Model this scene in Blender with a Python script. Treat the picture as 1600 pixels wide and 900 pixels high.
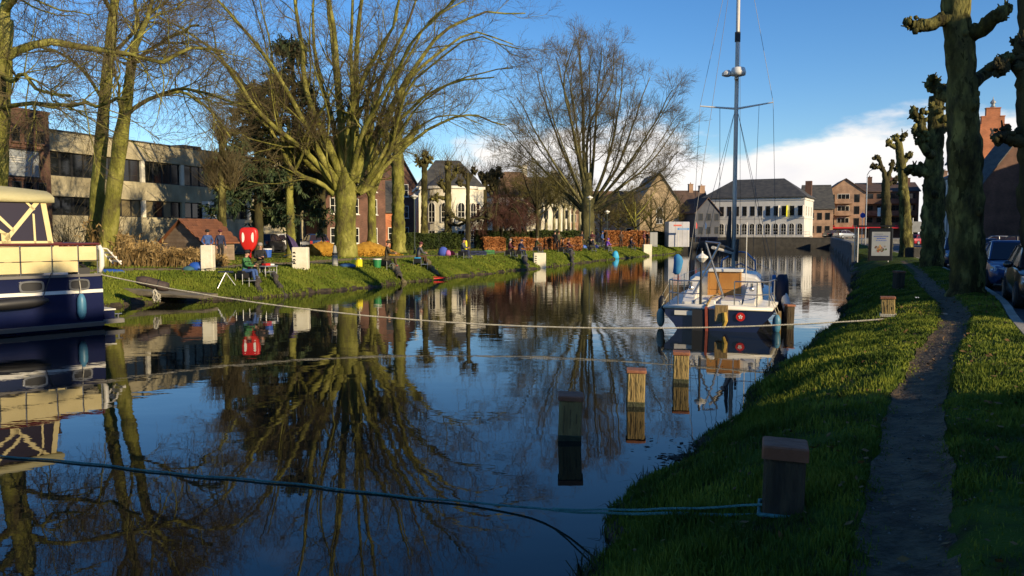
import bpy, bmesh, math, random
import numpy as np
from mathutils import Vector, Matrix

random.seed(7); RNG = np.random.default_rng(7)
for o in list(bpy.data.objects): bpy.data.objects.remove(o, do_unlink=True)
SC = bpy.context.scene
COL = SC.collection
PI = math.pi

# ------------------------------------------------------------------ camera
CH = 2.6; FPX = 1250.0
PITCH = math.atan(86 / FPX)
cd = bpy.data.cameras.new('camera'); cam = bpy.data.objects.new('camera', cd); COL.objects.link(cam)
cam.location = (0, 0, CH); cam.rotation_euler = (PI / 2 - PITCH, 0, 0)
cd.sensor_width = 36; cd.lens = 36 * FPX / 1600; cd.clip_end = 5000; cd.clip_start = 0.05
SC.camera = cam

# ------------------------------------------------------------------ light
SUN_H = Vector((0.72, -0.69)).normalized(); SUN_EL = math.radians(18)
sl = bpy.data.lights.new('sun', 'SUN'); sun = bpy.data.objects.new('sun', sl); COL.objects.link(sun)
sl.energy = 5.0; sl.angle = math.radians(0.5); sl.color = (1.0, 0.80, 0.50)
tosun = Vector((SUN_H.x * math.cos(SUN_EL), SUN_H.y * math.cos(SUN_EL), math.sin(SUN_EL)))
sun.rotation_euler = tosun.to_track_quat('Z', 'Y').to_euler()
sun.location = (40, -40, 60)
W = bpy.data.worlds.new('World'); SC.world = W; W.use_nodes = True
SKY_STRENGTH = 0.125
def world():
    nt = W.node_tree; N = nt.nodes; L = nt.links; N.clear()
    out = N.new('ShaderNodeOutputWorld'); bg = N.new('ShaderNodeBackground'); bg.inputs['Strength'].default_value = SKY_STRENGTH
    sky = N.new('ShaderNodeTexSky'); sky.sky_type = 'NISHITA'; sky.sun_disc = False
    sky.sun_elevation = SUN_EL; sky.sun_rotation = math.atan2(SUN_H.x, SUN_H.y)
    sky.altitude = 20; sky.air_density = 1.0; sky.dust_density = 0.25; sky.ozone_density = 3.5
    tc = N.new('ShaderNodeTexCoord'); sep = N.new('ShaderNodeSeparateXYZ'); L.new(tc.outputs['Generated'], sep.inputs[0])
    mp = N.new('ShaderNodeMapping'); mp.inputs['Scale'].default_value = (1, 1, 2.6); mp.inputs['Location'].default_value = (5, 4, 7); L.new(tc.outputs['Generated'], mp.inputs[0])
    n1 = N.new('ShaderNodeTexNoise'); n1.inputs['Scale'].default_value = 4.2; n1.inputs['Detail'].default_value = 9; n1.inputs['Roughness'].default_value = 0.56
    L.new(mp.outputs[0], n1.inputs['Vector'])
    # the low cloud bank: taller towards +x
    mr = N.new('ShaderNodeMapRange'); mr.interpolation_type = 'SMOOTHSTEP'
    mr.inputs['From Min'].default_value = -0.34; mr.inputs['From Max'].default_value = 0.10
    mr.inputs['To Min'].default_value = 0.0; mr.inputs['To Max'].default_value = 0.116
    L.new(sep.outputs['X'], mr.inputs['Value'])
    def M(op, a, b=None, clamp=False):
        m = N.new('ShaderNodeMath'); m.operation = op; m.use_clamp = clamp
        for i, v in enumerate((a, b)):
            if v is None: continue
            if isinstance(v, (int, float)): m.inputs[i].default_value = v
            else: L.new(v, m.inputs[i])
        return m.outputs[0]
    nz = M('MULTIPLY', M('SUBTRACT', n1.outputs['Fac'], 0.5), 0.26)
    top = M('ADD', mr.outputs[0], nz)
    d = M('SUBTRACT', top, sep.outputs['Z'])
    mask = N.new('ShaderNodeMapRange'); mask.interpolation_type = 'SMOOTHSTEP'
    mask.inputs['From Min'].default_value = -0.012; mask.inputs['From Max'].default_value = 0.022
    L.new(d, mask.inputs['Value'])
    # faint high wisps
    n2 = N.new('ShaderNodeTexNoise'); n2.inputs['Scale'].default_value = 3.0; n2.inputs['Detail'].default_value = 6
    L.new(mp.outputs[0], n2.inputs['Vector'])
    wm = N.new('ShaderNodeMapRange'); wm.inputs['From Min'].default_value = 0.60; wm.inputs['From Max'].default_value = 0.80; wm.inputs['To Max'].default_value = 0.18
    L.new(n2.outputs['Fac'], wm.inputs['Value'])
    mk = M('MAXIMUM', mask.outputs[0], wm.outputs[0])
    # cloud shade: greyer folds
    n3 = N.new('ShaderNodeTexNoise'); n3.inputs['Scale'].default_value = 9; n3.inputs['Detail'].default_value = 5; L.new(mp.outputs[0], n3.inputs['Vector'])
    cr = N.new('ShaderNodeValToRGB'); cr.color_ramp.elements[0].position = 0.3; cr.color_ramp.elements[1].position = 0.72
    cr.color_ramp.elements[0].color = (5.4, 5.3, 5.5, 1); cr.color_ramp.elements[1].color = (7.0, 6.7, 6.2, 1)
    L.new(n3.outputs['Fac'], cr.inputs[0])
    hs = N.new('ShaderNodeHueSaturation'); hs.inputs['Hue'].default_value = 0.508; hs.inputs['Saturation'].default_value = 1.24; hs.inputs['Value'].default_value = 1.0; L.new(sky.outputs[0], hs.inputs['Color'])
    mx = N.new('ShaderNodeMix'); mx.data_type = 'RGBA'
    L.new(mk, mx.inputs[0]); L.new(hs.outputs[0], mx.inputs[6]); L.new(cr.outputs[0], mx.inputs[7])
    L.new(mx.outputs[2], bg.inputs['Color']); L.new(bg.outputs[0], out.inputs['Surface'])
world()
vs = SC.view_settings; vs.view_transform = 'Standard'; vs.look = 'None'; vs.exposure = 0.42; vs.gamma = 1.0
SC.cycles.max_bounces = 6; SC.cycles.diffuse_bounces = 2; SC.cycles.glossy_bounces = 3; SC.cycles.transmission_bounces = 4
SC.cycles.transparent_max_bounces = 6; SC.cycles.caustics_reflective = False; SC.cycles.caustics_refractive = False
SC.cycles.use_denoising = True

# ------------------------------------------------------------------ photo geometry helpers
_cp, _sp = math.cos(PITCH), math.sin(PITCH)
def ray(px, py):
    x = (px - 800) / FPX; y = (450 - py) / FPX
    return Vector((x, _cp + y * _sp, -_sp + y * _cp))
def G(px, py, z=1.0):                     # point of the ground plane z seen at a photo pixel
    d = ray(px, py); k = (z - CH) / d.z
    return Vector((d.x * k, d.y * k, z))
def Q(px, py, Y):                         # point at depth Y seen at a photo pixel
    d = ray(px, py); k = Y / d.y
    return Vector((d.x * k, Y, CH + d.z * k))

# ------------------------------------------------------------------ objects
def tag(o, label=None, cat=None, group=None, kind=None):
    if label: o['label'] = label
    if cat: o['category'] = cat
    if group: o['group'] = group
    if kind: o['kind'] = kind
    return o
def thing(name, label, cat, loc=(0, 0, 0), rz=0.0, group=None):
    o = bpy.data.objects.new(name, None); COL.objects.link(o)
    o.location = loc; o.rotation_euler = (0, 0, rz); o.empty_display_size = 0.2
    return tag(o, label, cat, group)
def link(name, me, mat=None, parent=None, loc=None, rz=None):
    o = bpy.data.objects.new(name, me); COL.objects.link(o)
    if mat is not None and not me.materials: me.materials.append(mat)
    if parent is not None: o.parent = parent
    if loc is not None: o.location = loc
    if rz is not None: o.rotation_euler = (0, 0, rz)
    return o
def copy_tree(o, parent=None):
    c = o.copy(); COL.objects.link(c); c.parent = parent
    for ch in o.children: copy_tree(ch, c)
    return c
def mesh_np(name, V, F, smooth=False):    # V (n,3) array, F (m,k) array of indices
    V = np.asarray(V, dtype=np.float32); F = np.asarray(F, dtype=np.int32)
    me = bpy.data.meshes.new(name)
    me.vertices.add(len(V)); me.vertices.foreach_set('co', V.ravel())
    k = F.shape[1]; me.loops.add(F.size); me.loops.foreach_set('vertex_index', F.ravel())
    me.polygons.add(len(F)); me.polygons.foreach_set('loop_start', np.arange(0, F.size, k, dtype=np.int32))
    me.polygons.foreach_set('loop_total', np.full(len(F), k, dtype=np.int32))
    if smooth: me.polygons.foreach_set('use_smooth', np.ones(len(F), dtype=bool))
    me.update(calc_edges=True); return me

class MB:
    """collects shapes, build() links them as one mesh object"""
    def __init__(s): s.v = []; s.f = []; s.m = []; s.cur = 0
    def add(s, vs, fs):
        b = len(s.v); s.v += [tuple(v) for v in vs]
        for f in fs: s.f.append(tuple(i + b for i in f)); s.m.append(s.cur)
        return s
    def box(s, x0, x1, y0, y1, z0, z1, M=None, taper=0.0):
        vs = [Vector((x, y, z)) for z in (z0, z1) for y in (y0, y1) for x in (x0, x1)]
        if taper:
            cx, cy = (x0 + x1) / 2, (y0 + y1) / 2
            for v in vs[4:]: v.x = cx + (v.x - cx) * (1 - taper); v.y = cy + (v.y - cy) * (1 - taper)
        if M is not None: vs = [M @ v for v in vs]
        return s.add(vs, [(0, 2, 3, 1), (4, 5, 7, 6), (0, 1, 5, 4), (2, 6, 7, 3), (0, 4, 6, 2), (1, 3, 7, 5)])
    def cham(s, x0, x1, y0, y1, z0, z1, c=0.02, M=None):      # box with chamfered vertical and top edges
        def ring(d, z): return [Vector(p) for p in ((x0 + c + d, y0 + d, z), (x1 - c - d, y0 + d, z), (x1 - d, y0 + c + d, z), (x1 - d, y1 - c - d, z), (x1 - c - d, y1 - d, z), (x0 + c + d, y1 - d, z), (x0 + d, y1 - c - d, z), (x0 + d, y0 + c + d, z))]
        vs = ring(0, z0) + ring(0, z1 - c) + ring(c * .7, z1)
        if M is not None: vs = [M @ v for v in vs]
        fs = [tuple(reversed(range(8))), tuple(range(16, 24))]
        for r in (0, 8):
            for i in range(8): fs.append((r + i, r + (i + 1) % 8, r + 8 + (i + 1) % 8, r + 8 + i))
        return s.add(vs, fs)
    def poly(s, pts): return s.add(pts, [tuple(range(len(pts)))])
    def prism(s, pts, d):                  # polygon extruded by vector d
        n = len(pts); a = [Vector(p) for p in pts]; b = [p + Vector(d) for p in a]
        return s.add(a + b, [tuple(reversed(range(n))), tuple(range(n, 2 * n))] + [(i, (i + 1) % n, n + (i + 1) % n, n + i) for i in range(n)])
    def tube(s, pts, r, n=8, cap=True):
        pts = [Vector(p) for p in pts]; k = len(pts)
        rs = r if isinstance(r, (list, tuple)) else [r] * k
        vs = []; ref = None
        for i, p in enumerate(pts):
            t = (pts[min(i + 1, k - 1)] - pts[max(i - 1, 0)]).normalized()
            if ref is None: ref = Vector((0, 0, 1)) if abs(t.z) < 0.9 else Vector((1, 0, 0))
            a = t.cross(ref).normalized(); b = a.cross(t).normalized(); ref = b
            for j in range(n):
                q = 2 * PI * j / n; vs.append(p + (a * math.cos(q) + b * math.sin(q)) * rs[i])
        fs = [(i * n + j, i * n + (j + 1) % n, (i + 1) * n + (j + 1) % n, (i + 1) * n + j) for i in range(k - 1) for j in range(n)]
        if cap: fs += [tuple(reversed(range(n))), tuple(range((k - 1) * n, k * n))]
        return s.add(vs, fs)
    def lathe(s, prof, n=16, c=(0, 0, 0), M=None):   # prof [(r, z)]
        vs = [Vector((c[0] + r * math.cos(2 * PI * j / n), c[1] + r * math.sin(2 * PI * j / n), c[2] + z)) for r, z in prof for j in range(n)]
        if M is not None: vs = [M @ v for v in vs]
        k = len(prof)
        fs = [(i * n + j, i * n + (j + 1) % n, (i + 1) * n + (j + 1) % n, (i + 1) * n + j) for i in range(k - 1) for j in range(n)]
        fs += [tuple(reversed(range(n))), tuple(range((k - 1) * n, k * n))]
        return s.add(vs, fs)
    def ball(s, c, r, seg=10, rings=6, sc=(1, 1, 1), bump=0.0, rnd=None):
        vs = []; c = Vector(c)
        for i in range(rings + 1):
            a = PI * i / rings
            for j in range(seg):
                q = 2 * PI * j / seg; k = 1 + (rnd.uniform(-bump, bump) if (rnd and 0 < i < rings) else 0)
                vs.append(c + Vector((math.sin(a) * math.cos(q) * sc[0], math.sin(a) * math.sin(q) * sc[1], math.cos(a) * sc[2])) * r * k)
        fs = [(i * seg + j, (i + 1) * seg + j, (i + 1) * seg + (j + 1) % seg, i * seg + (j + 1) % seg) for i in range(rings) for j in range(seg)]
        return s.add(vs, fs)
    def loft(s, rings, close=True, caps=True):       # rings: equal-length point lists
        n = len(rings[0]); vs = [p for r in rings for p in r]
        fs = []
        for i in range(len(rings) - 1):
            for j in range(n if close else n - 1):
                fs.append((i * n + j, i * n + (j + 1) % n, (i + 1) * n + (j + 1) % n, (i + 1) * n + j))
        if caps: fs += [tuple(reversed(range(n))), tuple(range((len(rings) - 1) * n, len(rings) * n))]
        return s.add(vs, fs)
    def mesh(s, name, mats, smooth=False):
        me = bpy.data.meshes.new(name); me.from_pydata(s.v, [], s.f)
        for m in (mats if isinstance(mats, (list, tuple)) else [mats]): me.materials.append(m)
        if any(s.m): me.polygons.foreach_set('material_index', s.m)
        if smooth: me.polygons.foreach_set('use_smooth', [True] * len(s.f))
        bm = bmesh.new(); bm.from_mesh(me); bmesh.ops.recalc_face_normals(bm, faces=bm.faces); bm.to_mesh(me); bm.free()
        me.update(); return me
    def build(s, name, mats, parent=None, smooth=False, loc=None, rz=None):
        return link(name, s.mesh(name, mats, smooth), None, parent, loc, rz)

# ------------------------------------------------------------------ materials
MATS = {}
def mat(name, c, rough=0.7, c2=None, scale=4.0, detail=5.0, bump=0.0, bscale=None, metal=0.0, spec=0.5, c3=None, stretch=None, mid=(0.38, 0.62), coat=0.0, emit=None, rnd=0.0, trans=0.0, vor=None):
    if name in MATS: return MATS[name]
    m = bpy.data.materials.new(name); m.use_nodes = True; nt = m.node_tree; N = nt.nodes; L = nt.links
    b = N['Principled BSDF']; b.inputs['Roughness'].default_value = rough; b.inputs['Metallic'].default_value = metal
    b.inputs['Specular IOR Level'].default_value = spec; b.inputs['Coat Weight'].default_value = coat
    b.inputs['Base Color'].default_value = (*c, 1)
    if trans: b.inputs['Transmission Weight'].default_value = trans
    vec = None
    if c2 or bump:
        tc = N.new('ShaderNodeTexCoord'); mp = N.new('ShaderNodeMapping'); L.new(tc.outputs['Object'], mp.inputs[0]); vec = mp.outputs[0]
        if stretch: mp.inputs['Scale'].default_value = stretch
    outc = None
    if c2:
        n = N.new('ShaderNodeTexNoise'); n.inputs['Scale'].default_value = scale; n.inputs['Detail'].default_value = detail; n.inputs['Roughness'].default_value = 0.62
        L.new(vec, n.inputs['Vector'])
        r = N.new('ShaderNodeValToRGB'); e = r.color_ramp.elements
        e[0].position, e[1].position = mid; e[0].color = (*c, 1); e[1].color = (*c2, 1)
        if c3: x = e.new((mid[0] + mid[1]) / 2); x.color = (*c3, 1)
        L.new(n.outputs['Fac'], r.inputs[0]); outc = r.outputs[0]
    if vor:                                                   # flaking bark plates: cells of differing tone
        vt = N.new('ShaderNodeTexVoronoi'); vt.inputs['Scale'].default_value = vor[0]; vt.inputs['Randomness'].default_value = 1.0
        nd = N.new('ShaderNodeTexNoise'); nd.inputs['Scale'].default_value = vor[0] * 1.5; L.new(vec, nd.inputs['Vector'])
        va = N.new('ShaderNodeMix'); va.data_type = 'VECTOR'; va.inputs[0].default_value = 0.35; L.new(vec, va.inputs[4]); L.new(nd.outputs['Color'], va.inputs[5]); L.new(va.outputs[1], vt.inputs['Vector'])
        sx_ = N.new('ShaderNodeSeparateColor'); L.new(vt.outputs['Color'], sx_.inputs[0])
        vr_ = N.new('ShaderNodeMapRange'); vr_.inputs['To Min'].default_value = 1 - vor[1]; vr_.inputs['To Max'].default_value = 1 + vor[1]; L.new(sx_.outputs[0], vr_.inputs['Value'])
        vh = N.new('ShaderNodeHueSaturation'); L.new(vr_.outputs[0], vh.inputs['Value']); L.new(outc, vh.inputs['Color']); outc = vh.outputs[0]
    if rnd:
        oi = N.new('ShaderNodeObjectInfo'); hs = N.new('ShaderNodeHueSaturation')
        mr = N.new('ShaderNodeMapRange'); mr.inputs['To Min'].default_value = 1 - rnd; mr.inputs['To Max'].default_value = 1 + rnd
        L.new(oi.outputs['Random'], mr.inputs['Value']); L.new(mr.outputs[0], hs.inputs['Value'])
        if outc: L.new(outc, hs.inputs['Color'])
        else: hs.inputs['Color'].default_value = (*c, 1)
        outc = hs.outputs[0]
    if outc: L.new(outc, b.inputs['Base Color'])
    if bump:
        n = N.new('ShaderNodeTexNoise'); n.inputs['Scale'].default_value = bscale or scale * 3; n.inputs['Detail'].default_value = 4
        L.new(vec, n.inputs['Vector']); bp = N.new('ShaderNodeBump'); bp.inputs['Strength'].default_value = bump; bp.inputs['Distance'].default_value = 0.05
        L.new(n.outputs['Fac'], bp.inputs['Height']); L.new(bp.outputs[0], b.inputs['Normal'])
    if emit: b.inputs['Emission Color'].default_value = (*emit[:3], 1); b.inputs['Emission Strength'].default_value = emit[3]
    MATS[name] = m; return m
def brick_mat(name, c1, c2, mortar, scale=1.0):
    if name in MATS: return MATS[name]
    m = bpy.data.materials.new(name); m.use_nodes = True; nt = m.node_tree; N = nt.nodes; L = nt.links; b = N['Principled BSDF']; b.inputs['Roughness'].default_value = 0.9
    tc = N.new('ShaderNodeTexCoord'); sp = N.new('ShaderNodeSeparateXYZ'); L.new(tc.outputs['Object'], sp.inputs[0])
    ad = N.new('ShaderNodeMath'); ad.operation = 'ADD'; L.new(sp.outputs[0], ad.inputs[0]); L.new(sp.outputs[1], ad.inputs[1])
    cb = N.new('ShaderNodeCombineXYZ'); L.new(ad.outputs[0], cb.inputs[0]); L.new(sp.outputs[2], cb.inputs[1])
    br = N.new('ShaderNodeTexBrick'); br.inputs['Scale'].default_value = scale; br.inputs['Brick Width'].default_value = 0.22; br.inputs['Row Height'].default_value = 0.075
    br.inputs['Mortar Size'].default_value = 0.009; br.inputs['Color1'].default_value = (*c1, 1); br.inputs['Color2'].default_value = (*c2, 1); br.inputs['Mortar'].default_value = (*mortar, 1)
    L.new(cb.outputs[0], br.inputs['Vector'])
    n = N.new('ShaderNodeTexNoise'); n.inputs['Scale'].default_value = 0.8; n.inputs['Detail'].default_value = 6; L.new(tc.outputs['Object'], n.inputs['Vector'])
    mr = N.new('ShaderNodeMapRange'); mr.inputs['From Min'].default_value = 0.3; mr.inputs['From Max'].default_value = 0.7; mr.inputs['To Min'].default_value = 0.6; mr.inputs['To Max'].default_value = 1.25
    L.new(n.outputs['Fac'], mr.inputs[0]); hs = N.new('ShaderNodeHueSaturation'); L.new(mr.outputs[0], hs.inputs['Value']); L.new(br.outputs['Color'], hs.inputs['Color'])
    L.new(hs.outputs[0], b.inputs['Base Color']); MATS[name] = m; return m

# ------------------------------------------------------------------ banks of the canal
def smooth_line(pts, step=0.5):
    P = np.array([(p[0], p[1]) for p in pts], float); out = []
    for i in range(len(P) - 1):
        p0, p1, p2, p3 = P[max(i - 1, 0)], P[i], P[i + 1], P[min(i + 2, len(P) - 1)]
        n = max(2, int(np.linalg.norm(p2 - p1) / step))
        for t in np.arange(n) / n:
            out.append(0.5 * ((2 * p1) + (-p0 + p2) * t + (2 * p0 - 5 * p1 + 4 * p2 - p3) * t * t + (-p0 + 3 * p1 - 3 * p2 + p3) * t ** 3))
    out.append(P[-1]); out = np.array(out)
    d = np.r_[0, np.cumsum(np.linalg.norm(np.diff(out, axis=0), axis=1))]
    s = np.arange(0, d[-1], step)
    return np.c_[np.interp(s, d, out[:, 0]), np.interp(s, d, out[:, 1])]
class Bank:
    def __init__(b, pts, side, step=0.5):
        b.line = smooth_line(pts, step); b.step = step
        t = np.gradient(b.line, axis=0)
        ker = np.ones(41) / 41                                  # smooth normals so wide strips do not fold
        tx = np.convolve(np.pad(t[:, 0], 20, 'edge'), ker, 'valid'); ty = np.convolve(np.pad(t[:, 1], 20, 'edge'), ker, 'valid')
        l = np.hypot(tx, ty); b.T = np.c_[tx / l, ty / l]; b.N = np.c_[ty / l, -tx / l] * side
        b.s = np.arange(len(b.line)) * step; b.len = b.s[-1]
    def xy(b, s, t):
        s = np.asarray(s, float); t = np.asarray(t, float)
        f = lambda a: np.interp(s, b.s, a)
        return f(b.line[:, 0]) + f(b.N[:, 0]) * t, f(b.line[:, 1]) + f(b.N[:, 1]) * t
    def s_at_y(b, y): return float(np.interp(y, b.line[:, 1], b.s))
    def ang(b, s): return math.atan2(np.interp(s, b.s, b.T[:, 1]), np.interp(s, b.s, b.T[:, 0]))
    def st(b, x, y):
        d = (b.line[:, 0] - x) ** 2 + (b.line[:, 1] - y) ** 2; i = int(np.argmin(d))
        return b.s[i], (x - b.line[i, 0]) * b.N[i, 0] + (y - b.line[i, 1]) * b.N[i, 1]
LB = Bank([(-46, -32), (-20.5, 18), G(190, 478, 0), G(300, 471, 0), G(450, 462, 0), G(600, 446, 0), G(740, 430, 0), G(850, 418, 0), G(950, 406, 0), G(1050, 396, 0), (29, 136)], -1)
RB = Bank([(-22, -32), (-2.6, 0), G(905, 900, 0), G(1100, 700, 0), G(1250, 560, 0), G(1312, 505, 0), G(1336, 450, 0), (27, 64), (54, 136)], 1)
def wob(x, y, a=1.0):
    return a * (0.5 * np.sin(1.3 * x + 0.7 * y) + 0.3 * np.sin(2.9 * y - 1.1 * x + 1) + 0.25 * np.sin(5.1 * x + 3.7 * y + 2) + 0.15 * np.sin(9.7 * x - 8.3 * y))
# right bank profile
RT = np.array([-3, -0.6, -0.08, 0.03, 0.2, 0.6, 1.2, 1.9, 2.6, 3.3, 3.68, 3.72, 400.])
RZ = np.array([-1, -0.55, -0.2, 0.06, 0.20, 0.42, 0.66, 0.84, 0.95, 1.0, 1.0, 0.84, 0.84])
PATH_PX = [(1430, 1010), (1424, 900), (1420, 750), (1432, 620), (1462, 540), (1492, 496), (1486, 470), (1455, 443), (1428, 417), (1408, 405)]
PATH = smooth_line([G(*p) for p in PATH_PX], 0.25)
def path_d(x, y):
    x = np.atleast_1d(x); y = np.atleast_1d(y); out = np.full(x.shape, 99.0); xf = x.ravel(); yf = y.ravel(); o = out.ravel()
    near = np.where((yf < 60) & (yf > -3))[0]
    for c in np.array_split(near, max(1, len(near) // 4000)):
        if len(c): o[c] = np.sqrt(((PATH[None, :, 0] - xf[c, None]) ** 2 + (PATH[None, :, 1] - yf[c, None]) ** 2).min(1))
    return o.reshape(x.shape)
def right_z(s, t, x, y):
    k = np.clip((y - 56) / 8, 0, 1)                             # becomes a quay wall beyond
    tt = np.where(t > 0, t * (1 + 6 * k * (t < 3.3)), t); tt = np.where((t < 3.3) & (tt > 3.3), 3.3, tt)
    z = np.interp(tt, RT, RZ)
    soft = np.clip(t / 0.6, 0, 1) * (t < 3.6)
    z = z + wob(x, y, 0.030) * soft
    pd = path_d(x, y); z = z - 0.085 * np.clip((0.34 - pd) / 0.12, 0, 1) * (t < 3.6)
    return z
LT = np.array([-3, -0.6, -0.06, 0.04, 0.25, 0.9, 1.7, 2.6, 3.4, 400.])
LZ = np.array([-1, -0.55, -0.15, 0.08, 0.22, 0.52, 0.82, 0.97, 1.0, 1.0])
BAYS = []                                                        # worn angling spots in the left bank
for px in (300, 470, 590, 640, 700, 812, 890, 985): BAYS.append(px)
def left_z(s, t, x, y):
    z = np.interp(t, LT, LZ); return z + wob(x * 0.7, y * 0.7, 0.045) * np.clip(t / 0.8, 0, 1) * np.clip((60 - t) / 10, 0, 1)
def strip(name, bank, ts, zf, s0, s1, ds, m, edge_wob=0.0, kind='structure', smooth=True, mud=None):
    ss = np.arange(s0, s1, ds); S, T = np.meshgrid(ss, ts, indexing='ij')
    X, Y = bank.xy(S, T)
    if edge_wob:
        e = edge_wob * (0.6 * np.sin(0.9 * S + 1.0) + 0.5 * np.sin(2.3 * S) + 0.35 * np.sin(5.9 * S + 2) + 0.2 * np.sin(13.1 * S)) * np.clip(1 - T / 2.2, 0, 1)
        X2, Y2 = bank.xy(S, T + e); Z = zf(S, T, X2, Y2); X, Y = X2, Y2
        Z = np.interp(T, RT, RZ) * 0 + zf(S, T, X, Y)
    else: Z = zf(S, T, X, Y)
    n, k = S.shape; I = np.arange(n * k).reshape(n, k)
    F = np.stack([I[:-1, :-1], I[1:, :-1], I[1:, 1:], I[:-1, 1:]], -1).reshape(-1, 4)
    me = mesh_np(name, np.c_[X.ravel(), Y.ravel(), Z.ravel()], F, smooth)
    bm = bmesh.new(); bm.from_mesh(me); bmesh.ops.recalc_face_normals(bm, faces=bm.faces)
    if sum(f.normal.z for f in bm.faces) < 0: bmesh.ops.reverse_faces(bm, faces=bm.faces)
    bm.to_mesh(me); bm.free()
    o = link(name, me, m); o['kind'] = kind
    if mud is not None:                                         # bare eroded soil at the water's edge
        me.materials.append(mud); lim = 0.13 + 0.10 * np.sin(S * 1.3) * np.sin(S * .47 + 1) + 0.05 * np.sin(S * 4.7); tm = (T[:-1, :-1] + T[1:, 1:]) / 2
        me.polygons.foreach_set('material_index', (tm < lim[:-1, :-1]).astype(np.int32).ravel())
    return o
EDGE_R = 0.22
def edge_e(S, T, a=EDGE_R): return a * (0.6 * np.sin(0.9 * S + 1.0) + 0.5 * np.sin(2.3 * S) + 0.35 * np.sin(5.9 * S + 2) + 0.2 * np.sin(13.1 * S)) * np.clip(1 - T / 2.2, 0, 1)

grass_m = mat('lawn', (0.034, 0.034, 0.012), 0.95, (0.070, 0.095, 0.010), 2.2, 8, 0.6, 60, spec=0.1, c3=(0.055, 0.085, 0.009))
lawn_l = mat('lawn_park', (0.075, 0.105, 0.012), 0.95, (0.150, 0.165, 0.022), 0.55, 9, 0.7, 25, spec=0.1, c3=(0.105, 0.138, 0.016))
soil_m = mat('soil_path', (0.042, 0.029, 0.016), 0.85, (0.130, 0.090, 0.048), 5.5, 10, 1.0, 26, spec=0.3)
mud_m = mat('bank_mud', (0.018, 0.013, 0.008), 0.7, (0.060, 0.044, 0.026), 4, 9, 0.9, 18, spec=0.4)
gravel_m = mat('gravel_path', (0.20, 0.155, 0.085), 0.95, (0.30, 0.24, 0.14), 1.2, 8, 0.4, 40, spec=0.1)
asphalt_m = mat('asphalt', (0.035, 0.036, 0.040), 0.75, (0.065, 0.065, 0.068), 1.5, 9, 0.3, 80, spec=0.35)
pave_m = mat('pavement', (0.10, 0.10, 0.10), 0.85, (0.17, 0.165, 0.155), 2.0, 8, 0.3, 30)
conc_m = mat('concrete', (0.22, 0.20, 0.16), 0.9, (0.34, 0.31, 0.25), 1.3, 9, 0.3, 20)
quay_m = mat('quay_stone', (0.012, 0.011, 0.010), 0.85, (0.030, 0.027, 0.023), 1.6, 8, 0.5, 12)

rts = np.unique(np.r_[-3, -0.6, -0.15, np.arange(-0.08, 1.3, 0.1), np.arange(1.3, 3.6, 0.12), 3.68, 3.72, 6, 10, 20, 60, 160, 400])
sA = RB.s_at_y(-8); sB = RB.s_at_y(32)
strip('ground', RB, rts, right_z, sA, sB + 0.01, 0.12, grass_m, EDGE_R, mud=mud_m)
strip('ground', RB, np.unique(np.r_[RT, 0.1, 0.4, 0.9, 1.5, 2.2, 3]), right_z, sB - 0.10, RB.len, 0.5, grass_m, EDGE_R, mud=mud_m)
strip('ground', RB, RT, right_z, 0, sA + 0.05, 1.0, grass_m, EDGE_R)
strip('ground', LB, np.unique(np.r_[LT[:-1], 0.12, 0.5, 1.3, 2.1, 5, 8, 12, 20, 40, 80, 160, 400]), left_z, 0, LB.len, 0.5, lawn_l, 0.32, mud=mud_m)
# far side of the basin
m = MB(); m.box(16, 700, 136.2, 1500, -2, 1.62); m.box(-600, 16, 136.5, 1500, -2, 0.985)
o = m.build('ground', pave_m); o['kind'] = 'structure'
# the trodden path on the near bank, a shallow rut in the grass
def path_sheet(line, hw, zf, m, name, dz=0.006, jit=0.08, soft=0.0):
    t = np.gradient(line, axis=0); l = np.hypot(t[:, 0], t[:, 1]); N = np.c_[t[:, 1] / l, -t[:, 0] / l]
    S = np.arange(len(line)); V = []
    us = np.linspace(-1, 1, 9)
    for u in us:
        w = hw * (1 + jit * np.sin(S * 0.9 + 3 * u) + jit * np.sin(S * 0.37 + 1 + 2 * u) + jit * 0.8 * np.sin(S * 2.1 + u)) * u
        V.append(np.c_[line[:, 0] + N[:, 0] * w, line[:, 1] + N[:, 1] * w])
    V = np.stack(V, 1); n = len(line); I = np.arange(n * 9).reshape(n, 9)
    Z = zf(V[..., 0], V[..., 1]) + dz
    F = np.stack([I[:-1, :-1], I[:-1, 1:], I[1:, 1:], I[1:, :-1]], -1).reshape(-1, 4)
    o = link(name, mesh_np(name, np.c_[V[..., 0].ravel(), V[..., 1].ravel(), Z.ravel()], F, True), m); o['kind'] = 'structure'; return o
def rz_xy(x, y):
    X = np.asarray(x, float); sh = X.shape; xf = X.ravel(); yf = np.asarray(y, float).ravel()
    s = np.empty(len(xf)); t = np.empty(len(xf))
    for i in range(len(xf)): s[i], t[i] = RB.st(xf[i], yf[i])
    t = t - edge_e(s, t)
    return right_z(s, t, xf, yf).reshape(sh)
path_sheet(PATH, 0.255, rz_xy, soil_m, 'path', 0.022, 0.065)
# gravel path in the park
lp = np.array([LB.xy(s, 5.6) for s in np.arange(LB.s_at_y(12), LB.s_at_y(130), 1.0)]).reshape(-1, 2)
def lz_xy(x, y):
    return np.full(np.shape(x), 1.0) + wob(np.asarray(x) * 0.7, np.asarray(y) * 0.7, 0.045)
path_sheet(lp, 1.25, lz_xy, gravel_m, 'path', 0.03, 0.06)
lp2 = np.array([LB.xy(s, 24.0) for s in np.arange(LB.s_at_y(0), LB.s_at_y(130), 2.0)]).reshape(-1, 2)
path_sheet(lp2, 3.0, lz_xy, asphalt_m, 'road', 0.03, 0.0)
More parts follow.
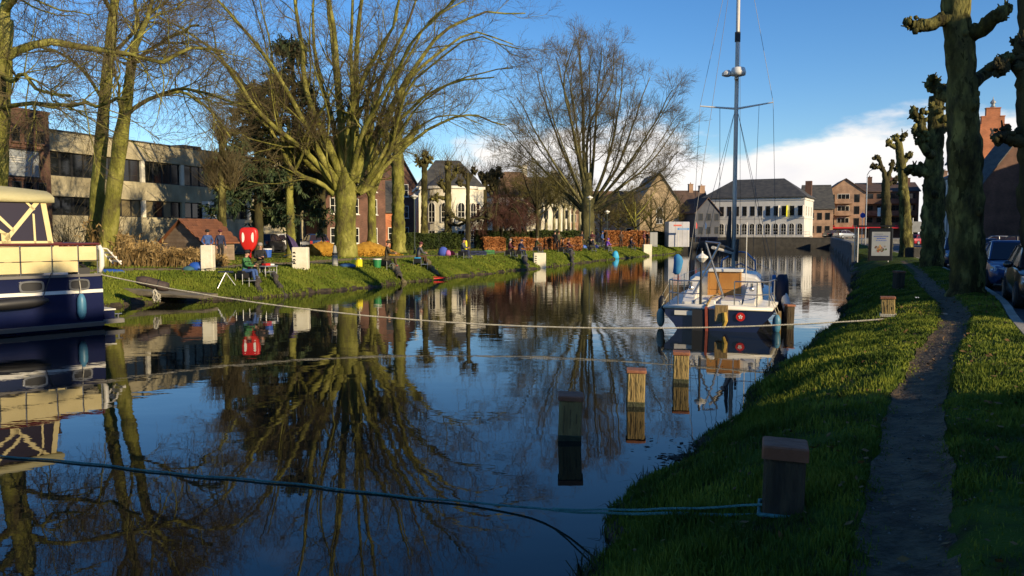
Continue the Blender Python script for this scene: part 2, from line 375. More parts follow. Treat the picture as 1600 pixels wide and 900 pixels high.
# street on the right: asphalt, kerb, footway
ss = np.arange(0, RB.len, 1.0)
def flat(z): return lambda s, t, x, y: np.full(np.shape(x), z)
strip('road', RB, np.array([3.88, 8, 12.6]), flat(0.852), 0, RB.len, 1.0, asphalt_m, smooth=False)
kb = MB()
for i, s in enumerate(np.arange(RB.s_at_y(6), RB.s_at_y(70), 1.0)):
    a = RB.xy(s + .005, 3.70); b = RB.xy(s + .995, 3.70); c = RB.xy(s + .995, 3.86); d = RB.xy(s + .005, 3.86)
    kb.prism([(a[0], a[1], .8), (b[0], b[1], .8), (c[0], c[1], .8), (d[0], d[1], .8)], (0, 0, .2))
o = kb.build('kerb', conc_m); o['kind'] = 'structure'
strip('pavement', RB, np.array([12.6, 12.62, 15.2]), lambda s, t, x, y: np.where(t > 12.61, 0.98, 0.80), 0, RB.len, 2.0, pave_m, smooth=False)

# ------------------------------------------------------------------ water
def water():
    m = bpy.data.materials.new('canal_water'); m.use_nodes = True; nt = m.node_tree; N = nt.nodes; L = nt.links
    b = N['Principled BSDF']; b.inputs['Base Color'].default_value = (0.010, 0.011, 0.008, 1); b.inputs['Roughness'].default_value = 0.015
    b.inputs['IOR'].default_value = 1.33; b.inputs['Specular IOR Level'].default_value = 0.5
    tc = N.new('ShaderNodeTexCoord')
    def noise(scale, det, sx=1, sy=1, rot=0):
        mp = N.new('ShaderNodeMapping'); mp.inputs['Scale'].default_value = (sx, sy, 1); mp.inputs['Rotation'].default_value = (0, 0, rot)
        L.new(tc.outputs['Object'], mp.inputs[0]); n = N.new('ShaderNodeTexNoise'); n.inputs['Scale'].default_value = scale; n.inputs['Detail'].default_value = det
        L.new(mp.outputs[0], n.inputs['Vector']); return n.outputs['Fac']
    fine = noise(2.2, 3, 0.7, 1.3, 0.2); big = noise(0.55, 2, 0.8, 1.2, -0.3); patch = noise(0.05, 3)
    # breeze patches: the far reach is ruffled, the near water nearly still
    sp = N.new('ShaderNodeSeparateXYZ'); L.new(tc.outputs['Object'], sp.inputs[0])
    fy = N.new('ShaderNodeMapRange'); fy.inputs['From Min'].default_value = 8; fy.inputs['From Max'].default_value = 34; fy.inputs['To Min'].default_value = 0.28; fy.inputs['To Max'].default_value = 1.0
    L.new(sp.outputs['Y'], fy.inputs['Value'])
    pr = N.new('ShaderNodeMapRange'); pr.inputs['From Min'].default_value = 0.35; pr.inputs['From Max'].default_value = 0.65; pr.inputs['To Min'].default_value = 0.35; pr.inputs['To Max'].default_value = 1.0
    L.new(patch, pr.inputs['Value'])
    mu = N.new('ShaderNodeMath'); mu.operation = 'MULTIPLY'; L.new(fy.outputs[0], mu.inputs[0]); L.new(pr.outputs[0], mu.inputs[1])
    m2 = N.new('ShaderNodeMath'); m2.operation = 'MULTIPLY'; L.new(mu.outputs[0], m2.inputs[0]); L.new(fine, m2.inputs[1])
    m3 = N.new('ShaderNodeMath'); m3.operation = 'MULTIPLY_ADD'; L.new(big, m3.inputs[0]); m3.inputs[1].default_value = 0.9; L.new(m2.outputs[0], m3.inputs[2])
    bp = N.new('ShaderNodeBump'); bp.inputs['Strength'].default_value = 0.5; bp.inputs['Distance'].default_value = 0.010
    L.new(m3.outputs[0], bp.inputs['Height']); L.new(bp.outputs[0], b.inputs['Normal'])
    w = MB(); w.poly([(-60, -40, 0), (120, -40, 0), (120, 137, 0), (-60, 137, 0)])
    o = w.build('water', m); o['kind'] = 'structure'
water()
# ================================================================== trees
bark_moss = mat('mossy_bark', (0.070, 0.058, 0.030), 0.95, (0.255, 0.238, 0.070), 1.3, 10, 1.0, 14, spec=0.1, c3=(0.165, 0.162, 0.034), stretch=(1, 1, 0.45), mid=(.36, .64), vor=(5, .30))
bark_fan = mat('grey_brown_bark', (0.058, 0.050, 0.034), 0.95, (0.150, 0.138, 0.060), 1.9, 10, 1.0, 14, spec=0.1, c3=(0.100, 0.094, 0.040), stretch=(1, 1, 0.35), mid=(.34, .66), vor=(5, .28))
bark_plane = mat('plane_bark', (0.036, 0.031, 0.017), 0.95, (0.165, 0.150, 0.046), 3.2, 10, 1.0, 16, spec=0.1, c3=(0.082, 0.076, 0.026), stretch=(1, 1, 0.4), mid=(.36, .64), vor=(5, .6))
bark_dark = mat('dark_bark', (0.030, 0.026, 0.018), 0.95, (0.080, 0.072, 0.028), 2.0, 8, 0.9, 12, spec=0.1, stretch=(1, 1, 0.35))
bark_pale = mat('pale_bark', (0.20, 0.18, 0.10), 0.95, (0.40, 0.37, 0.25), 1.4, 8, 0.6, 10, spec=0.1, stretch=(1, 1, 0.4))
twig_m = mat('twigs', (0.090, 0.070, 0.040), 0.95, (0.150, 0.122, 0.062), 0.5, 3, spec=0.1)
twig_moss = mat('mossy_twigs', (0.075, 0.065, 0.022), 0.95, (0.120, 0.105, 0.030), 0.5, 3, spec=0.1)
twig_purple = mat('purple_twigs', (0.075, 0.036, 0.030), 0.95, (0.120, 0.058, 0.045), 0.8, 3, spec=0.1)

def resample(pts, rad, k):
    P = np.array([tuple(p) for p in pts], float)
    if len(P) > 2:                                       # smooth through the given points
        out = []; rr = []
        for i in range(len(P) - 1):
            p0, p1, p2, p3 = P[max(i - 1, 0)], P[i], P[i + 1], P[min(i + 2, len(P) - 1)]
            for t in np.arange(6) / 6:
                out.append(0.5 * ((2 * p1) + (-p0 + p2) * t + (2 * p0 - 5 * p1 + 4 * p2 - p3) * t * t + (-p0 + 3 * p1 - 3 * p2 + p3) * t ** 3)); rr.append(rad[i] + (rad[i + 1] - rad[i]) * t)
        out.append(P[-1]); rr.append(rad[-1]); P = np.array(out); rad = rr
    d = np.r_[0, np.cumsum(np.linalg.norm(np.diff(P, axis=0), axis=1))]; s = np.linspace(0, d[-1], k)
    return np.stack([np.interp(s, d, P[:, i]) for i in range(3)], 1), np.interp(s, d, rad)
def tubes(pts, rad, n):
    """pts (N,k,3), rad (N,k) -> V, F of N tubes with n sides"""
    N, k, _ = pts.shape
    t = np.gradient(pts, axis=1); t /= np.linalg.norm(t, axis=2, keepdims=True) + 1e-9
    ref = np.where(np.abs(t[:, :1, 2:3]) < 0.8, np.array([[[0, 0, 1.]]]), np.array([[[1., 0, 0]]]))
    a = np.cross(t, np.broadcast_to(ref, t.shape)); a /= np.linalg.norm(a, axis=2, keepdims=True) + 1e-9
    b = np.cross(a, t)
    q = 2 * np.pi * np.arange(n) / n
    V = pts[:, :, None, :] + (a[:, :, None, :] * np.cos(q)[None, None, :, None] + b[:, :, None, :] * np.sin(q)[None, None, :, None]) * rad[:, :, None, None]
    I = np.arange(N * k * n).reshape(N, k, n); J = np.roll(I, -1, axis=2)
    F = np.stack([I[:, :-1], J[:, :-1], J[:, 1:], I[:, 1:]], -1).reshape(-1, 4)
    return V.reshape(-1, 3), F
def sprout(P, R, M, trange, ang, length, k, up=0.0, jit=0.18, rr=0.55, rmin=0.006, lt=0.5, rng=RNG):
    """children of parent polylines P (N,k0,3): M each, leaving at angle ang (mean, sd), length (lo, hi)"""
    N, k0, _ = P.shape
    t = rng.uniform(trange[0], trange[1], (N, M)) if M > 1 else rng.uniform(trange[0], trange[1], (N, 1))
    x = t * (k0 - 1); i = np.clip(x.astype(int), 0, k0 - 2); f = (x - i)[..., None]
    rows = np.arange(N)[:, None]
    base = P[rows, i] * (1 - f) + P[rows, i + 1] * f
    tan = P[rows, i + 1] - P[rows, i]; tan /= np.linalg.norm(tan, axis=2, keepdims=True) + 1e-9
    r0 = (R[rows, i] * (1 - f[..., 0]) + R[rows, i + 1] * f[..., 0])
    rv = rng.normal(size=tan.shape); perp = rv - (rv * tan).sum(2, keepdims=True) * tan; perp /= np.linalg.norm(perp, axis=2, keepdims=True) + 1e-9
    A = np.radians(rng.normal(ang[0], ang[1], (N, M)))[..., None]
    d = tan * np.cos(A) + perp * np.sin(A)
    Ln = rng.uniform(length[0], length[1], (N, M)) * (1 - lt * (t - trange[0]) / max(1e-6, trange[1] - trange[0]))
    d = d.reshape(-1, 3); base = base.reshape(-1, 3); Ln = Ln.ravel(); r = np.maximum(r0.ravel() * rr, rmin)
    C = np.empty((len(base), k, 3)); C[:, 0] = base; cur = d.copy()
    for j in range(1, k):
        cur = cur + rng.normal(scale=jit, size=cur.shape); cur[:, 2] += up
        cur /= np.linalg.norm(cur, axis=1, keepdims=True) + 1e-9
        C[:, j] = C[:, j - 1] + cur * (Ln / (k - 1))[:, None]
    CR = np.maximum(r[:, None] * np.linspace(1, 0.35, k)[None], rmin * 0.7)
    return C, CR
def join(parts):
    V = []; F = []; b = 0
    for v, f in parts: V.append(v); F.append(f + b); b += len(v)
    return np.concatenate(V), np.concatenate(F)
def bare_tree(name, label, cat, base, limbs, trunk, levels, bark, twig, group=None, n_trunk=14, n_limb=8, seed=1, burr=0.0):
    """trunk (pts, radii) and limbs [(pts, radii)] in world space; levels: list of sprout keyword dicts"""
    rng = np.random.default_rng(seed)
    root = thing(name, label, cat, base, 0, group); off = np.array(base)
    tp, tr = resample(trunk[0], trunk[1], 22)
    tr = tr * (1 + 0.05 * np.sin(np.arange(22) * 1.7 + seed))
    V, F = tubes(tp[None], tr[None], n_trunk)
    q = np.arctan2(V[:, 1] - np.interp(V[:, 2], tp[:, 2], tp[:, 1]), V[:, 0] - np.interp(V[:, 2], tp[:, 2], tp[:, 0]))
    h = (V[:, 2] - tp[0, 2]); fl = 1 + np.exp(-np.maximum(h, 0) / 0.5) * (0.22 + 0.16 * np.cos(5 * q + seed)) + 0.04 * np.sin(3 * q + h * 0.8)
    cx = np.interp(V[:, 2], tp[:, 2], tp[:, 0]); cy = np.interp(V[:, 2], tp[:, 2], tp[:, 1])
    V[:, 0] = cx + (V[:, 0] - cx) * fl; V[:, 1] = cy + (V[:, 1] - cy) * fl
    parts = [(V, F)]
    P = []; R = []
    for pts, rad in limbs:
        p, r = resample(pts, rad, 14); w = np.linspace(0, 1, 14)[:, None]
        p = p + rng.normal(scale=0.06, size=p.shape) * w * min(1.0, np.linalg.norm(p[-1] - p[0]) / 8)
        P.append(p); R.append(r)
    P = np.array(P); R = np.array(R)
    if len(P): parts.append(tubes(P, R, n_limb))
    V, F = join(parts); link('trunk', mesh_np('trunk', V - off, F, True), bark, root)
    crown = []; moss = []
    for li, kw in enumerate(levels):
        kw = dict(kw); n = kw.pop('n', 3); keep = kw.pop('keep', None)
        P, R = sprout(P, R, rng=rng, **kw)
        (moss if li == 0 else crown).append(tubes(P, R, n))
    if moss:
        V, F = join(moss); link('branchwork', mesh_np('branchwork', V - off, F, True), bark, root)['kind'] = 'stuff'
    if crown:
        V, F = join(crown); link('crown', mesh_np('crown', V - off, F), twig, root)['kind'] = 'stuff'
    return root
def px_limb(pts, D, r0, r1=0.05):
    """pts [(px,py,dD)] -> world polyline at depth D+dD with tapering radii"""
    out = [Q(p[0], p[1], D + (p[2] if len(p) > 2 else 0)) for p in pts]
    n = len(out); return out, [r0 + (r1 - r0) * (i / (n - 1)) ** 0.8 for i in range(n)]

# ---- the big many-stemmed tree on the left bank
D = 51.0; B = G(540, 402)
D = B.y
big = [
 ([(540, 290), (533, 200), (527, 120), (520, 40), (505, -60), (500, -170)], 0.42, 0),
 ([(548, 285), (556, 200), (556, 110), (562, 20), (575, -80), (580, -160)], 0.36, 1),
 ([(536, 285), (508, 215), (480, 150), (470, 60), (455, -40), (440, -120)], 0.36, -1.5),
 ([(530, 290), (505, 250), (470, 180), (430, 110), (375, 40), (330, -10)], 0.34, -3),
 ([(552, 285), (575, 225), (585, 160), (605, 100), (640, 30), (665, -50)], 0.36, 2),
 ([(556, 285), (590, 215), (620, 150), (660, 90), (690, 50), (760, 20), (820, 20)], 0.33, 3),
 ([(556, 300), (600, 250), (618, 190), (635, 130), (690, 80), (740, 50), (800, 70)], 0.28, 5),
 ([(530, 298), (490, 250), (450, 215), (400, 170), (360, 110), (310, 60), (250, 30)], 0.30, -5),
 ([(528, 300), (470, 245), (420, 190), (380, 130), (340, 80), (330, 30)], 0.24, 4),
 ([(545, 280), (545, 190), (575, 110), (615, 40), (630, -40)], 0.28, -3),
 ([(540, 290), (520, 190), (495, 100), (490, 0), (520, -110)], 0.28, 4),
 ([(548, 290), (565, 210), (610, 130), (650, 60), (720, -10)], 0.24, -5),
 ([(522, 305), (505, 288), (478, 278), (455, 262), (435, 222), (410, 190), (370, 165), (330, 160)], 0.24, -2),
 ([(524, 300), (515, 285), (500, 250), (500, 200), (470, 120), (460, 50)], 0.18, 3),
 ([(560, 302), (575, 297), (600, 262), (640, 225), (690, 190), (740, 180), (790, 195)], 0.24, 2),
 ([(562, 300), (590, 255), (640, 170), (710, 130), (770, 120)], 0.20, -3),
 ([(535, 285), (480, 190), (440, 160), (420, 60), (400, -20)], 0.22, 6),
]
limbs = []
rj = random.Random(44)
for pts, r, dd in big:
    n = len(pts); limbs.append(px_limb([(p[0], p[1], dd * i / (n - 1) * 1.4) for i, p in enumerate(pts)], D, r * .86, 0.04))
    ox = rj.uniform(-34, 34); oy = rj.uniform(-30, 10); d2 = rj.uniform(-5, 5)          # a thinner companion stem
    if rj.random() < .55: limbs.append(px_limb([(p[0] + ox * (i / (n - 1)), p[1] + oy * (i / (n - 1)), d2 * i / (n - 1) * 1.4) for i, p in enumerate(pts)], D, r * .52, 0.03))
bare_tree('plane_tree', 'largest bare tree with many upright mossy limbs, centre left of the park', 'tree', B, limbs,
  ([B - Vector((0, 0, .2)), Q(539, 375, D), Q(540, 330, D), Q(541, 300, D), Q(542, 262, D)], [0.80, 0.70, 0.66, 0.68, 0.40]),
  [dict(M=12, trange=(0.18, 0.98), ang=(44, 16), length=(2.2, 5.4), k=6, up=0.07, rr=0.36, rmin=0.018, lt=0.45, n=4),
   dict(M=9, trange=(0.15, 1.0), ang=(40, 14), length=(1.1, 2.8), k=4, up=0.0, jit=0.22, rr=0.45, rmin=0.009),
   dict(M=7, trange=(0.1, 1.0), ang=(38, 16), length=(0.5, 1.5), k=3, up=0.0, jit=0.2, rr=0.55, rmin=0.0058)], bark_moss, twig_m, seed=3)

# ---- the second, fan-shaped tree further along the bank
B = G(918, 385); B = Vector((B.x * 88 / B.y, 88, 1.0)); D = 88
fan = [
 ([(916, 320), (912, 230), (911, 150), (905, 70)], 0.40, 0), ([(920, 320), (928, 240), (932, 160), (940, 75)], 0.36, 2),
 ([(918, 318), (900, 230), (885, 150), (868, 90)], 0.32, -2), ([(914, 318), (885, 250), (858, 180), (838, 110)], 0.32, 3),
 ([(912, 322), (876, 270), (842, 215), (808, 150)], 0.30, -3), ([(910, 326), (870, 285), (835, 250), (795, 200)], 0.26, 2),
 ([(924, 318), (950, 250), (965, 180), (975, 90)], 0.34, -2), ([(926, 318), (965, 260), (990, 190), (1015, 120)], 0.32, 3),
 ([(928, 322), (975, 265), (1015, 205), (1050, 140)], 0.30, -4), ([(928, 326), (980, 285), (1025, 245), (1062, 190)], 0.26, 2),
 ([(930, 330), (985, 300), (1030, 272), (1060, 235)], 0.22, -3), ([(908, 330), (880, 300), (845, 262), (812, 240)], 0.20, 4),
 ([(918, 300), (920, 200), (955, 130), (960, 70)], 0.26, 5), ([(916, 300), (895, 200), (880, 130), (900, 60)], 0.26, -5),
]
limbs = []
for pts, r, dd in fan:
    n = len(pts); limbs.append(px_limb([(p[0], p[1], dd * i / (n - 1) * 1.4) for i, p in enumerate(pts)], D, r * .66, 0.04))
    ox = rj.uniform(-22, 22); oy = rj.uniform(-14, 18); d2 = rj.uniform(-5, 5)
    limbs.append(px_limb([(p[0] + ox * (i / (n - 1)), p[1] + oy * (i / (n - 1)), d2 * i / (n - 1) * 1.4) for i, p in enumerate(pts)], D, r * .40, 0.03))
bare_tree('beech_tree', 'bare fan-shaped tree standing alone against the cloud beside the water', 'tree', B, limbs,
  ([B - Vector((0, 0, .2)), Q(918, 360, D), Q(918, 335, D), Q(918, 310, D), Q(918, 270, D)], [0.86, 0.74, 0.72, 0.66, 0.42]),
  [dict(M=12, trange=(0.2, 0.98), ang=(40, 14), length=(2.5, 5.6), k=6, up=0.07, rr=0.34, rmin=0.020, lt=0.4, n=4),
   dict(M=9, trange=(0.15, 1.0), ang=(36, 12), length=(1.3, 2.8), k=4, up=0.04, jit=0.18, rr=0.5, rmin=0.012),
   dict(M=8, trange=(0.1, 1.0), ang=(34, 12), length=(0.7, 1.6), k=3, up=0.02, jit=0.18, rr=0.6, rmin=0.0085)], bark_fan, twig_m, seed=5)

# ---- two slim mossy stems above the motor yacht
LV3 = [dict(M=16, trange=(0.25, 0.98), ang=(50, 15), length=(1.8, 4.2), k=6, up=0.03, rr=0.42, rmin=0.018, lt=0.4, n=4),
       dict(M=9, trange=(0.15, 1.0), ang=(44, 17), length=(0.8, 2.2), k=4, up=0.0, jit=0.25, rr=0.5, rmin=0.010),
       dict(M=8, trange=(0.1, 1.0), ang=(42, 17), length=(0.4, 1.2), k=3, jit=0.25, rr=0.55, rmin=0.0052)]
D = 39.0
def stem(pxs, D, radii): return [Q(a, b, D) for a, b in pxs], radii
B = Q(144, 413, D)
bare_tree('slim_tree', 'slim mossy tree stem with no low fork, left of the two behind the yacht', 'tree', B,
  [px_limb([(180, 10), (190, -60, 1), (205, -150, 2)], D, 0.17), px_limb([(178, 25), (150, -20, -2), (100, -70, -3)], D, 0.13), px_limb([(170, 90), (200, 60, 1), (250, 10, 2), (300, -20, 3)], D, 0.11), px_limb([(163, 160), (130, 110, -1), (95, 85, -2), (50, 70, -3)], D, 0.09)],
  ([Q(a, b, D) for a, b in ((144, 415), (150, 340), (156, 250), (163, 160), (171, 80), (179, 5), (188, -50))], [0.40, 0.34, 0.30, 0.27, 0.24, 0.20, 0.16]), LV3, bark_moss, twig_m, 'slim stems behind the yacht', seed=11)
B = Q(163, 413, D - 1)
bare_tree('slim_tree', 'forked mossy tree stem, right of the two behind the yacht', 'tree', B,
  [px_limb([(196, 180), (215, 165, 1), (240, 152, 1.5), (285, 145, 3), (330, 175, 5), (360, 215, 6)], D - 1, 0.13), px_limb([(208, 80), (225, 40, 1), (238, 0, 2), (250, -60, 3)], D - 1, 0.17),
   px_limb([(205, 100), (225, 85, -1), (262, 60, -2), (310, 40, -3)], D - 1, 0.11), px_limb([(192, 190), (185, 150, -1), (186, 135, -1), (170, 90, -3)], D - 1, 0.08), px_limb([(206, 90), (215, 30, 2), (205, -40, 3)], D - 1, 0.13), px_limb([(240, 152), (275, 140, -1), (320, 145, -3), (365, 160, -4)], D - 1, 0.08)],
  ([Q(a, b, D - 1) for a, b in ((162, 415), (172, 345), (182, 270), (189, 215), (197, 165), (204, 110), (211, 65))], [0.46, 0.38, 0.34, 0.33, 0.26, 0.22, 0.18]), LV3, bark_moss, twig_m, 'slim stems behind the yacht', seed=13)
# ---- the tree just beyond the left edge whose long limb reaches into the picture
D = 31.0; B = Q(-8, 430, D); B.z = 1.0
bare_tree('plane_tree', 'tree at the left edge with a long level mossy limb reaching into view', 'tree', B,
  [px_limb([(2, 95), (30, 78), (75, 66, .5), (120, 72, 1), (165, 80, 1.5), (215, 86, 2), (262, 95, 2.5), (300, 75, 3), (350, 75, 3.5)], D, 0.19),
   px_limb([(-6, 170), (40, 162, -1), (90, 164, -2), (150, 162, -3), (200, 158, -4)], D, 0.10), px_limb([(0, 115), (22, 128, -1), (35, 115, -1.5), (60, 140, -2), (110, 150, -3)], D, 0.10),
   px_limb([(2, 60), (10, 0), (20, -80, 1)], D, 0.30), px_limb([(-5, 60), (-60, 0, 2), (-140, -70, 3)], D, 0.25), px_limb([(-8, 100), (-80, 60, -2), (-180, 20, -3)], D, 0.22), px_limb([(5, 20), (40, -20, -1), (90, -50, -2)], D, 0.16)],
  ([B - Vector((0, 0, .2)), Q(-10, 330, D), Q(-6, 200, D), Q(-1, 110, D), Q(6, 30, D)], [0.62, 0.5, 0.45, 0.42, 0.32]), LV3, bark_moss, twig_m, seed=17)

# ---- pollards: trunk, stubby arms, knuckled heads
def pollard(name, label, base, trunk, arms, bark, group=None, knob=0.22, sprouts=0, slen=(0.6, 1.4), seed=1, twig=None, burrs=0):
    """trunk (pts, radii), arms [(pts, radii)] in world space; knuckles at each arm end"""
    rnd = random.Random(seed); rng = np.random.default_rng(seed)
    root = thing(name, label, 'tree', base, 0, group); off = np.array(base)
    tp, tr = resample(trunk[0], trunk[1], 60); ii = np.arange(60); tr = tr * (1 + 0.05 * np.sin(ii * .8 + seed) + .04 * np.sin(ii * 2.1) + rng.normal(scale=0.015, size=60))
    V, F = tubes(tp[None], tr[None], 22)
    cx = np.interp(V[:, 2], tp[:, 2], tp[:, 0]); cy = np.interp(V[:, 2], tp[:, 2], tp[:, 1]); q = np.arctan2(V[:, 1] - cy, V[:, 0] - cx); h = V[:, 2] - tp[0, 2]
    fl = 1 + np.exp(-np.maximum(h, 0) / 0.4) * (0.2 + 0.12 * np.cos(5 * q)) + 0.06 * np.sin(2 * q + h * 1.1) + 0.05 * np.sin(5 * q - h * 2.3) + 0.035 * np.sin(7 * q + h * 4.1) * np.sin(h * 3.3 + q) + 0.02 * np.sin(11 * q - 6 * h)
    V[:, 0] = cx + (V[:, 0] - cx) * fl; V[:, 1] = cy + (V[:, 1] - cy) * fl
    link('trunk', mesh_np('trunk', V - off, F, True), bark, root)
    heads = []
    for pts, rad in arms:
        p, r = resample(pts, rad, 9); r = r * (1 + rng.normal(scale=0.09, size=9)); p[1:] += rng.normal(scale=0.03, size=p[1:].shape)
        V, F = tubes(p[None], r[None], 9); mb = MB(); mb.add(V - off, F)
        e = Vector(p[-1] - off); d = Vector(p[-1] - p[-2]).normalized()
        for _ in range(30):
            v = Vector((rnd.gauss(0, 1), rnd.gauss(0, 1), rnd.gauss(0.2, 1))).normalized()
            c_ = e + v * knob * rnd.uniform(0.25, 1.0) - d * knob * rnd.uniform(-.3, 1.1)
            mb.ball(c_, knob * rnd.uniform(0.16, 0.46), 6, 5, (1, 1, rnd.uniform(.8, 1.4)), bump=0.30, rnd=rnd)
            if rnd.random() < .5: mb.tube([c_, c_ + v * knob * rnd.uniform(.35, .75) + Vector((0, 0, knob * .2))], [knob * .13, knob * .07], 5)
        for _ in range(5):
            i = rnd.randint(2, 7); v = Vector((rnd.gauss(0, 1), rnd.gauss(0, 1), rnd.gauss(0, 1))).normalized()
            mb.ball(Vector(p[i] - off) + v * r[i] * .8, r[i] * rnd.uniform(.4, .75), 7, 5, bump=0.2, rnd=rnd)
        mb.build('arm', bark, root, True); heads.append((e, d))
    if burrs:
        for _ in range(burrs):
            mb = MB()
            i = rnd.randint(12, 56); a = rnd.uniform(0, 2 * PI)
            mb.ball(Vector(tp[i] - off) + Vector((math.cos(a), math.sin(a), 0)) * tr[i] * .85, tr[i] * rnd.uniform(.22, .5), 7, 5, bump=0.2, rnd=rnd)
            mb.build('burr', bark, root, True)
    if sprouts:
        hs = np.array([tuple(e) for e, d in heads] + [tuple(tp[-1] - off)])
        base_ = hs[rng.integers(0, len(hs), sprouts)] + rng.normal(scale=knob * 0.6, size=(sprouts, 3))
        d = rng.normal(size=(sprouts, 3)); d[:, 2] = np.abs(d[:, 2]) + 0.9; d /= np.linalg.norm(d, axis=1, keepdims=True)
        L_ = rng.uniform(*slen, sprouts); C = np.stack([base_, base_ + d * L_[:, None] * .5 + [0, 0, .02], base_ + d * L_[:, None] + np.c_[np.zeros((sprouts, 2)), L_ * .12]], 1)
        V, F = tubes(C, np.tile([.014, .010, .006], (sprouts, 1)), 3); link('crown', mesh_np('crown', V, F), twig or twig_m, root)
    return root
def A(D, *p, r=(0.16, 0.12)):
    pts = [Q(a[0], a[1], D + (a[2] if len(a) > 2 else 0)) for a in p]; n = len(pts)
    return pts, [r[0] + (r[1] - r[0]) * i / (n - 1) for i in range(n)]
grp = 'pollarded plane trees along the right bank'
D = 21.5; B = G(1512, 456); B = Vector((B.x * D / B.y, D, 0.98))
pollard('pollard_tree', 'nearest tall pollard with knobbly stubs, trunk beside the parked blue car', B, (
  [B - Vector((0, 0, .2)), Q(1511, 400, D), Q(1508, 300, D), Q(1506, 200, D), Q(1502, 110, D), Q(1496, 40, D), Q(1493, -30, D), Q(1490, -130, D)], [.45, .41, .40, .41, .36, .33, .31, .26]),
  [A(D, (1490, 25), (1468, 34), (1445, 42), (1428, 38), r=(.20, .13)), A(D, (1512, 50), (1535, 48, -.3), (1552, 30, -.5), (1572, 16, -.6), r=(.24, .16)),
   A(D, (1510, 130), (1535, 118, .4), (1555, 102, .7), (1580, 88, 1), r=(.22, .15)), A(D, (1495, 150), (1478, 150, .5), (1462, 138, .8), r=(.20, .15)), A(D, (1490, -60), (1460, -85), (1440, -90), r=(.2, .14)), A(D, (1498, -80), (1530, -110), r=(.2, .14))],
  bark_plane, grp, knob=0.20, seed=21, burrs=10)
D = 38; B = G(1456, 413); B = Vector((B.x * D / B.y, D, 0.98))
pollard('pollard_tree', 'second tall pollard from the camera, several short knuckled arms, trunk lit near its top', B, (
  [B - Vector((0, 0, .2)), Q(1457, 380, D), Q(1459, 300, D), Q(1460, 240, D), Q(1462, 190, D), Q(1463, 150, D)], [.52, .48, .46, .40, .34, .28]),
  [A(D, (1456, 270), (1440, 268), (1424, 264), r=(.28, .2)), A(D, (1455, 225), (1443, 205), (1436, 185), (1430, 178), r=(.24, .18)), A(D, (1462, 190), (1462, 168), r=(.24, .2)),
   A(D, (1463, 160), (1468, 140, 1), (1458, 132, 1), r=(.24, .22)), A(D, (1462, 215), (1474, 200, 1), (1478, 190, 1), r=(.22, .2)), A(D, (1460, 240), (1446, 238, -1), (1437, 208, -1), r=(.2, .16))],
  bark_plane, grp, knob=0.36, seed=23, burrs=12)
D = 55; B = G(1416, 400); B = Vector((B.x * D / B.y, D, 0.98))
pollard('pollard_tree', 'pale sunlit pollard between the poster panel and the traffic sign', B, (
  [B - Vector((0, 0, .2)), Q(1416, 370, D), Q(1413, 320, D), Q(1410, 270, D), Q(1406, 240, D), Q(1404, 222, D)], [.50, .38, .34, .30, .26, .20]),
  [A(D, (1406, 240), (1396, 228), (1388, 224), r=(.17, .13)), A(D, (1405, 225), (1398, 214), r=(.15, .12)), A(D, (1405, 225), (1412, 212), r=(.16, .13)), A(D, (1409, 258), (1417, 246), (1421, 243), r=(.15, .13)), A(D, (1410, 268), (1400, 262, 1), r=(.14, .12))],
  bark_plane, grp, knob=0.26, seed=25, burrs=5)
D = 66; B = G(1386, 397); B = Vector((B.x * D / B.y, D, 0.98))
pollard('pollard_tree', 'dark forked pollard behind the poster panel', B, (
  [B - Vector((0, 0, .2)), Q(1385, 350, D), Q(1384, 300, D), Q(1384, 280, D)], [.46, .38, .34, .28]),
  [A(D, (1384, 285), (1380, 268), (1374, 250), (1368, 245), r=(.22, .13)), A(D, (1385, 285), (1391, 268), (1395, 255), r=(.2, .14)), A(D, (1378, 264), (1370, 261), (1364, 260), r=(.14, .12)), A(D, (1386, 290), (1396, 284), (1401, 278), r=(.16, .13))],
  bark_dark, grp, knob=0.26, seed=27)  # dark bark stands in for the shade on this tree
D = 19.0; B = Vector((12.75, D, 0.98))
pollard('pollard_tree', 'pollard at the right edge with drooping knuckled arms', B, (
  [B - Vector((0, 0, .2)), Q(1622, 330, D), Q(1617, 220, D), Q(1612, 130, D), Q(1612, 60, D), Q(1612, -40, D)], [.40, .36, .34, .32, .28, .25]),
  [A(D, (1608, 150), (1596, 120), (1580, 100), (1555, 108), r=(.2, .14)), A(D, (1608, 110), (1600, 88), (1596, 68), r=(.2, .18)), A(D, (1612, 225), (1592, 218), (1566, 214), (1556, 216), r=(.16, .10)), A(D, (1612, 0), (1650, -30), r=(.2, .15))],
  bark_dark, grp, knob=0.22, seed=29, burrs=6)

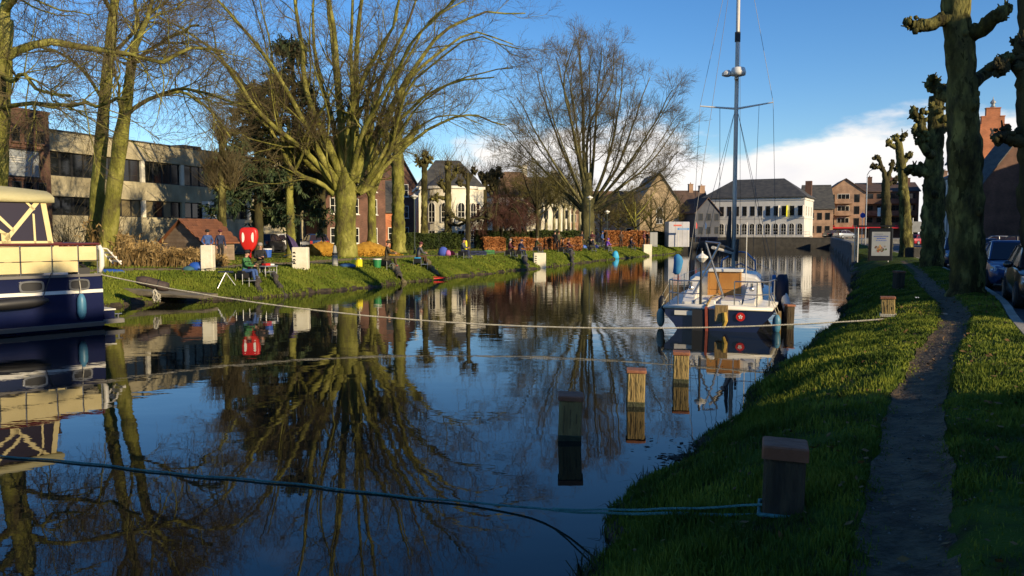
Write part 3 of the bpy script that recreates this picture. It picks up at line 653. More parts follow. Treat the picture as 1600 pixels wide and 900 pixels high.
# ---- pollards and trunks in the park
pk = 'pollards in the park'
def park_pollard(x, ytop, ybase, D, r, heads, label, bark=bark_plane, sprouts=120, slen=(.8, 2.0), seed=1, knob=.4, name='pollard_tree'):
    B = Q(x, ybase, D); B.z = 1.0
    arms = [A(D, *h, r=(r * .62, r * .5)) for h in heads]
    return pollard(name, label, B, ([B - Vector((0, 0, .2)), Q(x, (ytop + ybase) / 2, D), Q(x, ytop, D)], [r * 1.15, r * .95, r * .7]), arms, bark, pk, knob=knob, sprouts=sprouts, slen=slen, seed=seed)
park_pollard(347, 215, 392, 48, .24, [((347, 240), (347, 218)), ((347, 262), (336, 255), (330, 268)), ((347, 262), (358, 258), (362, 272)), ((347, 300), (336, 290)), ((347, 300), (360, 290))], 'shaggy burred pollard in front of the concrete building, next to the hut', bark_plane, 1100, (.5, 1.7), 31, .24)
park_pollard(622, 210, 385, 66, .52, [((622, 240), (606, 215), (598, 195)), ((622, 240), (640, 215), (652, 200)), ((622, 230), (622, 200)), ((622, 262), (600, 240, 1), (590, 235, 1))], 'thick mossy park tree with twiggy burrs right of the largest tree', bark_moss, 480, (1.0, 3.2), 33, .4)
park_pollard(663, 250, 380, 80, .33, [((663, 262), (652, 250)), ((663, 262), (672, 250)), ((663, 255), (663, 242))], 'slender pollard in front of the white villa bay windows', bark_plane, 140, (.8, 2.2), 35)
park_pollard(700, 252, 378, 81.5, .36, [((700, 280), (700, 258)), ((700, 285), (711, 272), (713, 264)), ((700, 312), (686, 308), (676, 312)), ((696, 300), (690, 285))], 'pale pollard with one bracket arm before the villa', bark_plane, 120, (.8, 2.2), 37)
park_pollard(731, 270, 408, 56, .17, [((731, 285), (724, 272), (721, 266)), ((731, 285), (738, 272), (741, 266)), ((731, 345), (712, 340), (702, 336)), ((731, 345), (752, 340), (764, 336)), ((731, 292), (718, 286)), ((731, 345), (716, 352, 1), (704, 350, 1))], 'dark slender young pollard standing near the hedge with a level lower tier', bark_dark, 130, (.5, 1.4), 39, .24)
park_pollard(757, 276, 375, 92, .34, [((757, 290), (752, 276)), ((757, 290), (764, 276)), ((757, 300), (768, 292))], 'short-headed pollard behind the weeping purple shrub, left one', bark_dark, 120, (.8, 2.0), 41, .5)
park_pollard(775, 270, 375, 94, .34, [((775, 284), (769, 270)), ((775, 284), (781, 268)), ((775, 290), (764, 284))], 'short-headed pollard behind the weeping purple shrub, right one', bark_dark, 120, (.8, 2.0), 43, .5)

# ---- smaller bare trees
def small_tree(name, label, px, D, h, spread, r, bark=bark_moss, twig=twig_m, seed=1, nl=7, fork=0.35, up=0.05, dens=1.0, group=None, lean=0.0):
    rnd = random.Random(seed); B = Vector(((px - 800) / FPX * D, D, 1.0))
    top = B + Vector((lean, 0, h * .75)); limbs = []
    for i in range(nl):
        a = 2 * PI * i / nl + rnd.uniform(-.4, .4); f = fork + (0.68 - fork) * rnd.random(); s = B.lerp(top, f)
        e = s + Vector((math.cos(a) * spread * rnd.uniform(.6, 1), math.sin(a) * spread * rnd.uniform(.6, 1), h * rnd.uniform(.18, .5)))
        mid = s.lerp(e, .5) + Vector((0, 0, -h * .03)); limbs.append(([s, mid, e], [r * .5, r * .33, .03]))
    return bare_tree(name, label, 'tree', B, limbs, ([B - Vector((0, 0, .2)), B.lerp(top, .4) + Vector((rnd.uniform(-.1, .1), 0, 0)), top], [r * 1.1, r * .85, r * .35]),
      [dict(M=int(9 * dens), trange=(.2, 1), ang=(42, 14), length=(h * .14, h * .3), k=5, up=up, rr=.45, rmin=.02, n=3), dict(M=7, trange=(.15, 1), ang=(40, 14), length=(h * .07, h * .16), k=3, up=up * .5, jit=.2, rr=.5, rmin=.013), dict(M=3, trange=(.1, 1), ang=(38, 14), length=(h * .04, h * .09), k=3, jit=.2, rr=.6, rmin=.009)], bark, twig, group, 9, 6, seed)
small_tree('bare_tree', 'bushy bare tree left of the row of pale poplar trunks', 838, 84, 8.6, 3.2, .22, bark_dark, twig_moss, 51, 8, .3)
small_tree('bare_tree', 'small yellow-green bare tree rising behind the orange hedge', 991, 98, 7.2, 3.4, .2, bark_moss, twig_moss, 53, 7, .3)
small_tree('bare_tree', 'tall bare tree with twiggy crown behind the mossy burred tree', 581, 74, 15, 4.5, .42, bark_moss, twig_m, 55, 9, .3)
small_tree('bare_tree', 'dark bare tree behind the cedar and left of the largest trunk', 505, 72, 15, 4.5, .36, bark_dark, twig_m, 57, 9, .3)
small_tree('bare_tree', 'mossy trunk in front of the cedar beside the red lifebuoy case', 455, 52, 12, 3.4, .30, bark_moss, twig_m, 59, 7, .4)
for i, (px, D, h, sp, lab) in enumerate(((940, 108, 9, 4, 'brown twiggy thicket tree just right of the fan-shaped tree'), (966, 112, 9.5, 4, 'brown twiggy tree behind the left half of the right orange hedge'), (1016, 112, 10, 4.2, 'brown twiggy tree behind the right end of the orange hedge'), (1038, 122, 9, 4, 'brown twiggy tree behind the white exhibition box'), (790, 104, 10, 4, 'brown twiggy tree in front of the second villa'), (812, 100, 9, 3.4, 'thin bare tree against the pale wall of the second villa'))):
    small_tree('thicket_tree', lab, px, D, h, sp, .16, bark_dark, twig_moss if i % 2 else twig_m, 61 + i, 9, .12, .04, 1.1, 'twiggy background trees')
for i, px in enumerate((842, 854, 866, 873, 881, 889, 897, 905)):
    small_tree('poplar_tree', ['leftmost pale poplar trunk of the row behind the hedge', 'second pale poplar trunk from the left behind the hedge', 'third pale poplar trunk from the left behind the hedge', 'fourth pale poplar trunk from the left behind the hedge', 'fifth pale poplar trunk from the left behind the hedge', 'third pale poplar trunk from the right, left of the fan tree', 'second pale poplar trunk from the right, left of the fan tree', 'pale poplar trunk closest to the fan-shaped tree'][i], px, 100 + (i % 3) * 4, 9.5 + (i % 2), 1.6, .24, bark_pale, twig_moss, 71 + i, 6, .55, .1, .8, 'row of pale poplars')
# ---- weeping purple shrub
B = Vector(((783 - 800) / FPX * 80, 80, 1.0)); limbs = []; rnd = random.Random(5)
for i in range(16):
    a = 2 * PI * i / 16 + rnd.uniform(-.2, .2); R_ = rnd.uniform(1.6, 4.2); z = rnd.uniform(3.6, 5.0)
    limbs.append(([B + Vector((0, 0, 2.6)), B + Vector((math.cos(a) * R_ * .55, math.sin(a) * R_ * .55, z)), B + Vector((math.cos(a) * R_, math.sin(a) * R_, z * .62))], [.09, .06, .025]))
bare_tree('weeping_beech', 'weeping tree with a dome of purple-brown hanging twigs before the villas', 'tree', B, limbs, ([B - Vector((0, 0, .2)), B + Vector((.05, 0, 1.4)), B + Vector((0, 0, 2.9))], [.2, .16, .12]),
  [dict(M=16, trange=(.2, 1), ang=(55, 18), length=(.9, 2.0), k=5, up=-.22, rr=.5, rmin=.016, n=3), dict(M=8, trange=(.1, 1), ang=(40, 15), length=(.6, 1.3), k=4, up=-.25, jit=.2, rr=.6, rmin=.012), dict(M=2, trange=(.1, 1), ang=(40, 15), length=(.4, .8), k=3, up=-.2, rr=.6, rmin=.009)], bark_dark, twig_purple, seed=81)

# ---- evergreens: drooping sprays of needles
def leaf_cloud(C, size, rng, down=0.0, aspect=0.35):
    n = len(C); d = rng.normal(size=(n, 3)); d[:, 2] -= down; d /= np.linalg.norm(d, axis=1, keepdims=True)
    s = np.cross(d, rng.normal(size=(n, 3))); s /= np.linalg.norm(s, axis=1, keepdims=True) + 1e-9
    L_ = size * rng.uniform(.6, 1.4, (n, 1)); w = L_ * aspect
    V = np.stack([C - s * w * .3, C + d * L_ * .5 - s * w, C + d * L_, C + d * L_ * .5 + s * w], 1).reshape(-1, 3)
    return V, np.arange(n * 4).reshape(n, 4)
needle_m = mat('needles', (0.022, 0.040, 0.020), 0.8, (0.080, 0.110, 0.045), 0.9, 5, spec=0.25, c3=(0.045, 0.070, 0.030))
def conifer(label, px, D, h, spread, seed, z0=1.2):
    rng = np.random.default_rng(seed); B = Vector(((px - 800) / FPX * D, D, 1.0)); root = thing('cedar_tree', label, 'tree', B, 0, 'dark cedars in the park')
    tp, tr = resample([(0, 0, -.2), (.1, 0, h * .5), (0, 0, h)], [.34, .26, .05], 12); V, F = tubes(tp[None], tr[None], 9); link('trunk', mesh_np('trunk', V, F, True), bark_dark, root)
    N = 54; z = rng.uniform(z0, h * .96, N); a = rng.uniform(0, 2 * PI, N); R_ = spread * (1 - .75 * ((z - z0) / (h - z0)) ** 1.3) * rng.uniform(.55, 1.05, N)
    k = 7; u = np.linspace(0, 1, k)[None, :, None]
    d = np.stack([np.cos(a), np.sin(a), np.zeros(N)], 1)[:, None, :]
    P = np.stack([np.zeros(N), np.zeros(N), z], 1)[:, None, :] + d * u * R_[:, None, None] + np.array([0, 0, 1.]) * (0.35 * np.sin(u * PI * .6) - 0.95 * u ** 2.2) * (R_ * .42)[:, None, None]
    R = np.tile(np.linspace(.06, .015, k), (N, 1)); parts = [tubes(P, R, 4)]
    P2, R2 = sprout(P, R, 12, (.15, 1), (55, 15), (.6, 1.5), 5, up=-.16, jit=.15, rmin=.012, rng=rng); parts.append(tubes(P2, R2, 3))
    V, F = join(parts); link('branchwork', mesh_np('branchwork', V, F), bark_dark, root)['kind'] = 'stuff'
    t = rng.uniform(0.1, 1, (len(P2), 26)); x = t * 4; i = np.clip(x.astype(int), 0, 3); f = (x - i)[..., None]; rows = np.arange(len(P2))[:, None]
    C = (P2[rows, i] * (1 - f) + P2[rows, i + 1] * f).reshape(-1, 3) + rng.normal(scale=.06, size=(len(P2) * 26, 3))
    V, F = leaf_cloud(C, .34, rng, 1.3, .14); link('crown', mesh_np('crown', V, F), needle_m, root)
conifer('dark cedar with drooping sprays right of the hut', 404, 53, 11.6, 4.4, 91, 2.2)
conifer('dark cedar behind the mossy trunk, close to the largest tree', 462, 57, 15.5, 4.2, 93, 2.6)

# ---- hedges, reeds
def hedge(name, label, a, b, h, w, m, inner, n, size, group=None, seed=1, z0=1.0):
    rng = np.random.default_rng(seed); a = Vector(a); b = Vector(b); L_ = (b - a).length; ang_ = math.atan2(b.y - a.y, b.x - a.x)
    root = thing(name, label, 'hedge', (a.x, a.y, z0), ang_, group)
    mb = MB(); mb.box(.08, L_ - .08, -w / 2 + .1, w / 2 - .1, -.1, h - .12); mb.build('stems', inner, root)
    q = rng.random(n); face = rng.integers(0, 10, n); x = rng.uniform(0, L_, n); y = rng.uniform(-w / 2, w / 2, n); z = rng.uniform(0, h, n)
    y = np.where(face < 6, -w / 2 + rng.exponential(.05, n), y); z = np.where((face >= 6) & (face < 9), h - rng.exponential(.05, n), z)
    C = np.c_[x, y + .05 * np.sin(x * 2.1) + .04 * np.sin(x * 5.3), z + (z > h * .8) * (.06 * np.sin(x * 1.7) + .04 * np.sin(x * 4.9))]
    V, F = leaf_cloud(C, size, rng, 0, .5); link('foliage', mesh_np('foliage', V, F), m, root); return root
beech_m = mat('beech_leaves', (0.26, 0.095, 0.028), 0.8, (0.46, 0.21, 0.075), 1.5, 6, spec=0.2)
hedge_m = mat('hedge_leaves', (0.016, 0.030, 0.006), 0.8, (0.055, 0.075, 0.014), 1.5, 6, spec=0.25)
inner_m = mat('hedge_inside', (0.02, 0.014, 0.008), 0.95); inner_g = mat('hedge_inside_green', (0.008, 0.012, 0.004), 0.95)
def gxy(px, D): return ((px - 800) / FPX * D, D, 1.0)
hedge('beech_hedge', 'low orange beech hedge left of the seated pair of anglers', gxy(754, 68), gxy(786, 69), 1.15, .7, beech_m, inner_m, 5200, .10, 'orange hedges', 1)
hedge('beech_hedge', 'low orange beech hedge behind the seated pair of anglers', gxy(800, 71), gxy(905, 76), 1.1, .7, beech_m, inner_m, 11000, .11, 'orange hedges', 2)
hedge('beech_hedge', 'tall orange beech hedge right of the fan-shaped tree', gxy(944, 92), gxy(1011, 95), 1.75, .8, beech_m, inner_m, 12000, .13, 'orange hedges', 3)
hedge('evergreen_hedge', 'dark green clipped hedge before the white villa', gxy(626, 76), gxy(722, 79), 1.5, .9, hedge_m, inner_g, 9000, .13, 'green hedges', 4)
hedge('evergreen_hedge', 'long dark green clipped hedge behind the orange ones', gxy(742, 82), gxy(910, 88), 1.75, .9, hedge_m, inner_g, 13000, .14, 'green hedges', 5)
hedge('evergreen_hedge', 'short dark green hedge left of the white exhibition box', gxy(1014, 108), gxy(1046, 110), 1.7, .9, hedge_m, inner_g, 3000, .16, 'green hedges', 6)

def reeds():
    rng = np.random.default_rng(5); n = 11000
    x = rng.uniform(150, 352, n); D = rng.uniform(37.6, 42.5, n)
    h = 1.75 * (0.75 + .25 * np.sin(x * .05) + .18 * np.sin(x * .17)) * rng.uniform(.55, 1.1, n)
    h = np.where((x > 228) & (x < 238), h * .55, h); h = np.where(x > 246, h * .42, h)
    X = (x - 800) / FPX * D; k = rng.random(n) < .72 + .28 * np.sin(x * .09); X, D, h = X[k], D[k], h[k]; n = len(X)
    lean = rng.normal(scale=.16, size=(n, 2)) * h[:, None]
    p0 = np.c_[X, D, np.full(n, .95)]; p1 = p0 + np.c_[lean * .4, h * .55]; p2 = p0 + np.c_[lean, h]
    V, F = tubes(np.stack([p0, p1, p2], 1), np.tile([.012, .012, .005], (n, 1)) * rng.uniform(.7, 1.3, (n, 1)), 3)
    pl = rng.random(n) < .5; C = p2[pl]; V2, F2 = leaf_cloud(np.repeat(C, 2, 0), .28, rng, .8, .12)
    V, F = join([(V, F), (V2, F2)])
    o = link('reed_bed', mesh_np('reed_bed', V, F), mat('dry_reed', (0.15, 0.095, 0.035), .9, (0.36, 0.25, 0.11), 1.0, 4, spec=.1)); tag(o, 'dry tan reeds along the park path behind the yacht', 'reeds', kind='stuff')
reeds()
# brushy undergrowth in front of the concrete building
rng = np.random.default_rng(8); n = 260; x = rng.uniform(82, 200, n); D_ = rng.uniform(42.6, 45, n); p0 = np.c_[(x - 800) / FPX * D_, D_, np.full(n, 1.)]; dr = rng.normal(size=(n, 3)) * [.5, .3, .2] + [0, 0, 1]; ln = rng.uniform(1.2, 3.4, (n, 1))
C = np.stack([p0, p0 + dr * ln * .35, p0 + dr * ln * .7 + [0, 0, -.02], p0 + dr * ln + np.c_[np.zeros((n, 2)), -ln * .22]], 1)
V, F = tubes(C, np.tile([.016, .013, .01, .006], (n, 1)), 3); o = link('brush', mesh_np('brush', V, F), twig_m); tag(o, 'arching bare shrub stems between the yacht and the concrete building', 'shrubs', kind='stuff')
# ================================================================== buildings
glass_m = mat('window_glass', (0.012, 0.014, 0.016), 0.06, spec=0.6)
glass_br = mat('window_glass_curtain', (0.16, 0.13, 0.07), 0.35, spec=0.5)
white_p = mat('white_paint', (0.72, 0.70, 0.64), 0.6, (0.60, 0.57, 0.50), 1.2, 6)
cream_p = mat('cream_render', (0.60, 0.55, 0.43), 0.85, (0.72, 0.68, 0.56), 0.6, 8)
white_r = mat('white_render', (0.55, 0.53, 0.49), 0.85, (0.64, 0.62, 0.57), 0.35, 8)
slate_m = mat('slate', (0.035, 0.036, 0.036), 0.7, (0.070, 0.068, 0.060), 1.2, 8, .3, 8, stretch=(1, 1, 3))
tile_dark = mat('dark_tiles', (0.050, 0.032, 0.026), 0.85, (0.095, 0.058, 0.042), 1.4, 8, .4, 8)
tile_brown = mat('brown_tiles', (0.11, 0.060, 0.035), 0.85, (0.19, 0.11, 0.06), 1.4, 8, .4, 8)
wood_brown = mat('stained_wood', (0.16, 0.055, 0.022), 0.8, (0.26, 0.10, 0.042), 2, 6, .3, 12)
dark_m = mat('dark_paint', (0.018, 0.018, 0.020), 0.6); door_m = mat('door_paint', (0.035, 0.030, 0.028), 0.6)
br_red = brick_mat('red_brick', (0.115, 0.046, 0.030), (0.155, 0.066, 0.042), (0.12, 0.09, 0.07))
br_orange = brick_mat('orange_brick', (0.42, 0.120, 0.045), (0.50, 0.160, 0.065), (0.32, 0.19, 0.11))
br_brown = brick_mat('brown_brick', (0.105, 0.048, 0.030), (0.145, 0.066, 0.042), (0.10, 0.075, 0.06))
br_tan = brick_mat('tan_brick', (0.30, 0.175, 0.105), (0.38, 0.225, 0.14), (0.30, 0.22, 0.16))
br_yellow = brick_mat('yellow_brick', (0.40, 0.29, 0.16), (0.46, 0.34, 0.20), (0.34, 0.27, 0.19))
facade_c = mat('weathered_concrete', (0.25, 0.215, 0.135), 0.9, (0.44, 0.385, 0.255), 0.55, 9, .25, 10, c3=(0.36, 0.315, 0.205), stretch=(1, 1, .6))

def window(parent, M, w, h, frame=white_p, glass=glass_m, bars=(1, 1), proud=0.05, sill=None, fw=0.07, arch=False):
    """M places the window: local x along the wall, z up, -y outwards; origin bottom left"""
    f = MB()
    if arch:
        n = 8; r = w / 2; hh = h - r
        out = [(0, hh)] + [(r - r * math.cos(PI * i / n), hh + r * math.sin(PI * i / n)) for i in range(1, n)] + [(w, hh)]
        outer = [(0, 0)] + out + [(w, 0)]
        inner = [(fw, fw)] + [(r + (x - r) * (1 - fw / r), hh + (z - hh) * (1 - fw / r) if z > hh else z) for x, z in out] + [(w - fw, fw)]
        k = len(outer)
        vs = [M @ Vector((x, -proud, z)) for x, z in outer] + [M @ Vector((x, -proud, z)) for x, z in inner] + [M @ Vector((x, 0.02, z)) for x, z in outer] + [M @ Vector((x, 0.0, z)) for x, z in inner]
        fs = []
        for i in range(k):
            j = (i + 1) % k; fs += [(i, j, k + j, k + i), (i, 2 * k + i, 2 * k + j, j), (k + i, k + j, 3 * k + j, 3 * k + i)]
        f.add(vs, fs)
        g = MB(); g.poly([M @ Vector((x, -.012, z)) for x, z in inner])
    else:
        f.box(0, fw, -proud, .02, 0, h, M); f.box(w - fw, w, -proud, .02, 0, h, M); f.box(fw, w - fw, -proud, .02, 0, fw, M); f.box(fw, w - fw, -proud, .02, h - fw, h, M)
        g = MB(); g.poly([M @ Vector(p) for p in ((fw, -.012, fw), (w - fw, -.012, fw), (w - fw, -.012, h - fw), (fw, -.012, h - fw))])
    nx, nz = bars; bw = fw * .55
    hh = h - w / 2 if arch else h
    for i in range(1, nx): x = w * i / nx; f.box(x - bw / 2, x + bw / 2, -proud * .8, -.014, fw, (h if not arch else h) - fw, M)
    for i in range(1, nz): z = hh * i / nz; f.box(fw, w - fw, -proud * .75, -.016, z - bw / 2, z + bw / 2, M)
    o = f.build('window', frame, parent); g.build('pane', glass, o)
    if sill: sb = MB(); sb.box(-.08, w + .08, -proud - .08, .02, -.09, -.004, M); sb.build('sill', sill, o)
    return o
def wallM(side, Wd, Dp):
    if side == 'f': return Matrix.Identity(4)
    if side == 'r': return Matrix.Translation((Wd, 0, 0)) @ Matrix.Rotation(PI / 2, 4, 'Z')
    if side == 'l': return Matrix.Translation((0, Dp, 0)) @ Matrix.Rotation(-PI / 2, 4, 'Z')
def house(name, label, A_, B_, Dp, eave, ridge, wallm, roofm, roof='x', z0=1.0, wins=(), doors=(), chim=(), over=.3, cat='house', group=None, frame=white_p, glass=glass_m, sill=None, hip=0.0, band=None, th=.16):
    A_ = Vector((A_[0], A_[1], 0)); B_ = Vector((B_[0], B_[1], 0)); Wd = (B_ - A_).length
    root = thing(name, label, cat, (A_.x, A_.y, z0), math.atan2(B_.y - A_.y, B_.x - A_.x), group)
    e = eave - z0; r = ridge - z0; m = MB()
    if roof == 'x' and not hip:
        pf = [(0, 0, -.3), (0, 0, e), (0, Dp / 2, r), (0, Dp, e), (0, Dp, -.3)]; m.prism(pf, (Wd, 0, 0))
    elif roof == 'y':
        m.prism([(0, 0, -.3), (Wd, 0, -.3), (Wd, 0, e), (Wd / 2, 0, r), (0, 0, e)], (0, Dp, 0))
    else: m.box(0, Wd, 0, Dp, -.3, e)
    m.build('wall', wallm, root)
    rf = MB(); o = over
    if roof == 'flat': rf.box(-o, Wd + o, -o, Dp + o, e + .003, e + .3)
    elif hip or roof == 'hip':
        hp = hip or Dp / 2; lo = [(-o, -o, e + .003), (Wd + o, -o, e + .003), (Wd + o, Dp + o, e + .003), (-o, Dp + o, e + .003)]; up = [(x, y, z + .14) for x, y, z in lo]
        R1 = (hp, Dp / 2, r); R2 = (Wd - hp, Dp / 2, r)
        rf.add(lo + up + [R1, R2], [(3, 2, 1, 0), (0, 1, 5, 4), (1, 2, 6, 5), (2, 3, 7, 6), (3, 0, 4, 7), (4, 5, 9, 8), (6, 7, 8, 9), (5, 6, 9), (7, 4, 8)])
    elif roof == 'x':
        s = (r - e) / (Dp / 2)
        for sg in (0, 1):
            a = [(-o, -o, e - s * o), (-o, Dp / 2, r), (-o, Dp / 2, r + th), (-o, -o, e - s * o + th)]
            if sg: a = [(x, Dp - y, z) for x, y, z in a]
            rf.prism([(x, y + (.0), z + .006) for x, y, z in a], (Wd + 2 * o, 0, 0))
    else:
        s = (r - e) / (Wd / 2)
        for sg in (0, 1):
            a = [(-o, -o, e - s * o), (Wd / 2, -o, r), (Wd / 2, -o, r + th), (-o, -o, e - s * o + th)]
            if sg: a = [(Wd - x, y, z) for x, y, z in a]
            rf.prism([(x, y, z + .006) for x, y, z in a], (0, Dp + 2 * o, 0))
    ro = rf.build('roof', roofm, root)
    for (x, y, w, zt) in chim:
        c = MB(); zb = e - .2; c.box(x - w / 2, x + w / 2, y - w / 2, y + w / 2, zb, zt - z0); c.box(x - w / 2 - .06, x + w / 2 + .06, y - w / 2 - .06, y + w / 2 + .06, zt - z0 + .002, zt - z0 + .12)
        c.lathe([(.1, zt - z0 + .12), (.09, zt - z0 + .42)], 8, (x, y, 0)); c.build('chimney', wallm, ro)
    for wn in wins:
        side, x, z, w, h = wn[:5]; kw = wn[5] if len(wn) > 5 else {}
        kw = dict(dict(frame=frame, glass=glass, sill=sill), **kw)
        window(root, wallM(side, Wd, Dp) @ Matrix.Translation((x, 0, z - z0)), w, h, **kw)
    for (side, x, w, h, dm) in doors:
        M = wallM(side, Wd, Dp); d = MB(); d.box(x, x + w, -.04, .02, .0, h, M); do = d.build('door', dm, root)
        fr = MB(); fr.box(x - .1, x - .004, -.07, .02, 0, h + .1, M); fr.box(x + w + .004, x + w + .1, -.07, .02, 0, h + .1, M); fr.box(x - .003, x + w + .003, -.07, .02, h + .004, h + .1, M); fr.build('frame', frame, do)
        k = MB(); k.ball(M @ Vector((x + w * .88, -.09, h * .48)), .05, 8, 5); k.build('handle', dark_m, do)
    if band:
        for (z, hgt, pr) in band[0]:
            b = MB(); b.box(-pr, Wd + pr, -pr, -.004, z - z0, z - z0 + hgt); b.box(Wd + .004, Wd + pr, -.003, Dp, z - z0, z - z0 + hgt); b.build('cornice', band[1], root)
    return root

# ---- concrete office building parallel to the canal
def office():
    A_ = Vector((-28.8, 50.0)); u = Vector((.3655, 1.0)).normalized(); Ln = 28.0
    root = thing('office_building', 'weathered concrete office block with two long window bands', 'building', (A_.x, A_.y, 1.0), math.atan2(u.y, u.x))
    # local x along the facade (away), -y faces the canal
    bay = 3.845; nb = 7; Dp = 11
    m = MB(); m.box(0, Ln, .32, Dp, -.3, 7.9); m.build('wall', mat('inner_wall', (.05, .04, .03), .9), root)
    for z0, z1 in ((-.3, 2.72), (3.92, 5.18), (6.72, 7.96)):
        b = MB(); b.box(0, Ln, 0, .318, z0, z1); b.build('spandrel', facade_c, root)
    b = MB(); b.box(-.05, Ln + .05, -.06, Dp + .05, 7.964, 8.06); b.build('coping', mat('coping', (.08, .075, .065), .8), root)
    rnd = random.Random(4)
    for fl, (z0, z1) in enumerate(((2.722, 3.918), (5.182, 6.718))):
        for i in range(nb + 1):
            x = i * bay; c = MB(); c.box(max(0, x - .16), min(Ln, x + .16), .02, .3, z0, z1); c.build('column', cream_p if (fl and i in (2, 3)) or (not fl and i % 3 == 2) else facade_c, root)
        for i in range(nb):
            xs = i * bay + .17; w = (bay - .34) / 4
            for k in range(4):
                x = xs + k * w
                g = glass_m if fl or rnd.random() < .45 else glass_br
                if fl == 0 and i == 3 and k >= 2: continue
                window(root, Matrix.Translation((x + .012, .22, z0 + .01)), w - .024, z1 - z0 - .02, frame=dark_m, glass=g, proud=.04, fw=.05)
    # louvred white panel at the lower band
    lv = MB()
    for k in range(9): lv.box(3 * bay + 2 * .88 + .2, 4 * bay - .2, -.05, .02, 1.5 + .29 * k, 1.5 + .29 * k + .25, None)
    lv.build('louvre_panel', white_p, root)
    # roof plant and drain pipe
    p = MB(); p.box(15, 17, 3, 5, 8.06, 8.7); p.build('roof_plant', dark_m, root)
office()
def brick_tower():
    u = Vector((.3655, 1.0)).normalized(); Bq = Vector((-28.8, 50.0)) + Vector((u.y, -u.x)) * .7
    A_ = Bq - u * 15
    root = thing('brick_block', 'dark brown brick block with a rounded corner and grey billboard, far left', 'building', (A_.x, A_.y, 1.0), math.atan2(u.y, u.x))
    m = MB(); pts = [(0, 0)] + [(15 - .7 + .7 * math.sin(a), .7 - .7 * math.cos(a)) for a in np.linspace(0, PI / 2, 7)] + [(15, 10), (0, 10)]
    m.prism([(x, y, -.3) for x, y in pts], (0, 0, 9.1)); m.build('wall', br_brown, root)
    c = MB(); c.prism([(x * 1.004, (y - 5) * 1.01 + 5, 8.804) for x, y in pts], (0, 0, .14)); c.build('coping', br_brown, root)
    for k in range(9): window(root, Matrix.Translation((7.2 + k * .82, 0, 6.95)), .52, .78, frame=dark_m, glass=glass_br if k % 2 else glass_m, proud=.04, sill=br_brown)
    for k in range(9): window(root, Matrix.Translation((7.1 + k * .82, 0, 3.55)), .6, 1.1, frame=dark_m, proud=.04, sill=conc_m)
    for k in range(9): window(root, Matrix.Translation((7.1 + k * .82, 0, 1.0)), .6, 1.3, frame=dark_m, proud=.04, sill=conc_m)
    l = MB(); l.box(4.0, 14.2, -.1, -.003, 6.62, 6.74); l.box(4, 14.2, -.1, -.003, 4.75, 4.86); l.build('ledge', br_brown, root)
    bb = thing('billboard', 'grey weathered billboard with faded lines on the brick block', 'billboard', root.location + Vector((u.x * 9.05, u.y * 9.05, 4.95)) + Vector((u.y, -u.x, 0)) * .02, math.atan2(u.y, u.x))
    b = MB(); b.box(0, 4.7, -.09, -.004, 0, 1.5); b.build('panel', mat('billboard_face', (.22, .24, .25), .6, (.34, .36, .37), 1.1, 6), bb)
    f = MB()
    for x0, x1, z0, z1 in ((-.08, 4.78, -.08, 0), (-.08, 4.78, 1.5, 1.58), (-.08, 0, 0, 1.5), (4.7, 4.78, 0, 1.5)): f.box(x0, x1, -.12, -.003, z0, z1)
    f.build('frame', dark_m, bb); t = MB()
    for z, x0, x1 in ((1.05, 1.4, 3.9), (.92, 2.0, 3.6), (.78, 1.7, 3.7)): t.box(x0, x1, -.096, -.092, z, z + .06)
    t.build('faded_lines', white_p, bb)
brick_tower()
# ---- red brick house behind the cedar, with white windows
house('brick_house', 'red brick house with white windows behind the trunk of the largest tree', (-17.6, 74), (-12.6, 80), 8, 8.4, 12.0, br_red, tile_dark, 'x', wins=[('f', 1.0 + i * 2.3, z, 1.1, 1.5, dict(bars=(2, 2))) for i in range(3) for z in (1.6, 4.4, 6.6)], sill=white_p, chim=[(2, 4, .7, 13)])
house('brick_house', 'dark-roofed low brick cottage with a dormer between the mossy trunks', (-15.8, 84), (-11.6, 86), 7, 5.0, 8.2, br_orange, slate_m, 'x', wins=[('f', .7, 1.9, .9, 1.3, dict(bars=(2, 2))), ('f', 2.9, 1.9, .9, 1.3, dict(bars=(2, 2)))], chim=[(1, 3.5, .6, 9.4)])
house('brick_house', 'tall narrow red brick gable house left of the white villa', (-16.2, 97), (-11.6, 98), 9, 8.6, 12.8, br_red, tile_dark, 'y', wins=[('f', .8 + i * 1.9, z, 1.0, 1.5, dict(bars=(2, 2))) for i in range(2) for z in (1.8, 4.4, 7.0)], sill=white_p, chim=[(1, 5, .7, 13.4)])
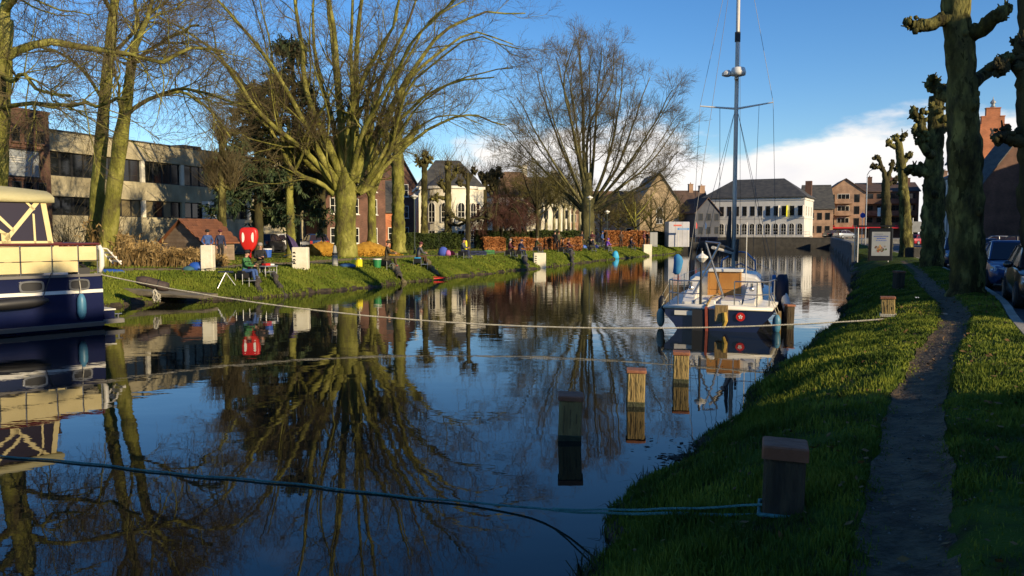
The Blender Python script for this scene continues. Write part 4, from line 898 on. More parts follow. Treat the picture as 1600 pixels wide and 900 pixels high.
# ---- white villa with a rounded bay
def villa():
    A_ = Vector((-11.6, 100.0)); Bv = Vector((-3.6, 101.5)); Wd = (Bv - A_).length
    root = thing('villa', 'white villa with rounded bay and tall arched windows under a slate roof', 'house', (A_.x * .86, A_.y * .86, 1.0), math.atan2(1.5, 8)); root.scale = (.86, .86, .9)
    m = MB(); m.box(0, Wd, 0, 9, -.3, 7.0); m.build('wall', cream_p, root)
    cx = Wd * .5; n = 12; R_ = 3.2
    b = MB(); b.prism([(cx - R_ * math.cos(PI * i / n), -1.9 * math.sin(PI * i / n) + .02, -.3) for i in range(n + 1)], (0, 0, 7.3)); b.build('bay', cream_p, root)
    c = MB(); c.prism([(cx - (R_ + .22) * math.cos(PI * i / n), -2.12 * math.sin(PI * i / n) + .03, 7.004) for i in range(n + 1)], (0, 0, .3)); c.box(-.25, Wd + .25, .035, 9.2, 7.004, 7.3); c.build('cornice', white_p, root)
    r = MB(); lo = [(-.2, .1, 7.304), (Wd + .2, .1, 7.304), (Wd + .2, 9.1, 7.304), (-.2, 9.1, 7.304)]; r.add(lo + [(2.5, 4.5, 10.8), (Wd - 2.5, 4.5, 10.8)], [(3, 2, 1, 0), (0, 1, 5, 4), (1, 2, 5), (2, 3, 4, 5), (3, 0, 4)])
    r.add([(cx - (R_ + .1) * math.cos(PI * i / n), -2.0 * math.sin(PI * i / n) + .04, 7.306) for i in range(n + 1)] + [(cx, 3.2, 9.7)], [(i, i + 1, n + 1) for i in range(n)])
    r.build('roof', slate_m, root)
    for a in (-52, -18, 18, 52):
        aa = math.radians(a); p = Vector((cx + R_ * math.sin(aa), -1.9 * math.cos(aa), 0)); t = Vector((R_ * math.cos(aa), 1.9 * math.sin(aa), 0)).normalized()
        for z, h in ((3.0, 2.4), (.4, 1.7)):
            M = Matrix.Translation(p + t * -.5 + Vector((0, 0, z)) + Vector((t.y, -t.x, 0)) * .06) @ Matrix.Rotation(math.atan2(t.y, t.x), 4, 'Z')
            window(root, M, 1.0, h, arch=z > 1, bars=(2, 3), proud=.06, fw=.08)
    for x in (.35, Wd - 1.35):
        for z, h in ((3.0, 2.4), (.4, 1.7)): window(root, Matrix.Translation((x, 0, z)), .9, h, bars=(2, 3), sill=white_p)
villa()
house('villa', 'pale cream house with a brown tiled hip roof behind the weeping tree', (-2.6, 106), (4.2, 107), 9, 7.4, 11.0, cream_p, tile_brown, 'hip', hip=2.2, wins=[('f', .6 + i * 1.6, z, .9, 1.6, dict(bars=(2, 2))) for i in range(4) for z in (1.6, 4.8)], sill=white_p, chim=[(5, 4.5, .7, 11.8)])
# ---- far houses behind the fan tree and at the head of the basin
house('chapel', 'yellow brick chapel gable behind the thicket left of the dark roofs', (22.6, 142), (29.5, 142), 16, 8.2, 13.2, br_yellow, slate_m, 'y', z0=1.4, wins=[('f', 2.9, 4.2, 1.2, 3.0, dict(arch=True, bars=(2, 3)))])
house('house', 'long house with a dark brown tiled roof and light ridge, left of the white hall', (27.5, 150), (37.5, 151), 9, 5.8, 10.6, br_tan, tile_dark, 'x', z0=1.5, wins=[('f', 1 + i * 2.3, 2.5, 1.0, 1.5, {}) for i in range(4)], chim=[(7.4, 4.5, .8, 11.9), (9.6, 4.5, 1.0, 11.6)])
house('house', 'grey-blue shaded gable house directly left of the white hall', (31.8, 139.2), (36.2, 140.2), 8, 6.2, 8.6, mat('grey_render_shaded', (.05, .055, .07), .85, (.075, .08, .10), .5, 6), tile_dark, 'y', z0=1.62, wins=[('f', .6 + i * 1.5, z, .8, 1.3, dict(frame=dark_m)) for i in range(3) for z in (2.4, 4.7)])  # wall colour darkened to stand in for shade
house('house', 'low far house row seen through the thicket', (10, 150), (25, 151), 9, 6.6, 10.5, br_tan, tile_brown, 'x', z0=1.0, wins=[('f', 1 + i * 2.1, z, 1.0, 1.5, {}) for i in range(7) for z in (2, 4.6)])
house('house', 'distant cream house between the second villa and the poplars', (2.5, 128), (9.5, 129), 9, 7.6, 11.6, cream_p, tile_dark, 'x', z0=1.0, wins=[('f', .8 + i * 1.7, z, .9, 1.5, {}) for i in range(4) for z in (1.8, 4.8)], chim=[(5, 4, .7, 12.6)])

# ---- white hall at the head of the basin
def hall():
    A_ = Vector((35.6, 149.5)); Bv = Vector((51.3, 141.0)); Wd = (Bv - A_).length; Dp = 10.5; z0 = 1.62
    ws = []
    root = house('hall', 'long white two-storey hall with arched ground-floor windows and grey hip roof', A_, Bv, Dp, 8.9, 12.6, white_r, slate_m, 'hip', z0=z0, hip=4.4, over=.45, cat='building', band=([(5.15, .18, .08), (8.45, .3, .14), (1.9, .25, .06)], white_r))
    n = 13; sp = Wd / n
    for i in range(n):
        x = sp * (i + .5)
        window(root, Matrix.Translation((x - .38, 0, 5.65 - z0)), .76, 1.75, frame=dark_m, bars=(2, 3), proud=.035, fw=.05, sill=white_r)
        window(root, Matrix.Translation((x - .48, 0, 2.25 - z0)), .96, 2.1, frame=white_p, bars=(2, 3), proud=.06, fw=.07, arch=True)
        if i in (9, 10, 12):
            f = MB(); f.box(x + .50, x + .58, -.75, -.02, 5.5 - z0, 7.5 - z0); f.build('banner', mat('yellow_banner', (.75, .72, .02), .7) if i == 10 else white_p, root)
    M = wallM('r', Wd, Dp)
    for k in range(3): window(root, M @ Matrix.Translation((1.6 + 3 * k, 0, 5.65 - z0)), .8, 1.75, frame=white_p, bars=(2, 3))
    c = MB(); c.box(Wd - 1.2, Wd - .1, Dp - 2.0, Dp - 1.0, 7, 12.2 - z0); c.build('chimney', br_brown, root)
    t = MB(); t.box(-1, Wd + 1.5, -3.6, -.2, -.3, .28); t.build('terrace', conc_m, root)
    rl = MB()
    for i in range(28): x = -1 + i * (Wd + 2.5) / 27; rl.tube([(x, -3.5, .28), (x, -3.5, 1.2)], .02, 5)
    for z in (.75, 1.2): rl.tube([(-1, -3.5, z), (Wd + 1.5, -3.5, z)], .022, 5)
    rl.build('railing', mat('galvanised', (.35, .36, .37), .4, metal=.6), root)
hall()
# ---- brick apartment block right of the hall
def flats():
    A_ = Vector((64.0, 164)); Bv = Vector((71.2, 162)); z0 = 1.62
    r1 = house('apartment_block', 'tan brick apartment gable with balconies right of the hall', A_, Bv, 14, 10.8, 13.5, br_tan, tile_dark, 'y', z0=z0, cat='building',
      wins=[('f', .7, z, 1.0, 1.6, dict(frame=dark_m)) for z in (4.0, 6.4, 8.8)] + [('f', 2.2, z, 2.3, 1.7, dict(bars=(3, 1))) for z in (4.0, 6.4, 8.8)] + [('f', 5.4, z, 1.0, 1.6, dict(frame=dark_m)) for z in (4.0, 6.4, 8.8)])
    for z in (3.7, 6.1, 8.5):
        b = MB(); b.box(1.7, 5.0, -1.2, -.02, z - z0, z - z0 + .15); b.box(1.7, 5.0, -1.2, -1.12, z - z0 + .154, z - z0 + .95); b.build('balcony', br_tan, r1)
    aw = MB(); aw.prism([(-.5, -.02, 2.5), (-.5, -1.8, 2.0), (-.5, -1.8, 1.9), (-.5, -.02, 2.3)], (14, 0, 0)); aw.build('awning', mat('red_awning', (.55, .02, .03), .7), r1)
    C_ = Vector((71.4, 165)); Dv = Vector((82, 162)); Wd = (Dv - C_).length
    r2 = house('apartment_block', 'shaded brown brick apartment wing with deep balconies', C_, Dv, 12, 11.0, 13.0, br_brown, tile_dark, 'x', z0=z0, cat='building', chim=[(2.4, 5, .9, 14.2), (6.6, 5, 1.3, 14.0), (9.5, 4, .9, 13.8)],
      wins=[('f', .6 + i * 2.6, z, 1.9, 1.8, dict(frame=dark_m, bars=(2, 1))) for i in range(4) for z in (4.0, 6.4, 8.8)])
    for z in (3.7, 6.1, 8.5):
        for x in (.2, 5.6): b = MB(); b.box(x, x + 4.8, -1.4, -.02, z - z0, z - z0 + .16); b.box(x, x + 4.8, -1.4, -1.3, z - z0 + .164, z - z0 + 1.0); b.build('balcony', br_brown, r2)
    E_ = Vector((80.2, 155)); Fv = Vector((87, 152)); Wd = (Fv - E_).length
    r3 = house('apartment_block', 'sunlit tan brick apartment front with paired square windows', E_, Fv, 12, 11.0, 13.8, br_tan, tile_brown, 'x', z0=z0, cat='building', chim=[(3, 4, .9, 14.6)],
      wins=[('f', .5 + i * 1.75, z, 1.15, 1.5, dict(bars=(2, 1))) for i in range(4) for z in (4.2, 6.6, 9.0)], doors=[('f', 1.0, 1.2, 2.3, mat('red_door', (.35, .03, .02), .6))])
    house('apartment_block', 'narrow cream house with balconies beside the tan brick front', Vector((87.2, 151.5)), Vector((91.4, 149.4)), 12, 10.6, 12.8, cream_p, slate_m, 'x', z0=z0, cat='building', wins=[('f', .6 + i * 2.1, z, 1.2, 1.7, dict(bars=(2, 1))) for i in range(2) for z in (2.6, 5.4, 8.2)])
    house('house', 'small tan house between the hall and the apartment gable', Vector((58.6, 160)), Vector((63.6, 159)), 9, 7.6, 12.2, br_tan, slate_m, 'x', z0=z0, wins=[('f', .6 + i * 1.5, z, .9, 1.4, dict(frame=dark_m)) for i in range(3) for z in (2.6, 5.2)])
flats()

# ---- street on the right: row of houses parallel to the canal (t = distance from the waterline)
def row(ya, yb, t0, dp, eave, ridge, wallm, roofm, label, wn=3, floors=3, seed=0, roof='x', group='terraced houses along the right street'):
    sa = RB.s_at_y(ya); sb = RB.s_at_y(yb); a = RB.xy(sb, t0); b = RB.xy(sa, t0)
    Wd = math.hypot(b[0] - a[0], b[1] - a[1]); ws = []
    fh = (eave - 1.2) / floors
    for f in range(floors):
        for i in range(wn):
            if f == 0 and i == wn - 1: continue
            ws.append(('f', Wd * (i + .5) / wn - .55, 1.0 + fh * f + .95, 1.1, fh * .58, dict(bars=(2, 2))))
    return house('terraced_house', label, a, b, dp, eave, ridge, wallm, roofm, roof, z0=.98, wins=ws, doors=[('f', Wd * (wn - .5) / wn - .5, 1.0, 2.3, door_m)], sill=conc_m, group=group, chim=[(Wd * .12, dp / 2, .7, ridge + 1.2)], over=.25)
row(-30.0, -20.1, 15.2, 10, 9.0, 13.0, br_red, tile_dark, 'red terraced house of the near street row, far behind the viewpoint')
row(-20.0, -12.1, 15.2, 10, 9.4, 13.2, br_brown, slate_m, 'brown terraced house of the near street row, behind the viewpoint')
row(-12.0, -4.1, 15.2, 10, 9.2, 13.0, white_r, tile_dark, 'white terraced house of the near street row, second from the gap')
row(-4.0, 4.1, 15.2, 10, 9.4, 13.2, br_red, tile_dark, 'red terraced house of the near street row beside the gap')
row(12.7, 17.4, 15.2, 10, 4.4, 6.8, br_tan, tile_dark, 'low tan house next to the gap of the street row', 2, 1)
row(17.5, 24.5, 15.2, 10, 9.8, 13.9, br_red, tile_dark, 'tall red terraced house just past the low tan house')
row(24.6, 31.0, 15.2, 10, 9.2, 13.0, cream_p, tile_dark, 'cream terraced house in the middle of the street row')
row(31.1, 38.5, 15.2, 10, 9.4, 13.2, br_red, slate_m, 'red slate-roofed terraced house of the street row')
row(73.0, 83.0, 27.0, 10, 11.0, 15.0, br_brown, slate_m, 'brown house set back behind the car park', 4)
row(83.1, 94.0, 27.0, 10, 11.0, 15.0, br_red, slate_m, 'red house set back behind the car park', 4)
# gabled house facing us beyond the car park, the stepped gable and the classical front behind
def step_gable():
    D = 97; c = Q(1546, 364, D); z0 = .98; ang_ = -.22
    root = thing('step_gable_house', 'orange-red brick house with a stepped gable and little lantern on top', 'house', (c.x - 3.6, D + 1, z0), ang_)
    m = MB(); n = 7; W_ = 7.4; zt = 17.5; ze = 11.6; pts = [(0, -.3)]
    for i in range(n): x = i * (W_ / 2 - .28) / n; z = ze + (zt - ze) * (i / (n - 1)); pts += [(x, z - z0)] if i == 0 else [(x, pts[-1][1]), (x, z - z0)]
    pts += [(W_ - x_, z_) for x_, z_ in reversed(pts)]
    m.prism([(x, 0, z) for x, z in pts], (0, .5, 0)); m.box(.15, W_ - .15, .502, 4, -.3, ze - z0 - .4); m.build('wall', br_orange, root)
    for i in range(n):
        cp = MB(); x0 = i * (W_ / 2 - .28) / n; x1 = (i + 1) * (W_ / 2 - .28) / n if i < n - 1 else W_ / 2; z = ze + (zt - ze) * (i / (n - 1)) - z0
        cp.box(x0 - .05, x1 if i == n - 1 else x1 - .003, -.06, .56, z + .003, z + .12)
        cp.build('coping', br_orange, root); cp = MB(); cp.box(W_ - x1 if i == n - 1 else W_ - x1 + .003, W_ - x0 + .05, -.06, .56, z + .0035, z + .121); cp.build('coping', br_orange, root)
    l = MB(); l.lathe([(.30, 0), (.34, .12), (.2, .16), (.2, .5), (.34, .54), (.3, .7), (.06, 1.0), (.03, 1.3)], 8, (W_ / 2, .25, zt - z0 + .12)); l.build('lantern', mat('lead', (.25, .26, .27), .5), root)
    r = MB()
    for sg in (0, 1):
        a = [(-.2, .52, ze - z0 - .5), (W_ / 2, .52, zt - z0 - 1.2), (W_ / 2, .52, zt - z0 - 1.0), (-.2, .52, ze - z0 - .3)]
        if sg: a = [(W_ - x, y, z) for x, y, z in a]
        r.prism(a, (0, 4, 0))
    r.build('roof', slate_m, root)
    for x, z in ((1.6, 12.2), (4.9, 12.2), (3.3, 14.7)):
        k = MB()
        for s_ in (-1, 1): k.box(-.06, .06, -.05, -.004, -.5, .5, Matrix.Translation((x + .4, -.003 * (s_ + 1), z - z0)) @ Matrix.Rotation(s_ * .45, 4, 'Y'))
        k.build('wall_anchor', dark_m, root)
    for x in (1.0, 4.6):
        for z in (6.4, 9.0): window(root, Matrix.Translation((x, 0, z - z0)), 1.1, 1.7, bars=(2, 2))
step_gable()
g = Q(1529, 300, 84); g2 = Q(1625, 300, 84)
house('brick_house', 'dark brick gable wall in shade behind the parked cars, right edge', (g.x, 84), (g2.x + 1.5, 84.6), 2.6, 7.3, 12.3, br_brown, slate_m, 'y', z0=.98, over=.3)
def classical():
    D0 = 93.0; a = Q(1470, 364, D0); b = Q(1499, 364, 87.2); z0 = .98
    root = house('classical_front', 'tall building front with white pilasters seen between the two pollard trunks', (a.x, D0), (b.x, 87.2), 8, 8.8, 10.6, mat('grey_blue_render', (.20, .22, .27), .8), slate_m, 'x', z0=z0, cat='building')
    Wd = math.hypot(b.x - a.x, 87.2 - D0)
    for i in range(7):
        x = .1 + i * (Wd - .5) / 6; p = MB(); p.box(x, x + .34, -.2, -.003, 0, 7.3); p.box(x - .06, x + .4, -.26, -.002, 7.302, 7.6); p.box(x - .06, x + .4, -.26, -.002, 3.8, 4.0); p.build('pilaster', white_p, root)
    for i in range(6):
        x = .1 + (i + .5) * (Wd - .5) / 6
        for z, h in ((.8, 2.5), (4.3, 2.5)): window(root, Matrix.Translation((x - .2, 0, z)), .75, h, bars=(1, 3))
classical()
# ---- wooden hut in the park
def hut():
    D = 44.5; z0 = 1.0; a = Q(256, 400, D + 1.5); b = Q(316, 400, D)
    root = house('wooden_hut', 'small pale boarded hut with a brown shingle roof behind the reeds', (a.x, D + 1.5), (b.x, D), 2.3, 2.15, 3.3, mat('pale_boards', (.24, .17, .11), .85, (.36, .27, .18), 2, 6), wood_brown, 'y', z0=z0, over=.22, cat='hut', th=.06)
    Wd = math.hypot(b.x - a.x, 1.5)
    bd = mat('pale_boards2', (.19, .13, .085), .85, (.28, .205, .14), 1.5, 6, rnd=.18)
    e = 1.15; r = 2.3; n = 11
    for i in range(n):
        z0_ = i * r / n; z1_ = (i + 1) * r / n - .012
        def ext(z): return 0 if z <= e else (z - e) / (r - e) * Wd / 2
        k = MB(); k.prism([(ext(z0_) + .01, -.022, z0_), (Wd - ext(z0_) - .01, -.022, z0_), (Wd - ext(z1_) - .01, -.022, z1_), (ext(z1_) + .01, -.022, z1_)], (0, .02, 0)); k.build('board', bd, root)
        if z1_ < e:
            k = MB(); k.box(Wd + .002, Wd + .024, .02, 2.28, z0_, z1_); k.build('board', bd, root)
    s = (r - e) / (Wd / 2); L_ = math.hypot(Wd / 2 + .25, s * (Wd / 2 + .25)); nr = 9
    roofo = [c for c in root.children if c.name.startswith('roof')][0]
    sh = mat('shingles', (.115, .042, .020), .8, (.19, .078, .036), 2, 6, rnd=.2)
    rnd = random.Random(3); me = MB(); me.box(0, .30, 0, .26, 0, .018); me = me.mesh('shingle', sh)
    for i in range(nr):
        for j in range(9):
            o = link('shingle', me, None, roofo); f = i / nr
            x = Wd + .2 - (Wd / 2 + .22) * f; z = e - s * .2 + s * (Wd / 2 + .22) * f + .075
            o.matrix_local = Matrix.Translation((x, -.2 + j * .306 + (i % 2) * .1 - .05, z)) @ Matrix.Rotation(math.atan(s) + .03 + rnd.uniform(-.01, .02), 4, 'Y') @ Matrix.Rotation(PI / 2, 4, 'Z') @ Matrix.Translation((0, -.0, 0))
hut()
# ---- white exhibition box with a portal frame
def booth():
    a = Q(1044, 382, 106); b = Q(1077, 382, 106)
    root = thing('exhibition_box', 'white box pavilion with red lettering strip by the far water edge', 'pavilion', (a.x, 106, .98)); W_ = b.x - a.x
    m = MB(); m.cham(0, W_, 0, 2.6, -.2, 3.1, .06); m.build('body', mat('white_panel', (.40, .41, .46), .5, (.48, .48, .52), 1, 3), root)
    s = MB(); s.box(.7, 1.75, -.03, -.004, 2.52, 2.72); s.build('lettering_strip', mat('red_print', (.6, .12, .08), .6), root)
    for x in (W_ * .333, W_ * .666): j = MB(); j.box(x - .012, x + .012, -.012, -.003, 0, 3.0); j.build('joint', conc_m, root)
    fr = thing('portal_frame', 'white tube portal with a blue header board before the exhibition box', 'frame', (a.x + 1.05, 104.6, .9))
    for x in (0, 1.25): p = MB(); p.tube([(x, 0, -.1), (x, 0, 2.1)], .04, 8); p.build('post', white_p, fr)
    h = MB(); h.box(-.12, 1.37, -.05, .05, 2.104, 2.34); h.build('header_board', mat('blue_board', (.03, .22, .55), .5), fr)
    t = MB(); t.box(.1, 1.15, -.056, -.052, 2.19, 2.25); t.build('print_line', white_p, fr)
booth()
# ---- quay walls
def wall_run(name, label, pts, t0, z0, z1, thick, m, cop):
    root = thing(name, label, 'wall')
    body = MB(); cp = MB()
    for (x0, y0), (x1, y1) in zip(pts[:-1], pts[1:]):
        d = Vector((x1 - x0, y1 - y0)).normalized(); n = Vector((d.y, -d.x)) * thick
        body.prism([(x0, y0, z0), (x1, y1, z0), (x1 + n.x, y1 + n.y, z0), (x0 + n.x, y0 + n.y, z0)], (0, 0, z1 - z0))
        L_ = math.hypot(x1 - x0, y1 - y0); k = max(1, int(L_ / 2))
        for i in range(k):
            a = Vector((x0, y0)).lerp(Vector((x1, y1)), i / k) + d * .01; b = Vector((x0, y0)).lerp(Vector((x1, y1)), (i + 1) / k) - d * .01
            o1 = -n.normalized() * .06; o2 = n + n.normalized() * .06
            c = MB(); c.prism([(a.x + o1.x, a.y + o1.y, z1 + .003), (b.x + o1.x, b.y + o1.y, z1 + .003), (b.x + o2.x, b.y + o2.y, z1 + .003), (a.x + o2.x, a.y + o2.y, z1 + .003)], (0, 0, .14)); c.build('coping_stone', cop, root)
    body.build('wall', m, root); return root
pts = [tuple(float(v) for v in RB.xy(s, -.05)) for s in np.arange(RB.s_at_y(58), RB.s_at_y(135), 4.0)]
wall_run('quay_parapet', 'grey quay parapet running back along the right side of the basin', pts, 0, -.8, 1.75, .4, mat('parapet', (.07, .068, .066), .85, (.13, .125, .12), 1, 7, .3, 10), pave_m)
wall_run('quay_wall', 'low dark quay wall across the head of the basin', [(27.5, 136.0), (41, 135.9), (56, 135.8)], 0, -.8, 1.70, .5, quay_m, quay_m)
# ================================================================== boats
navy = mat('navy_hull', (0.006, 0.010, 0.045), 0.22, (0.010, 0.014, 0.055), .6, 4, coat=.3)
gel = mat('white_gelcoat', (0.74, 0.72, 0.66), 0.35, (0.66, 0.63, 0.56), 1.0, 6)
canvas = mat('cream_canvas', (0.60, 0.50, 0.25), 0.85, (0.66, 0.56, 0.30), 1.2, 5, .15, 30)
canvas_t = mat('top_canvas', (0.42, 0.38, 0.20), 0.9, (0.50, 0.45, 0.25), 1.2, 5, .2, 20)
steel = mat('stainless', (0.42, 0.42, 0.42), 0.28, metal=.9)
rail_w = mat('varnished_rail', (0.10, 0.018, 0.014), 0.35)
grey_rub = mat('grey_rubber', (0.14, 0.13, 0.12), 0.7); black_r = mat('black_rubber', (0.012, 0.012, 0.014), 0.55)
blue_f = mat('blue_fender', (0.045, 0.16, 0.26), 0.45, (0.07, 0.21, 0.32), 3, 4); vinyl = mat('tinted_vinyl', (0.030, 0.021, 0.026), 0.16, spec=.35)
rope_w = mat('white_rope', (0.52, 0.49, 0.40), 0.9, (0.40, 0.37, 0.29), 20, 3, .6, 60); rope_t = mat('teal_rope', (0.05, 0.17, 0.17), 0.9, (0.08, 0.25, 0.24), 20, 3, .6, 60)
plyw = mat('varnished_ply', (0.40, 0.17, 0.035), 0.4, (0.52, 0.25, 0.06), 2.2, 7, stretch=(6, 1, .5)); oldwood = mat('old_wood', (0.20, 0.13, 0.05), 0.85, (0.34, 0.23, 0.09), 3, 7, .5, 12, stretch=(4, 4, .6))
red_p = mat('red_paint', (0.52, 0.016, 0.010), 0.4); blue_c = mat('blue_cloth', (0.02, 0.15, 0.36), 0.8, (0.03, 0.21, 0.44), 4, 4)

def hull_loft(L_, beam, sheer, keel, bowx=1.0, stern=.88, n=16, flare=.82, deck=True):
    """rings across the hull from stern (x=0) to bow; sheer(u), returns rings of points (port to starboard under the keel)"""
    rings = []
    for i in range(n + 1):
        u = i / n; hb = beam / 2 * (stern + (1 - stern) * math.sin(min(1, u / .45) * PI / 2)) if u < .45 else beam / 2 * max(0.012, (1 - ((u - .45) / .55) ** 2.3))
        sh = sheer(u); fl = flare - .25 * max(0, u - .5)
        rk = bowx * max(0, (u - .75) / .25) * 0  # raked stem handled by x shift
        r = []
        for (w, zz) in ((1.0, sh), (.995, sh * .72), (fl + .10, sh * .36), (fl, .02), (fl * .55, keel), (0, keel * 1.15)):
            r.append((w * hb, zz))
        x = u * L_
        pts = [Vector((x + (z * .55 * max(0, u - .7) / .3), y, z)) for y, z in r] + [Vector((x + (z * .55 * max(0, u - .7) / .3), -y, z)) for y, z in reversed(r[:-1])]
        rings.append(pts)
    return rings
def motor_yacht():
    p = G(163, 512, 0); d = Vector((-.67, -.74, 0)).normalized(); port = Vector((-d.y, d.x, 0))
    o = p - port * 1.40; rz = math.atan2(d.y, d.x); L_ = 10.2
    root = thing('motor_yacht', 'navy motor yacht with cream canvas screens and canopy at the left edge', 'boat', (o.x, o.y, 0), rz)
    sheer = lambda u: 1.46 + .35 * u * u
    R_ = hull_loft(L_, 3.1, sheer, -.45, stern=.90, n=20, flare=.93)
    m = MB(); m.loft(R_, close=False, caps=False); m.add(R_[0], [tuple(range(len(R_[0])))])
    h = m.build('hull', navy, root, True); 
    mod = h.modifiers.new('edges', 'EDGE_SPLIT'); mod.split_angle = math.radians(40)
    hw = lambda u: R_[min(20, max(0, int(round(u * 20))))][0].y
    def side(x, z, off=0.0):                       # point on the port side
        u = min(.999, max(0, x / L_)); i = min(19, int(u * 20)); f = u * 20 - i
        ring0, ring1 = R_[i], R_[i + 1]; zs0 = [q.z for q in ring0[:4]][::-1]; ys0 = [q.y for q in ring0[:4]][::-1]; zs1 = [q.z for q in ring1[:4]][::-1]; ys1 = [q.y for q in ring1[:4]][::-1]
        return Vector((x, (1 - f) * np.interp(z, zs0, ys0) + f * np.interp(z, zs1, ys1) + off, z))
    for sg in (1, -1):
        st = MB(); xs = np.linspace(.0, 9.2, 24)
        st.loft([[Vector((q.x, q.y * sg, q.z)) for q in (side(x, .985, -.02), side(x, .985, .012), side(x, 1.075, .012), side(x, 1.075, -.02))] for x in xs]); st.build('stripe', gel, root)
        rb = MB(); rb.loft([[Vector((q.x, q.y * sg, q.z)) for q in (side(x, .06, -.02), side(x, .06, .05), side(x, .17, .06), side(x, .19, -.02))] for x in np.linspace(-.02, 9.2, 24)]); rb.build('rubbing_strake', grey_rub, root)
        gn = MB(); gn.loft([[Vector((q.x, q.y * sg, q.z)) for q in (side(x, 1.43, -.04), side(x, 1.43, .03), side(x, 1.50, .03), side(x, 1.50, -.04))] for x in np.linspace(0, 9.4, 26)]); gn.build('gunwale', grey_rub, root)
    dk = MB(); dk.loft([[Vector((x, hw(x / L_) - .05, 1.44)), Vector((x, -hw(x / L_) + .05, 1.44))] for x in np.linspace(.02, 9.0, 20)], close=False, caps=False); dk.build('deck', gel, root)
    # portholes
    for x, w in ((.62, .44), (1.78, .50), (4.6, .50), (5.8, .5)):
        pf = MB(); n = 20
        def rr(k, W_, H_, c): a = 2 * PI * k / n; return (W_ / 2 - c) * max(-1, min(1, 1.5 * math.cos(a))) + c * math.cos(a), (H_ / 2 - c) * max(-1, min(1, 1.5 * math.sin(a))) + c * math.sin(a)
        out = [rr(k, w + .09, .31, .1) for k in range(n)]; inn = [rr(k, w, .22, .07) for k in range(n)]
        pf.loft([[side(x + a, 1.22 + b, .008) for a, b in out], [side(x + a, 1.22 + b, .045) for a, b in out], [side(x + a, 1.22 + b, .045) for a, b in inn], [side(x + a, 1.22 + b, .012) for a, b in inn]], caps=False)
        po = pf.build('porthole', steel, root); g = MB(); g.poly([side(x + a, 1.22 + b, .016) for a, b in inn]); g.build('pane', black_r, po)
    pf = MB(); c = side(2.95, 1.20); pf.lathe([(.13, 0), (.13, .05), (.10, .055), (.095, .03)], 18, M=Matrix.Translation(c) @ Matrix.Rotation(-PI / 2, 4, 'X')); po = pf.build('round_porthole', steel, root)
    # stern platform
    sp = MB(); sp.cham(-.58, -.02, -1.25, 1.36, .10, .22, .03); sp.build('swim_platform', grey_rub, root)
    s2 = MB(); s2.cham(-.34, -.015, -1.2, 1.30, .225, .46, .03); s2.build('stern_step', navy, root); s3 = MB(); s3.cham(-.36, -.016, -1.2, 1.32, .463, .50, .01); s3.build('step_tread', gel, root)
    cl = MB(); cl.tube([(-.45, 1.22, .22), (-.45, 1.22, .36)], .022, 8); cl.tube([(-.55, 1.22, .34), (-.35, 1.22, .34)], .018, 8); cl.build('cleat', steel, root)
    # railing with canvas screens
    zt = 2.30
    def rail(x, z, off=-.06): q = side(min(x, 9.2), 1.46, off); return Vector((x, q.y, z))
    for sg in (1, -1):
        f = lambda v: Vector((v.x, v.y * sg, v.z))
        rl = MB(); rl.tube([f(rail(x, zt)) for x in np.linspace(.06, 9, 30)], .034, 8); rl.build('top_rail', rail_w, root)
        mr_ = MB(); mr_.tube([f(rail(x, 1.86, -.02)) for x in np.linspace(.06, 9, 30)], .012, 6); mr_.build('mid_rail', dark_m, root)
        for x in (.10, .60, 1.25, 2.0, 2.6, 3.4, 4.2, 5.0, 5.8, 6.6, 7.4, 8.2, 9.0):
            s = MB(); s.tube([f(rail(x, 1.46)), f(rail(x, zt))], .018, 8); s.build('stanchion', steel, root)
        for x0, x1, zb in ((.13, .58, 1.84), (.62, 1.23, 1.56), (1.27, 1.98, 1.56), (2.02, 2.58, 1.56), (2.62, 3.38, 1.56), (3.42, 4.18, 1.56), (4.22, 5.6, 1.56)):
            pn = MB(); xs = np.linspace(x0, x1, 6); pn.loft([[f(rail(x, zb, -.03)), f(rail(x, (zb + zt) / 2, -.03 + .025 * math.sin(PI * (x - x0) / (x1 - x0)))), f(rail(x, zt - .06, -.03)), f(rail(x, zt - .06, -.05)), f(rail(x, zb, -.05))] for x in xs]); pn.build('canvas_screen', canvas, root)
    pb = MB(); pb.tube([rail(.06, zt), Vector((.03, 0, zt)), Vector((.06, -rail(.06, zt).y, zt))], .034, 8); pb.tube([(.05, -1.2, 1.86), (.05, 1.2, 1.86)], .014, 6); pb.build('stern_rail', rail_w, root)
    ph = MB(); ph.tube([(.0, 1.22, 1.52), (-.05, 1.24, 1.7), (-.05, 1.24, 2.12), (0, 1.22, 2.26)], [.05, .07, .07, .05], 10); ph.build('horseshoe_buoy', gel, root, True)
    ld = MB()
    for k in range(3): ld.box(-.62 + .12 * k, -.57 + .12 * k, .55, 1.15, 1.78 + .12 * k, 1.83 + .12 * k)
    for y in (.56, 1.12): ld.tube([(-.62, y, 1.72), (-.25, y, 2.16)], .02, 6)
    ld.tube([(-.25, .56, 2.16), (-.02, .56, 2.2)], .018, 6); ld.tube([(-.25, 1.12, 2.16), (-.02, 1.12, 2.2)], .018, 6); ld.build('boarding_ladder', gel, root)
    mr = MB(); mr.box(.25, .7, .9, 1.2, 1.46, 1.66); mr.tube([(.3, 1.0, 1.66), (.45, 1.1, 1.76), (.65, .95, 1.70)], .05, 8); mr.build('deck_gear', dark_m, root)
    ct = MB()
    for k in range(9): a = k * .9; ct.ball((.55 + .22 * math.cos(a), .75 + .25 * math.sin(a), 2.2 + .05 * math.sin(k * 2)), .09, 7, 5)
    ct.build('stowed_line', rail_w, root, True)
    # cabin and canopy
    cb = MB(); cb.cham(1.35, 8.0, -1.12, 1.12, 1.44, 2.22, .06); cb.build('cabin', gel, root)
